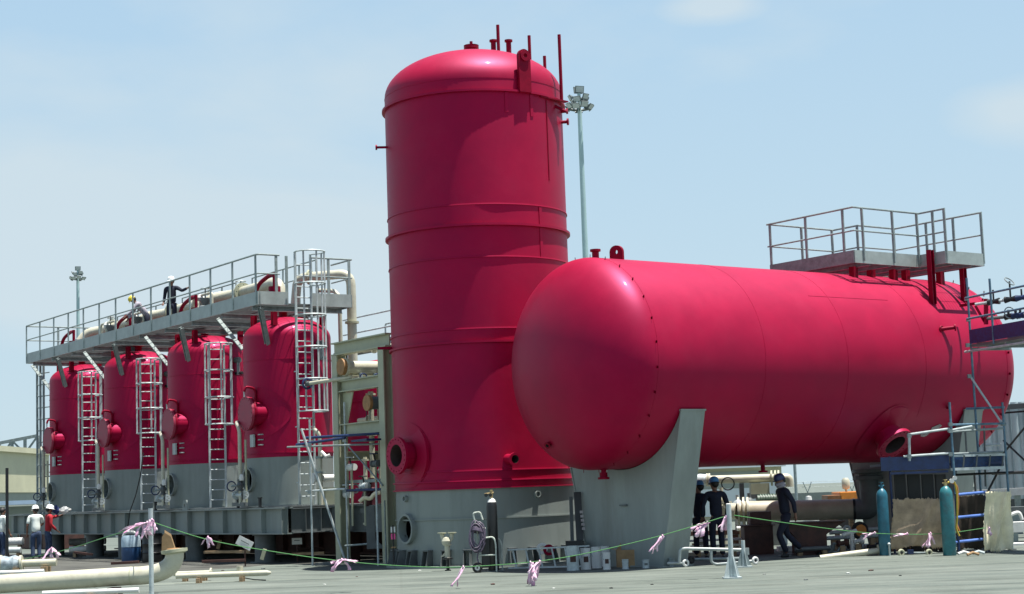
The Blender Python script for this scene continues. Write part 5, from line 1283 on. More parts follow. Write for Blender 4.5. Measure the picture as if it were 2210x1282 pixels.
cb = MB(); q = gnd(1912, 1199); q = q + V((.05, -.16, 0)); cb.lathe([(0, 0), (.02, 0), (.02, .22), (.035, .24), (.035, .26), (0, .29)], q, n=10); tag(centre(cb.build('torch_handle', GALV)), 'short pale torch handle leaning on the shaded gas cylinder', 'torch')
# ------------------------------------------------------------------ barricade posts, ropes, ribbons
ps = thing('barricade_post', 'grey barricade post with gusseted foot in front of the workers', 'post', gnd(1580, 1248))
o_ = V(ps.location); zt_ = at(1574, 1090, o_.y).z
MB().tube(o_ + ZUP * .02, o_ + ZUP * zt_, .045, 14).build('tube', GALV, ps)
MB().lathe([(0, 0), (.045, 0), (.045, .02), (.03, .03), (0, .03)], o_ + ZUP * zt_, n=14).build('cap', WHITE, ps)
MB().box(o_ + V((0, 0, .012)), (.32, .32, .024)).build('base_plate', GALV, ps)
for a in range(4):
    d = V((math.cos(a * PI / 2 + .5), math.sin(a * PI / 2 + .5), 0)); MB().prism([(.03, .02), (.17, .02), (.055, .40), (.03, .40)], o_ - ZUP.cross(d) * .006, d, ZUP, ZUP.cross(d) * .012).build('gusset', GALV, ps)
p2 = gnd(1606, 1224); ps2 = thing('short_post', 'short grey post with gusseted foot just behind the taller barricade post', 'post', p2)
MB().tube(p2 + ZUP * .02, p2 + ZUP * (at(1607, 1166, p2.y).z), .04, 12).build('tube', GALV, ps2); MB().box(p2 + V((0, 0, .012)), (.30, .30, .024)).build('base_plate', GALV, ps2)
for a in range(4):
    d = V((math.cos(a * PI / 2 + .3), math.sin(a * PI / 2 + .3), 0)); MB().prism([(.03, .02), (.16, .02), (.05, .33), (.03, .33)], p2 - ZUP.cross(d) * .006, d, ZUP, ZUP.cross(d) * .012).build('gusset', GALVD, ps2)
q = at(326, 1180, 30.6); zt_ = at(325, 1097, 30.6).z; ps3 = thing('barricade_post', 'grey barricade post at the left in front of the big cream pipe', 'post', V((q.x, q.y, 0)))
MB().tube(V((q.x, q.y, .0)), V((q.x, q.y, zt_)), .042, 14).build('tube', GALV, ps3); MB().box(V((q.x, q.y, .012)), (.3, .3, .024)).build('base_plate', GALV, ps3)


def rope(lab, pts):
    """pts: (px, y, depth)"""
    P_ = [at(*p) for p in pts]
    out = []
    for i in range(len(P_) - 1):
        p0, p1, p2_, p3 = P_[max(i - 1, 0)], P_[i], P_[i + 1], P_[min(i + 2, len(P_) - 1)]
        for k in range(8):
            t = k / 8; out.append(.5 * ((2 * p1) + (p2_ - p0) * t + (2 * p0 - 5 * p1 + 4 * p2_ - p3) * t * t + (3 * p1 - p0 - 3 * p2_ + p3) * t ** 3))
    out.append(P_[-1])
    o = MB().path(out, .0085, 6).build('barrier_rope', ROPE); return tag(centre(o), lab, 'rope', 'green barrier ropes')


rope('green rope running from the left post back to the workers at the far left', [(322, 1130, 30.7), (220, 1162, 36), (140, 1187, 42), (50, 1207, 46)])
rope('long green rope sagging between the left post and the post by the workers', [(330, 1127, 30.6), (450, 1165, 30.6), (600, 1192, 30.6), (740, 1211, 30.6), (880, 1222, 30.6), (1010, 1223, 30.6), (1200, 1206, 30.6), (1400, 1163, 30.7), (1570, 1113, 30.8)])
rope('green rope running from the right post across the brown sacking to the scaffold', [(1584, 1112, 30.8), (1700, 1129, 33), (1840, 1147, 35.5), (1940, 1153, 36.6), (2040, 1151, 36.7), (2128, 1139, 37)])


def ribbon(px, y, Y, n_, L, lab, seed, spread=.5, w=.03, dirx=0., droop=1.):
    rnd = random.Random(seed); o_ = at(px, y, Y); b = MB()
    for k in range(n_):
        a = rnd.uniform(-1, 1); p = V(o_) + V((rnd.uniform(-.02, .02), rnd.uniform(-.02, .02), 0)); pts = [p.copy()]
        d = V((dirx + a * spread, rnd.uniform(-.3, .3), -droop * rnd.uniform(.5, 1.1) + rnd.uniform(0, .35))).normalized()
        m = 7; l = L * rnd.uniform(.75, 1.3)
        for j in range(m):
            p = p + d * l / m; d = (d + V((rnd.uniform(-.3, .3), rnd.uniform(-.3, .3), rnd.uniform(-.35, .12) * droop))).normalized(); pts.append(p.copy())
        side = V((rnd.uniform(.6, 1), rnd.uniform(-.5, .5), rnd.uniform(-.3, .3)))
        vs = []
        for j, q in enumerate(pts):
            side = (side + V((rnd.uniform(-.3, .3), rnd.uniform(-.3, .3), rnd.uniform(-.2, .2)))).normalized(); ww = w * .72 * (1 + .35 * rnd.uniform(-1, 1)); vs += [q - side * ww, q + side * ww]
        b.vf(vs, [(2 * j, 2 * j + 1, 2 * j + 3, 2 * j + 2) for j in range(m)])
    b.torus(o_, V((1, 0, .1)), .02, .014, 10, 5)
    o = b.build('ribbon_tie', PINK, None, 180); s = o.modifiers.new('solid', 'SOLIDIFY'); s.thickness = .004
    return tag(centre(o), lab, 'ribbon', 'pink ribbons tied to the ropes')


ribbon(328, 1122, 30.45, 7, .22, 'pink ribbon knot tied round the top of the left barricade post', 1, .9, .04)
ribbon(318, 1128, 30.5, 6, .42, 'big pink ribbon bunch streaming left of the left barricade post', 2, .25, .045, -1.6, .6)
ribbon(312, 1132, 30.5, 4, .24, 'short pink ribbon tails hanging just left of the left barricade post', 22, .3, .05, -.1)
ribbon(449, 1160, 30.6, 4, .16, 'small pink ribbon below the skid on the long rope', 3, .8, .035)
ribbon(112, 1183, 43.5, 5, .34, 'pink ribbon on the rope at the feet of the worker in red', 4, .9, .05)
ribbon(738, 1208, 30.6, 9, .22, 'pink ribbon bunch by the foot of the leaning scaffold brace', 5, 1.6, .05, -.1, .35)
ribbon(1000, 1224, 30.6, 2, .42, 'long thin pink ribbon hanging in front of the black gas cylinder', 6, .12, .03, -.25)
ribbon(1165, 1212, 30.6, 5, .34, 'largest pink ribbon bunch hanging in front of the aluminium ladder', 7, .3, .045, -.35)
ribbon(1145, 1214, 30.6, 5, .36, 'pink ribbon tails hanging left of the largest ribbon bunch', 17, .35, .045, -.05)
ribbon(1430, 1157, 30.7, 4, .30, 'pink ribbon on the rope in front of the left saddle', 8, .25, .03, -.5)
ribbon(1527, 1128, 30.8, 6, .26, 'pink ribbon on the rope in front of the two workers in blue helmets', 9, .4, .045, -1.0, .8)
ribbon(1567, 1115, 30.75, 4, .24, 'pink ribbon tied beside the top of the right barricade post', 10, .25, .035, -.3)
ribbon(1888, 1150, 36.0, 4, .26, 'pink ribbon on the rope left of the shaded gas cylinder', 12, .2, .03, -1.3, .5)
ribbon(1958, 1152, 36.6, 4, .34, 'flat pink ribbon in front of the left half of the brown sacking', 13, .15, .035, -1.6, .3)
ribbon(2008, 1151, 36.6, 6, .32, 'pink ribbon in front of the right half of the brown sacking', 14, .3, .03, -.1)
ribbon(2135, 1140, 36.9, 3, .14, 'tiny pink ribbon where the rope meets the cream canvas', 15, .3, .03)

# ------------------------------------------------------------------ foreground pipes at the left
fp = thing('foreground_pipe', 'large cream pipe lying in the foreground with upturned flanged end', 'pipe', V((-8.6, 31.5, 0)))
YF = 31.6; a, b = at(-120, 1268, YF), at(322, 1240, YF)
d = at(377, 1193, YF)
b = at(282, 1243, YF); c = at(380, 1243, YF)
MB().path([a] + [b * (1 - k / 12) ** 2 + c * 2 * (k / 12) * (1 - k / 12) + d * (k / 12) ** 2 for k in range(13)], .168, 26).build('pipe_run', CREAM, fp)
fl_ = MB().lathe([(.05, 0), (.165, .0), (.24, .03), (.24, .085), (.17, .085), (.15, .09), (.15, .06), (.05, .06)], d - ZUP * .02, ZUP + V((-.10, 0, 0)), 36).build('flange', CREAMG, fp)
MB().lathe([(0, 0), (.15, 0), (.14, .03), (0, .04)], d + ZUP * .05, ZUP, 24).build('end_cover', BROWN, fp)
MB().lathe([(.168, 0), (.172, .0), (.172, .02), (.168, .02)], b + (b - a).normalized() * .0, (b - a), 26, closed=True).build('weld_band', CREAMG, fp)
for px, m_ in ((246, WOOD), (-40, WOOD)):
    q = at(px, 1262, YF); MB().box(V((q.x, q.y, .05)), (.22, .5, .10)).build('timber_bearer', m_, fp, 0, .008); MB().prism([(-.14, 0), (.14, 0), (.08, .09), (-.08, .09)], V((q.x, q.y - .2, .10)), V((1, 0, 0)), ZUP, V((0, .4, 0))).build('pipe_chock', RUSTB, fp)
c2 = MB(); q = at(367, 1186, 32.6); c2.prism([(-.10, 0), (.10, -.02), (.02, .24), (-.10, .32)], q, V((1, 0, 0)), ZUP, V((0, .012, .05))); c2.prism([(-.16, -.02), (-.10, 0), (-.10, .32), (-.15, .24)], q, V((1, 0, 0)), ZUP, V((0, .25, .0)))
tag(centre(c2.build('torn_carton', CARD, None, 0)), 'torn brown carton standing behind the flange of the foreground pipe', 'carton')
rows = [(92, 1281, 300, 1272, .045, WHITE, 'white pipe lying in front of the large cream pipe at the picture bottom', 29.8), (-40, 1238, 95, 1233, .05, WHITE, 'white pipe lying behind the large cream pipe at the left edge', 35.5)]
for x0, y0, x1, y1, r, m_, lab, Y in rows:
    a, b = at(x0, y0, Y), at(x1, y1, Y); zc_ = max(r + .004, min(a.z, b.z)); a.z = b.z = zc_
    t = thing('white_pipe', lab, 'pipe', V(((a.x + b.x) / 2, Y, 0))); MB().tube(a, b, r, 14).build('pipe_run', m_, t)
    if zc_ - r > .02: MB().box(V((a.lerp(b, .5).x, Y, (zc_ - r) / 2)), (.1, .3, zc_ - r)).build('bearer', WOOD, t)
ppA = thing('spool_pipe', 'longer pale pipe with blind flange lying right of the foreground elbow', 'pipe', V((-5.9, 36, 0)))
a, b = at(380, 1258, 36.3), at(578, 1252, 36.3); b.z = a.z = .16; MB().tube(a, b, .058, 14).build('pipe_run', CREAM, ppA); q = a.lerp(b, .69); MB().tube(q + V((0, .09, .04)), q + V((0, .09, .16)), .07, 12).build('branch_flange', CREAM, ppA)
MB().lathe([(0, 0), (.05, 0), (.03, .06), (0, .08)], b, (b - a), 12).build('end_cap', CREAM, ppA)
for s0 in (.25, .72): p = a.lerp(b, s0); MB().box(V((p.x, p.y, .05)), (.08, .3, .10)).build('bearer', WOOD, ppA)
MB().path([a.lerp(b, .75) - ZUP * .09, a.lerp(b, .85) - ZUP * .13, a.lerp(b, .98) - ZUP * .15], .012, 6).build('tie_strip', BLACK, ppA)
ppB = thing('spool_pipe', 'shorter pale flanged pipe lying behind the longer one', 'pipe', V((-6.4, 37, 0)))
a, b = at(375, 1246, 37.3), at(458, 1243, 37.3); a.z = b.z = .17; MB().tube(a, b, .05, 14).build('pipe_run', CREAM, ppB); MB().flange(b - V((.04, 0, 0)), (b - a), .045, .10, .035, 8, n=20).build('flange', CREAM, ppB)
for s0 in (.3, .8): p = a.lerp(b, s0); MB().box(V((p.x, p.y, .06)), (.08, .3, .12)).build('bearer', WOOD, ppB)
# wrapped valve spool at the far left
ws = thing('wrapped_spool', 'cream pipe spool with wrapped grey valve at the left edge behind the foreground pipe', 'pipe', V((-11.6, 40, 0)))
a, b = at(40, 1215, 40.2), at(122, 1211, 40.2); a.z = b.z = .42; MB().tube(a, b, .085, 16).build('pipe_run', CREAM, ws)
q = at(20, 1216, 40.2); q.z = .42
MB().lathe([(0, -.3), (.14, -.28), (.19, -.12), (.16, 0), (.2, .14), (.13, .28), (0, .3)], q, V((1, 0, 0)), 16).build('wrapped_valve', mat('grey plastic wrap', (.36, .42, .45), .35, var=.3, scale=9), ws)
for k in range(4): MB().flange(at(2 - k * 4 if k < 2 else 42 + k, 1216, 40.2) + V((0, 0, .0)), V((1, .1, .1)), .06, .19, .045, 8, n=22).build('flange', CREAM, ws)
for s_ in (-.9, .1, .75): MB().box(V((b.x - 1.0 + s_, b.y, .165)), (.14, .4, .33)).build('bearer', WOOD, ws)
for i, (px, y, lab) in enumerate(((58, 1226, 'pale clamp scrap below the wrapped valve at the left'), (78, 1230, 'white wrap scrap below the pipe spool at the left'), (92, 1226, 'grey clamp scrap at the left, near the spool end'))):
    q = at(px, y, 38.6); q.z = max(.05, q.z); b_ = MB(); b_.torus(V((q.x, q.y, .09)), V((.8, -.5, .2)), .08, .028, 16, 6); b_.box(V((q.x + .06, q.y, .03)), (.14, .08, .06)); tag(centre(b_.build('clamp_scrap', WHITE if i != 2 else GALVD)), lab, 'scrap')

# drums and signs under the skid
dq = gnd(283, 1214); dm = thing('blue_drum', 'open blue and white plastic drum under the skid by the left post', 'drum', dq)
MB().lathe([(0, 0), (.26, 0), (.28, .03), (.285, .42), (.28, .44), (.285, .46)], dq, n=26).build('lower_shell', DRUM, dm)
MB().lathe([(.285, .46), (.28, .72), (.25, .80), (.25, .76), (.26, .70)], dq, n=26).build('upper_shell', mat('pale blue plastic', (.45, .58, .66), .45, var=.2, scale=5), dm)
MB().path([dq + V((-.2, -.1, .78)), dq + V((-.1, -.16, .9)), dq + V((.1, -.16, .9)), dq + V((.22, -.1, .8))], .05, 8, bend=.1).build('plastic_liner', WHITE, dm)
dq = gnd(320, 1214) + V((.1, .1, 0)); d2 = thing('black_drum', 'black drum standing right of the blue one under the skid', 'drum', dq)
MB().lathe([(0, 0), (.29, 0), (.30, .03), (.29, .26), (.305, .28), (.29, .30), (.29, .52), (.305, .54), (.29, .56), (.29, .82), (.30, .84), (.28, .84), (.27, .80), (0, .79)], dq, n=26).build('drum_shell', BLACK, d2)
MB().tube(dq + V((.1, -.05, .79)), dq + V((.1, -.05, .83)), .035, 10).build('bung', GALV, d2)
for i, (px, y, Y, sz, m_, lab, rz) in enumerate(((528, 1172, 44.6, (.42, .02, .24), WHITE, 'white notice board leaning under the skid, its face tilted', .5), (641, 1168, 46.3, (.27, .02, .17), WHITE, 'small white sign with a dark line hanging under the skid end', 0))):
    q = at(px, y, Y); t = thing('white_sign', lab, 'sign', V((q.x, q.y, 0))); X = V((math.cos(rz), 0, -math.sin(rz))); Z = V((math.sin(rz), 0, math.cos(rz)))
    MB().box(q, sz, X, V((0, 1, 0)), Z).build('panel', m_, t); MB().box(q - V((0, sz[1] / 2 + .004, 0)) + Z * .02, (sz[0] * .55, .004, .02), X, V((0, 1, 0)), Z).build('line_mark', GREYD, t)
    MB().tube(V((q.x, q.y + .03, 0)), V((q.x, q.y + .03, q.z)), .02, 6).build('stake', RUSTB, t)
# timber and scrap under the skid
random.seed(5)
for i, (x0, y0, x1, y1, Y, m_, lab) in enumerate(((440, 1192, 540, 1190, 46.8, WOOD, 'long timber lying in the shade under the skid middle'), (436, 1212, 530, 1209, 44.6, RUSTB, 'rusty flat bar lying in the shade under the skid'), (160, 1192, 200, 1197, 53.5, RUSTB, 'rusty bar lying right of the worker in red'), (630, 1196, 700, 1193, 46, WOOD, 'pale timber lying under the near end of the skid'),
                                          (565, 1208, 572, 1185, 45.3, CREAMG, 'thin upright pale stake by the near pedestal'), (680, 1218, 735, 1214, 43, GREYD, 'grey bar lying at the scaffold foot'), (240, 1216, 300, 1213, 45.5, RUSTB, 'rusty bar lying before the blue drum'), (470, 1185, 476, 1165, 50, WOOD, 'brown stake leaning under the skid'), (640, 1185, 700, 1183, 48.5, RUSTB, 'dark rusty beam under the skid end'))):
    a, b = at(x0, y0, Y), at(x1, y1, Y); a.z = max(a.z, .05); b.z = max(b.z, .05); b_ = MB().beam(a, b, .10, .07, V((0, 1, 0)) if abs(x1 - x0) < 20 else ZUP); tag(centre(b_.build('timber' if m_ is WOOD else 'steel_bar', m_, None, 0, .006)), lab, 'timber' if m_ is WOOD else 'bar')
# small debris on the concrete
deb = [(568, 1228), (1195, 1270), (1065, 1262), (1408, 1262), (1650, 1240), (1830, 1238), (1880, 1232), (1944, 1243), (640, 1222), (905, 1232), (480, 1232), (1320, 1270), (1740, 1252), (700, 1262), (770, 1245)]
for i, (px, y) in enumerate(deb):
    q = gnd(px, y); rnd = random.Random(i); s = rnd.uniform(.015, .04); b_ = MB(); bmesh.ops.create_icosphere(b_.bm, subdivisions=1, radius=s)
    for v_ in b_.bm.verts: v_.co = V((v_.co.x * rnd.uniform(.8, 2.2), v_.co.y * rnd.uniform(.7, 1.2), (v_.co.z + s * .6) * .5)) + q
    tag(centre(b_.build('debris_chip', [GREYD, WHITE, RUSTB, BLACK][i % 4], None, 20)), 'small loose chip lying on the open concrete yard', 'debris', 'loose chips on the concrete')

# ------------------------------------------------------------------ objects in front of the tower
YB = 37.0
bc = gnd(1066, 1234); bcyl = thing('black_gas_cylinder', 'tall black gas cylinder standing on a trolley before the tower skirt', 'gas cylinder', bc + V((0, 0, .03)))
h = at(1062, 1058, bc.y).z
MB().lathe([(0, .03), (.105, .03), (.115, .05), (.115, h - .34), (.105, h - .27), (.07, h - .20), (.035, h - .17)], bc, n=26).build('bottle', BLACK, bcyl)
MB().lathe([(.10, h - .265), (.075, h - .205), (.04, h - .175), (.036, h - .17)], bc + ZUP * .004, n=20).build('shoulder_band', WHITE, bcyl)
vb = MB().lathe([(.034, h - .18), (.034, h - .06), (.018, h - .05), (.018, h), (0, h)], bc, n=12).build('valve', BRASS, bcyl)
MB().tube(bc + V((-.14, -.02, h - .08)), bc + V((.05, 0, h - .05)), .02, 8).build('regulator_arm', BRASS, vb)
for dx, dz in ((-.11, -.10), (-.02, -.10)): MB().tube(bc + V((dx, -.06, h + dz)), bc + V((dx, -.02, h + dz)), .04, 12).build('gauge', BLACK, vb)
MB().tube(bc + V((0, 0, h - .02)), bc + V((0, 0, h + .01)), .035, 10).build('valve_knob', BRASS, vb)
tr = thing('cylinder_trolley', 'two wheeled tube trolley carrying the black gas cylinder', 'trolley', bc - V((.15, 0, 0)))
lx = at(1030, 1200, bc.y).x - bc.x
TUBW = mat('pale worn tube paint', (.50, .55, .48), .5, var=.25, scale=12)
for s in (.13,):
    MB().path([bc + V((-.17, -s - .03, .72)), bc + V((.02, -s - .03, .74)), bc + V((.06, -s - .03, .60)), bc + V((.06, -s - .03, .01))], .018, 8, bend=.08).build('frame_hoop', TUBW, tr)
    MB().path([bc + V((.0, s + .03, .72)), bc + V((.15, s + .03, .68)), bc + V((.18, s + .0, .55)), bc + V((.18, s + .0, .01))], .016, 8, bend=.08).build('frame_hoop', TUBW, tr)
for dx in (-.32,): MB().tube(bc + V((dx, -.08, .04)), bc + V((dx, -.08, .95)), .018, 8).build('side_tube', TUBW, tr)
for z in (.36,): MB().tube(bc + V((-.32, -.13, z)), bc + V((.06, -.16, z)), .017, 8).build('cross_tube', TUBW, tr)
MB().tube(bc + V((-.32, -.1, .95)), bc + V((-.14, -.14, .92)), .015, 8).build('cross_tube', TUBW, tr)
MB().path([bc + V((-.36, -.1, 1.05)), bc + V((-.40, -.1, 1.25)), bc + V((-.25, -.1, 1.27)), bc + V((-.2, -.1, 1.1))], .02, 8, bend=.05).build('handle', TUBW, tr)
MB().box(bc + V((-.05, .02, .016)), (.55, .3, .02)).build('foot_plate', GREYD, tr)
MB().box(bc + V((-.10, .03, .40)), (.30, .22, .62)).build('tool_box', BLACK, tr, 0, .02)
for y_ in (-.20, .2):
    q = bc + V((lx - .0, y_ - .02, .105)); wl = MB().torus(q, V((0, 1, 0)), .075, .032, 28, 8).build('wheel', RUBBER, tr); MB().tube(q - V((0, .025, 0)), q + V((0, .025, 0)), .055, 20).build('rim', WHITE, wl); MB().tube(q - V((0, .032, 0)), q + V((0, .032, 0)), .02, 10).build('hub', BLACK, wl)
MB().tube(bc + V((lx, -.22, .105)), bc + V((lx, .2, .105)), .012, 8).build('axle', GREYD, tr)
hc = thing('coiled_hose', 'mauve hose coiled and hung on the cylinder trolley', 'hose', bc + V((-.33, -.15, .2)))
rnd = random.Random(4); oh = bc + V((-.32, -.17, .0)); pts = []
for k in range(9):
    r_ = .12 + .02 * rnd.uniform(-1, 1); off = V((rnd.uniform(-.05, .05), rnd.uniform(-.03, .03) - .01 * k, 0))
    for j in range(14):
        a = 2 * PI * j / 14; pts.append(oh + off + V((math.cos(a) * r_, math.sin(a) * .03, .76 + math.sin(a) * (.27 + .03 * math.sin(k * 2)) - .05 * math.sin(k))))
MB().path(pts, .017, 6).build('coil', PURP, hc)
for k in range(3): MB().torus(oh + V((0, 0, .90 - k * .02)), V((.25, .3, 1)), .10 + .01 * k, .02, 18, 6).build('wrap', PURP, hc)
MB().path([oh + V((.02, -.02, .5)), oh + V((-.02, -.03, .3)), oh + V((.03, -.02, .12)), oh + V((.06, 0, .07))], .017, 6, bend=.05).build('tail', PURP, hc)
# cream hydrant-like fitting
hq = gnd(967, 1232); hy = thing('twin_outlet_fitting', 'cream twin outlet pipe fitting on a short post before the tower skirt', 'fitting', hq)
MB().lathe([(0, 0), (.07, 0), (.07, .02), (.035, .03), (.035, .24), (.11, .25), (.11, .28), (.05, .30)], hq, n=18).build('stem', BLACK, hy)
MB().lathe([(.10, .28), (.06, .30), (.062, .55), (.10, .56), (.10, .58), (.0, .60)], hq, n=18).build('body', CREAM, hy)
MB().lathe([(0, -.02), (.09, 0), (.11, .07), (.08, .14), (0, .16)], hq + V((-.02, -.03, .58)), ZUP, 16).build('bowl', CREAM, hy)
for s in (-1, 1):
    MB().path([hq + V((0, 0, .64)), hq + V((s * .09, 0, .68)), hq + V((s * .11, 0, .80))], .045, 10, bend=.06).build('outlet', CREAM, hy); MB().lathe([(.04, 0), (.10, .015), (.10, .035), (0, .035)], hq + V((s * .11, 0, .80)), n=18).build('outlet_flange', CREAMG, hy)
MB().prism([(0, 0), (.1, .02), (.1, .1)], hq + V((-.16, -.02, .30)), V((1, 0, 0)), ZUP, V((0, .03, 0))).build('handle', CREAM, hy)
# ladder lying on its side
la = thing('aluminium_ladder', 'pale aluminium ladder lying on its long edge before the tower', 'ladder', gnd(1170, 1228))
a, b = at(1096, 1187, 37.0), at(1272, 1178, 36.6); a2, b2 = at(1120, 1217, 36.9), at(1250, 1212, 36.5)
MB().beam(a, b, .03, .07, V((0, 1, 0))).build('side_rail', GALV, la); ga = V((a.x, a.y, .05)); gb = V((b.x, b.y, .05)); MB().beam(ga, gb, .03, .07, V((0, 1, 0))).build('side_rail', GALV, la)
for k in range(6): s0 = .1 + .16 * k; MB().tube(ga.lerp(gb, s0), a.lerp(b, s0 - .04), .02, 8).build('rung', GALV, la)
for px, y, m_, lab, r in ((1170, 1184, WHITE, 'white tape roll leaning behind the aluminium ladder', .12), (1184, 1187, RED2, 'red flange ring leaning next to the white tape roll', .12)):
    q = at(px, y, 37.3); b_ = MB(); b_.lathe([(r * .5, -.03), (r, -.03), (r, .03), (r * .5, .03)], V((q.x, q.y, max(r, q.z))), V((.25, -1, .1)), 26, closed=True); tag(centre(b_.build('ring_roll', m_)), lab, 'ring')
# dark plates leaning between tower and saddle
for i, (x0, y0, x1, y1, wd, Y, m_, lab) in enumerate(((1246, 1062, 1254, 1200, .16, 37.9, BLACK, 'tall black plank leaning between the tower and the saddle'), (1232, 1072, 1236, 1200, .08, 38.3, GREYD, 'dark narrow plank leaning against the tower skirt, right side'), (1240, 1160, 1260, 1200, .35, 37.7, BLACK, 'low dark box behind the paint cans by the saddle'))):
    a, b = at(x0, y0, Y), at(x1, y1, Y - .25); b.z = max(.02, b.z - .2) if i < 2 else .02; b_ = MB().beam(b, a, .04, wd, V((1, 0, 0))) if i < 2 else MB().box(V((a.x, a.y, .28)), (.4, .3, .56)); tag(centre(b_.build('dark_plank' if i < 2 else 'dark_box', m_, None, 0, .006)), lab, 'plank' if i < 2 else 'box')
wl_ = MB(); q = at(1254, 1110, 37.55)
for k in range(5): wl_.box(q + V((.01 + .008 * k, 0, .05 - .09 * k)), (.07, .02, .055), V((1, 0, 0)))
tag(centre(wl_.build('label_strip', PAPER, None, 0)), 'white marking strip stuck on the leaning black plank', 'strip')
# paint cans at the foot of the left saddle
cans = [(1237, 1231, 1178, .135, GALV, 'largest grey paint can at the left, by the ladder end', 1), (1265, 1229, 1183, .11, WHITE, 'white paint can right of the largest grey can', 1), (1288, 1226, 1180, .11, WHITE, 'white paint can behind the short one', 0), (1310, 1229, 1192, .085, WHITE, 'short white paint can in front of the row', 1), (1310, 1222, 1178, .13, WHITE, 'tall white paint can with dark square label', 2), (1350, 1228, 1207, .07, GALV, 'small silver can in front of the open carton', 0), (1394, 1226, 1208, .075, GALV, 'small silver can right of the open carton', 3), (1450, 1224, 1205, .07, GALVD, 'dull grey can below the saddle end plate', 0)]
for px, yb, yt, r, m_, lab, mk in cans:
    q = gnd(px, yb); q = V((q.x, q.y, 0)); h = max(.12, at(px, yt, q.y).z); t = thing('paint_can', lab, 'can', q, 'paint cans at the saddle foot')
    MB().lathe([(0, 0), (r, 0), (r, .012), (r - .005, .018), (r - .005, h - .02), (r, h - .014), (r, h), (r - .02, h), (r - .024, h - .012), (0, h - .012)], q, n=28).build('can_body', m_, t)
    MB().path([q + V((-r, 0, h * .8)), q + V((-r * .8, -r * .7, h * .55)), q + V((r * .8, -r * .7, h * .55)), q + V((r, 0, h * .8))], .005, 5, bend=.04).build('wire_handle', GALVD, t)
    if mk in (1, 2, 3):
        vs = []; a0, a1 = R(-115 if mk != 2 else -110), R(-62 if mk != 2 else -70)
        for k in range(9):
            a = a0 + (a1 - a0) * k / 8
            for z in (.35, .62): vs.append(q + V((math.cos(a) * (r + .001), math.sin(a) * (r + .001), h * z)))
        MB().vf(vs, [(2 * k, 2 * k + 2, 2 * k + 3, 2 * k + 1) for k in range(8)]).build('label_patch', {1: RUSTB, 2: GREYD, 3: GREYD}[mk], t)
cq = gnd(1362, 1224); ct = thing('open_carton', 'open brown cardboard carton with flaps at the saddle foot', 'carton', cq + V((0, .2, 0)))
hh = .36; wdt = .56; o_ = cq + V((0, .25, 0))
for dx, dy, sx_, sy in ((0, -.17, wdt, .012), (0, .17, wdt, .012), (-wdt / 2, 0, .012, .33), (wdt / 2, 0, .012, .33)): MB().box(o_ + V((dx, dy, hh / 2)), (sx_, sy, hh)).build('side_panel', CARD, ct)
for sgn in (-1, 1): MB().prism([(0, 0), (.17, .05), (.17, .062), (0, .012)], o_ + V((sgn * wdt / 2, -.16, hh)), V((sgn, 0, 0)), ZUP, V((0, .32, 0))).build('flap', CARD, ct)
MB().prism([(-.27, 0), (.27, 0), (.20, .13), (-.16, .16)], o_ + V((0, .17, hh)), V((1, 0, 0)), ZUP, V((0, .012, 0))).build('flap', CARD, ct)
# tube frame on small wheels
tf_ = thing('wheeled_tube_frame', 'low grey tube frame on small wheels between the saddle and the barricade post', 'frame', gnd(1545, 1222))
FRM = mat('dull grey tube', (.34, .38, .37), .45, metal=.2, var=.15, scale=8)
Yf = 35.6
MB().path([at(1466, 1216, Yf), at(1468, 1186, Yf), at(1478, 1184, Yf), at(1612, 1187, Yf)], .035, 10, bend=.08).build('top_tube', FRM, tf_)
MB().path([at(1535, 1188, Yf), at(1535, 1213, Yf), at(1545, 1218, Yf), at(1625, 1211, Yf)], .033, 10, bend=.08).build('bottom_tube', FRM, tf_)
MB().tube(at(1440, 1216, Yf), at(1478, 1215, Yf), .03, 8).build('draw_tube', FRM, tf_); MB().tube(at(1490, 1207, Yf + .8), at(1600, 1205, Yf + .8), .03, 8).build('rear_tube', GALVD, tf_)
MB().box(at(1610, 1190, Yf), (.12, .08, .14)).build('bracket', FRM, tf_)
for x, y in ((1480, 1216), (1492, 1208), (1630, 1212)):
    q = at(x, y, Yf + (.7 if x == 1492 else 0)); q.z = max(q.z, .085); wl = MB().torus(q, V((.55, -1, 0)), .055, .028, 24, 8).build('wheel', WHITE if x != 1492 else RUBBER, tf_); MB().tube(q - V((.0, .02, 0)), q + V((0, .02, 0)), .03, 10).build('hub', BLACK, wl)
bx_ = MB(); q = gnd(1420, 1222); bx_.box(V((q.x + .05, q.y + .1, .05)), (.5, .2, .10)); tag(centre(bx_.build('steel_scrap', GREYD, None, 0, .008)), 'flat grey steel scrap at the foot of the left saddle', 'scrap')
# pink and white tag left of the tower
tg = thing('tag_board', 'white and pink tag hanging left of the tower base', 'tag', at(848, 1150, 40.2)); q = at(848, 1143, 40.2)
MB().box(q, (.11, .01, .13)).build('white_card', WHITE, tg); MB().box(q - ZUP * .16, (.10, .012, .13)).build('pink_card', mat('bright pink card', (.75, .08, .28), .6), tg); MB().box(q - ZUP * .41, (.11, .01, .03)).build('lower_strip', CARD, tg); MB().tube(V((q.x, q.y + .02, 0)), q + ZUP * .1, .02, 6).build('stake', BLACK, tg)
q = at(795, 1078, 42.3); b_ = MB(); b_.path([q + V((-.22, 0, -.05)), q + V((-.1, 0, .06)), q + V((.05, .02, 0)), q + V((.15, 0, .14)), q + V((.3, 0, .16))], .05, 8, bend=.1); tag(centre(b_.build('rag_bundle', TARPC)), 'pale rag bundle lying on the equipment base inside the rack', 'rag')
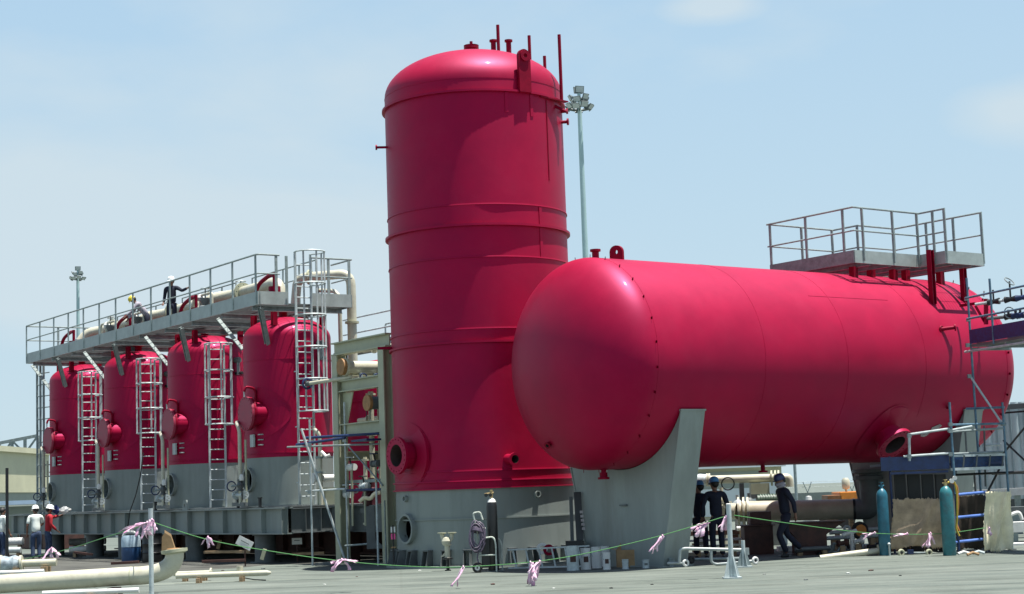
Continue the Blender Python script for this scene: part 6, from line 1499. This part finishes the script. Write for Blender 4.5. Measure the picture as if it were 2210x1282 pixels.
# white pipes and clutter on far ground between pedestals behind the tank
for i, (px, y, w_, h_, d_, Y, m_, lab) in enumerate(((1500, 1192, 1.2, .08, .3, 41.2, CREAM, 'pale timber stack behind the left worker under the tank'), (1520, 1150, 2.0, .12, .3, 45.5, RUSTB, 'long dark beam lying behind the workers in coveralls'), (1700, 1172, .5, .12, .4, 42, WHITE, 'white offcut box left of the walking worker'), (1735, 1165, .5, .25, .3, 43, WHITE, 'white block behind the legs of the walking worker'))):
    q = at(px, y, Y); b_ = MB().box(V((q.x, Y, h_ / 2 + (.0 if i != 1 else .35))), (w_, d_, h_ if i != 1 else .12)); 
    if i == 1:
        for s in (-.8, .8): b_.box(V((q.x + s, Y, .172)), (.15, .25, .34))
    tag(centre(b_.build('timber_stack' if i == 0 else ('steel_beam' if i == 1 else 'white_block'), m_, None, 0, .008)), lab, ['timber', 'beam', 'box', 'box'][i])
# ------------------------------------------------------------------ people


def skin_mesh(verts, edges, radii, root, sub=1):
    me = bpy.data.meshes.new('skin'); me.from_pydata([tuple(v) for v in verts], edges, []); o = bpy.data.objects.new('skin', me); col.objects.link(o)
    m = o.modifiers.new('skin', 'SKIN'); m.use_smooth_shade = True
    sv = me.skin_vertices[0].data
    for i, r in enumerate(radii):
        sv[i].radius = r if isinstance(r, tuple) else (r, r); sv[i].use_root = (i == root)
    s = o.modifiers.new('sub', 'SUBSURF'); s.levels = sub; s.render_levels = sub
    dg = bpy.context.evaluated_depsgraph_get(); out = bpy.data.meshes.new_from_object(o.evaluated_get(dg)); bpy.data.objects.remove(o); return out


class Sk:
    def __init__(s): s.v = []; s.e = []; s.r = []

    def add(s, p, r, prev=None):
        s.v.append(V(p)); s.r.append(r); i = len(s.v) - 1
        if prev is not None: s.e.append((prev, i))
        return i


def person(lab, pos, yaw, top, bottom, hat, hair=HAIR, lean=0., arms=None, legs=None, H_=1.74, turn=0., scarf=None, sleeves='long', bend=0.):
    """local frame: x right of the figure's own left... figure faces -Y before yaw; arms / legs are joint offsets"""
    t = thing('person', lab, 'person', pos, 'people at work in the yard'); k = H_ / 1.74
    rot = Matrix.Rotation(yaw, 3, 'Z'); pos = V(pos)
    J = lambda x, y, z: pos + rot @ (V((x, y, z)) * k)
    # spine with lean: forward is -y
    def sp(z, x=0, y=0):
        dz = max(0, z - .95); a = lean
        return (x, y - math.sin(a) * dz, .95 * min(1, z / .95) + math.cos(a) * dz if z > .95 else z)
    legs = legs or {}; arms = arms or {}
    L = {}
    for s, n_ in ((1, 'l'), (-1, 'r')):
        kn, an = legs.get(n_, ((.10, -.03, .50), (.10, .02, .09)))
        L[n_] = (V((s * .095, 0, .90)), V((s * kn[0], kn[1], kn[2])), V((s * an[0], an[1], an[2])))
    A_ = {}
    for s, n_ in ((1, 'l'), (-1, 'r')):
        sh = V(sp(1.43, s * .19, 0)); el, wr = arms.get(n_, ((.26, .04, -.29), (.27, -.08, -.53)))
        A_[n_] = (sh, sh + V((s * (el[0] - .19), el[1], el[2])), sh + V((s * (wr[0] - .19), wr[1], wr[2])))
    nk = V(sp(1.49)); hc = V(sp(1.62, 0, -.02)); hd = (hc - nk).normalized(); ct = math.cos(turn); st = math.sin(turn)
    fwd = V((st, -ct, -.02)).normalized()
    # body
    b = Sk(); pel = b.add(J(0, 0, .95), .07 * k); ab = b.add(J(*sp(1.12)), .075 * k, pel); chs = b.add(J(*sp(1.32)), .095 * k, ab); up_ = b.add(J(*sp(1.43)), .075 * k, chs)
    n1 = b.add(J(*nk), .052 * k, up_); h0 = b.add(J(*(nk + hd * .07 + fwd * .012)), (.062 * k, .068 * k), n1); h1 = b.add(J(*(nk + hd * .14 + fwd * .012)), (.075 * k, .092 * k), h0); h2 = b.add(J(*(nk + hd * .21)), (.074 * k, .092 * k), h1); b.add(J(*(nk + hd * .255)), (.045 * k, .055 * k), h2)
    no_ = b.add(J(*(nk + hd * .125 + fwd * .098)), .018 * k, h1)
    for s in (1, -1): b.add(J(*(nk + hd * .135 + V((s * ct, s * st, 0)) * .082)), .016 * k, h1)
    for n_ in 'lr':
        hp_, kn, an = L[n_]; i = b.add(J(*hp_), .050 * k, pel); i = b.add(J(*((hp_ + kn) / 2)), .05 * k, i); i = b.add(J(*kn), .045 * k, i); i = b.add(J(*(kn.lerp(an, .35))), .046 * k, i); b.add(J(*an), .038 * k, i)
        sh, el, wr = A_[n_]; i = b.add(J(*sh), .058 * k, up_); i = b.add(J(*(sh.lerp(el, .5))), .048 * k, i); i = b.add(J(*el), .040 * k, i); i = b.add(J(*(el.lerp(wr, .4))), .038 * k, i); i = b.add(J(*wr), .027 * k, i)
        # hand: palm, four fingers, thumb
        d = (wr - el).normalized(); X = d.cross(V((0, 1, 0))); X = X.normalized() if X.length > .1 else V((1, 0, 0)); Y = d.cross(X)
        pm_ = b.add(J(*(wr + d * .07)), (.036 * k, .017 * k), i)
        for q_, ln in ((-.027, .062), (-.009, .075), (.009, .071), (.027, .056)):
            f1 = b.add(J(*(wr + d * (.10 + ln * .45) + X * q_ * 1.1 + Y * .006)), .0095 * k, pm_); b.add(J(*(wr + d * (.10 + ln * .85) + X * q_ + Y * .030)), .008 * k, f1)
        th = b.add(J(*(wr + d * .065 + X * -.048 + Y * .012)), .011 * k, pm_); b.add(J(*(wr + d * .10 + X * -.055 + Y * .026)), .009 * k, th)
    body = link('body', skin_mesh(b.v, b.e, b.r, pel, 1), SKIN, t, 180)
    for s in (1, -1):
        e = MB(); bmesh.ops.create_icosphere(e.bm, subdivisions=2, radius=.013); p = J(*(nk + hd * .152 + fwd * .098 + V((ct, st, 0)) * s * .033))
        for v_ in e.bm.verts: v_.co += p
        e.build('eye', BLACK, body, 180)
    m_ = MB(); m_.box(J(*(nk + hd * .085 + fwd * .084)), (.045, .012, .010), rot @ V((ct, st, 0))); m_.build('mouth', RUSTB, body)
    # clothes
    g = Sk(); i0 = g.add(J(0, 0, .88), (.165 * k, .125 * k)); i1 = g.add(J(*sp(1.12)), (.155 * k, .118 * k), i0); i2 = g.add(J(*sp(1.32)), (.180 * k, .125 * k), i1); i3 = g.add(J(*sp(1.425)), (.125 * k, .098 * k), i2); g.add(J(*(nk + hd * .015)), .062 * k, i3)
    for n_ in 'lr':
        sh, el, wr = A_[n_]; i = g.add(J(*sh), .076 * k, i3); i = g.add(J(*(sh.lerp(el, .5))), .064 * k, i)
        if sleeves == 'long': i = g.add(J(*el), .056 * k, i); i = g.add(J(*(el.lerp(wr, .5))), .052 * k, i); g.add(J(*(wr - (wr - el).normalized() * .01)), .042 * k, i)
        else: g.add(J(*(sh.lerp(el, .85))), .062 * k, i)
    link('shirt', skin_mesh(g.v, g.e, g.r, i0, 1), top, t, 180)
    g = Sk(); i0 = g.add(J(*sp(1.0)), (.150 * k, .115 * k)); i1 = g.add(J(0, 0, .92), (.165 * k, .14 * k), i0)
    for n_ in 'lr':
        hp_, kn, an = L[n_]; i = g.add(J(*(hp_ - V((0, 0, .04)))), .102 * k, i1); i = g.add(J(*(hp_.lerp(kn, .5))), .092 * k, i); i = g.add(J(*kn), .076 * k, i); i = g.add(J(*(kn.lerp(an, .5))), .072 * k, i); g.add(J(*(an + V((0, 0, .015)))), .066 * k, i)
    link('trousers', skin_mesh(g.v, g.e, g.r, i1, 1), bottom, t, 180)
    for n_ in 'lr':
        hp_, kn, an = L[n_]; g = Sk(); i = g.add(J(an.x, an.y + .05, max(.05, an.z - .04)), (.05 * k, .045 * k)); i2 = g.add(J(an.x, an.y - .06, max(.04, an.z - .05)), (.05 * k, .036 * k), i); g.add(J(an.x * 1.08, an.y - .16, max(.035, an.z - .055)), (.043 * k, .028 * k), i2)
        link('boot', skin_mesh(g.v, g.e, g.r, 0, 1), RUBBER, t, 180)
    # hair and head cover
    hr0 = J(*(nk + hd * .165 - fwd * .012)); Zq = (rot @ hd).normalized(); Fq = (rot @ fwd); Fq = (Fq - Zq * Fq.dot(Zq)).normalized(); Xq = Zq.cross(Fq)
    hm = MB(); bmesh.ops.create_icosphere(hm.bm, subdivisions=3, radius=1)
    for v_ in hm.bm.verts:
        c = v_.co.copy(); v_.co = hr0 + (Fq * (c.x * .098 - .028) + Xq * c.y * .090 + Zq * (c.z * .098 + (.03 if c.x > 0 else 0))) * k
    hm.build('hair', hair, t, 180)
    hb = J(*(nk + hd * .195 - fwd * .005)); Zh = (rot @ hd).normalized(); Fh = (rot @ fwd); Fh = (Fh - Zh * Fh.dot(Zh)).normalized(); Xh = Zh.cross(Fh)
    if hat is not None:
        hm = MB(); n = 24; rows = []
        for a, rr, zz in ((0, 1.0, 0), (1, .98, .04), (2, .90, .075), (3, .70, .105), (4, .38, .122)):
            rows.append([hm.bm.verts.new(hb + (Fh * math.cos(2 * PI * i / n) * .128 + Xh * math.sin(2 * PI * i / n) * .108) * rr * k + Zh * zz * 1.05 * k) for i in range(n)])
        tp = hm.bm.verts.new(hb + Zh * .13 * k)
        for r0, r1 in zip(rows, rows[1:]):
            for i in range(n): hm.bm.faces.new((r0[i], r0[(i + 1) % n], r1[(i + 1) % n], r1[i]))
        for i in range(n): hm.bm.faces.new((rows[-1][i], rows[-1][(i + 1) % n], tp))
        br = [hb + (Fh * (math.cos(2 * PI * i / n) * (.142 + (.045 if math.cos(2 * PI * i / n) > .3 else 0))) + Xh * math.sin(2 * PI * i / n) * .118) * k - Zh * .012 for i in range(n)]
        bv = [hm.bm.verts.new(p) for p in br]
        for i in range(n): hm.bm.faces.new((rows[0][i], rows[0][(i + 1) % n], bv[(i + 1) % n], bv[i]))
        hm.build('helmet', hat, t, 60)
    else:
        hm = MB(); bmesh.ops.create_icosphere(hm.bm, subdivisions=3, radius=1)
        for v_ in hm.bm.verts:
            c = v_.co.copy(); v_.co = hb + (Fh * (c.x * .105 - .015) + Xh * c.y * .085 + Zh * (c.z * .085 - .0)) * k
        hm.build('hair', hair, t, 180)
    if scarf is not None:
        s_ = MB(); q = J(*(nk + hd * .05)); s_.torus(q, Zh, .072 * k, .036 * k, 22, 8); s_.torus(q + Zh * .05 * k + Fh * .02, Zh, .078 * k, .036 * k, 22, 8); s_.build('scarf', scarf, t, 180)
    return t


STRIDE = {'l': ((.08, -.22, .50), (.08, -.05, .09)), 'r': ((.09, .05, .50), (.09, .38, .16))}
g0 = gnd(78, 1203)
person('worker seen from behind in a white shirt, blue jeans and white helmet', gnd(78, 1212), R(205), SHIRT, JEANS, HELMW, lean=.14, arms={'r': ((.25, -.12, -.24), (.12, -.34, -.34)), 'l': ((.27, .04, -.28), (.26, -.06, -.52))}, sleeves='short', turn=.3)
q = gnd(104, 1209); person('worker in a red shirt and white helmet pointing to the right', q, R(125), SHIRTR, JEANS, HELMW, lean=.06, arms={'r': ((.24, .02, -.28), (.20, -.18, -.46)), 'l': ((.36, -.24, -.05), (.44, -.50, .00))}, turn=-.1)
person('worker in a white shirt cut off by the left picture edge', gnd(2, 1212), R(150), SHIRT, JEANS, None, lean=.1, sleeves='short')
# two men on the walkway
q = at(371, 690, 53.2)
person('man in navy clothes and white helmet standing on the walkway', V((q.x, q.y, 7.02)), R(-10), NAVY, NAVY, HELMW, arms={'l': ((.40, -.10, -.12), (.62, -.22, -.06)), 'r': ((.25, .03, -.28), (.22, -.14, -.48))}, H_=1.70)
q = at(318, 705, 56.0)
person('man in a yellow helmet bending over the walkway pipes', V((q.x, q.y, 7.02)), R(-75), GREYC, NAVY, HELMY, lean=.75, arms={'l': ((.22, -.18, -.25), (.16, -.38, -.42)), 'r': ((.22, -.15, -.26), (.15, -.30, -.48))}, H_=1.66)
# three men below the tank
person('worker in a navy coverall and pale blue helmet, left of the pair seen from behind', gnd(1514, 1207), R(165), NAVY, NAVY, HELMB, lean=.12, arms={'r': ((.40, -.06, -.22), (.46, -.22, -.42)), 'l': ((.28, .0, -.28), (.22, -.16, -.48))}, turn=.9, legs={'l': ((.10, -.03, .50), (.10, .04, .09)), 'r': ((.12, .02, .50), (.14, .14, .09))}, H_=1.72)
person('worker in a navy coverall with blue shoulders and bright blue helmet, right of the pair', gnd(1549, 1208) + V((0, -.15, 0)), R(190), NAVY, NAVY, mat('bright blue helmet plastic', (.10, .32, .62), .35), lean=.05, arms={'r': ((.27, .04, -.28), (.26, -.10, -.50)), 'l': ((.30, .0, -.28), (.28, -.14, -.50))}, turn=.15, H_=1.78)
person('worker in a dark coverall, navy helmet and grey face scarf walking to the left', gnd(1700, 1203), R(-72), NAVY, NAVY, HELMN, lean=.10, arms={'l': ((.27, .12, -.26), (.25, .16, -.50)), 'r': ((.26, .10, -.27), (.24, .22, -.46))}, legs=STRIDE, scarf=GREYC, H_=1.80, turn=.1)
# ------------------------------------------------------------------ sky, sun, camera
SUN = V((.20, -.05, .98)).normalized()
w = bpy.data.worlds.new('World'); sc.world = w; w.use_nodes = True
nt = w.node_tree; n = nt.nodes; lk = nt.links; bg = n['Background']; bg.inputs[1].default_value = .060
sky = n.new('ShaderNodeTexSky'); sky.sky_type = 'NISHITA'; sky.sun_disc = False
sky.sun_elevation = math.asin(SUN.z); sky.sun_rotation = math.atan2(SUN.x, SUN.y); sky.altitude = 0; sky.air_density = 1.0; sky.dust_density = .6; sky.ozone_density = 1.5
tc = n.new('ShaderNodeTexCoord'); mp = n.new('ShaderNodeMapping'); mp.inputs['Scale'].default_value = (3.2, 3.2, 7.5); mp.inputs['Location'].default_value = (1.3, .4, .25)
lk.new(tc.outputs['Generated'], mp.inputs[0])
no = n.new('ShaderNodeTexNoise'); no.inputs['Scale'].default_value = 1.25; no.inputs['Detail'].default_value = 7; no.inputs['Roughness'].default_value = .52; no.inputs['Distortion'].default_value = .1
lk.new(mp.outputs[0], no.inputs['Vector'])
rp = n.new('ShaderNodeValToRGB'); rp.color_ramp.elements[0].position = .47; rp.color_ramp.elements[1].position = .74
rp.color_ramp.elements[0].color = (0, 0, 0, 1); rp.color_ramp.elements[1].color = (.7, .7, .7, 1)
lk.new(no.outputs['Fac'], rp.inputs[0])
# pale haze that thickens towards the horizon
sx = n.new('ShaderNodeSeparateXYZ'); lk.new(tc.outputs['Generated'], sx.inputs[0])
hr_ = n.new('ShaderNodeValToRGB'); lk.new(sx.outputs['Z'], hr_.inputs[0]); e = hr_.color_ramp.elements
e[0].position = 0; e[0].color = (5.0, 6.2, 6.7, 1); e[1].position = .30; e[1].color = (3.85, 5.6, 7.2, 1)
k = e.new(.13); k.color = (4.5, 6.0, 7.05, 1)
hf_ = n.new('ShaderNodeValToRGB'); lk.new(sx.outputs['Z'], hf_.inputs[0]); e = hf_.color_ramp.elements
e[0].position = 0; e[0].color = (1, 1, 1, 1); e[1].position = .62; e[1].color = (.0, .0, .0, 1)
k = e.new(.3); k.color = (.92, .92, .92, 1)
hz_ = n.new('ShaderNodeMixRGB'); lk.new(hf_.outputs[0], hz_.inputs[0]); lk.new(sky.outputs[0], hz_.inputs[1]); lk.new(hr_.outputs[0], hz_.inputs[2])


def blob(px, py, wx, wz):
    d = ray(px, py).normalized(); m2 = n.new('ShaderNodeMapping'); m2.inputs['Location'].default_value = (-d.x / wx, -d.y / .5, -d.z / wz); m2.inputs['Scale'].default_value = (1 / wx, 1 / .5, 1 / wz)
    lk.new(tc.outputs['Generated'], m2.inputs[0]); g_ = n.new('ShaderNodeTexGradient'); g_.gradient_type = 'SPHERICAL'; lk.new(m2.outputs[0], g_.inputs[0]); return g_.outputs['Fac']


def add(a_, b_, op='ADD'):
    x = n.new('ShaderNodeMath'); x.operation = op
    for i, v in enumerate((a_, b_)):
        if isinstance(v, (int, float)): x.inputs[i].default_value = v
        else: lk.new(v, x.inputs[i])
    x.use_clamp = op != 'ADD'; return x.outputs[0]


bl = add(add(blob(330, 560, .22, .075), add(blob(2190, 235, .05, .028), blob(1540, 15, .035, .012))), blob(650, 640, .18, .06))
mo = add(no.outputs['Fac'], add(bl, .42, 'MULTIPLY')); mo = add(mo, -.06); lk.new(mo, rp.inputs[0])
mx = n.new('ShaderNodeMixRGB'); mx.inputs[2].default_value = (5.5, 6.35, 6.8, 1)
lk.new(rp.outputs[0], mx.inputs[0]); lk.new(hz_.outputs[0], mx.inputs[1]); lk.new(mx.outputs[0], bg.inputs[0])
sl = bpy.data.lights.new('sun', 'SUN'); sl.energy = 5; sl.angle = R(.5); sl.color = (1, .96, .90)
so = bpy.data.objects.new('sun', sl); col.objects.link(so); so.location = SUN * 60; so.rotation_euler = SUN.to_track_quat('Z', 'Y').to_euler()

cd = bpy.data.cameras.new('camera'); cam = bpy.data.objects.new('camera', cd); col.objects.link(cam); sc.camera = cam
cd.sensor_width = 36; cd.lens = 36 * F_ / 2210; cd.clip_end = 4000; cd.clip_start = .2
cam.location = EYEP
c_, s_ = math.cos(ROLL), math.sin(ROLL)
ix = RT * c_ - UPV * s_; iy = RT * s_ + UPV * c_
m_ = Matrix((ix, iy, -FW)).transposed().to_4x4(); m_.translation = EYEP; cam.matrix_world = m_
sc.view_settings.view_transform = 'Standard'; sc.view_settings.look = 'None'; sc.view_settings.gamma = 1; sc.view_settings.exposure = 1.0
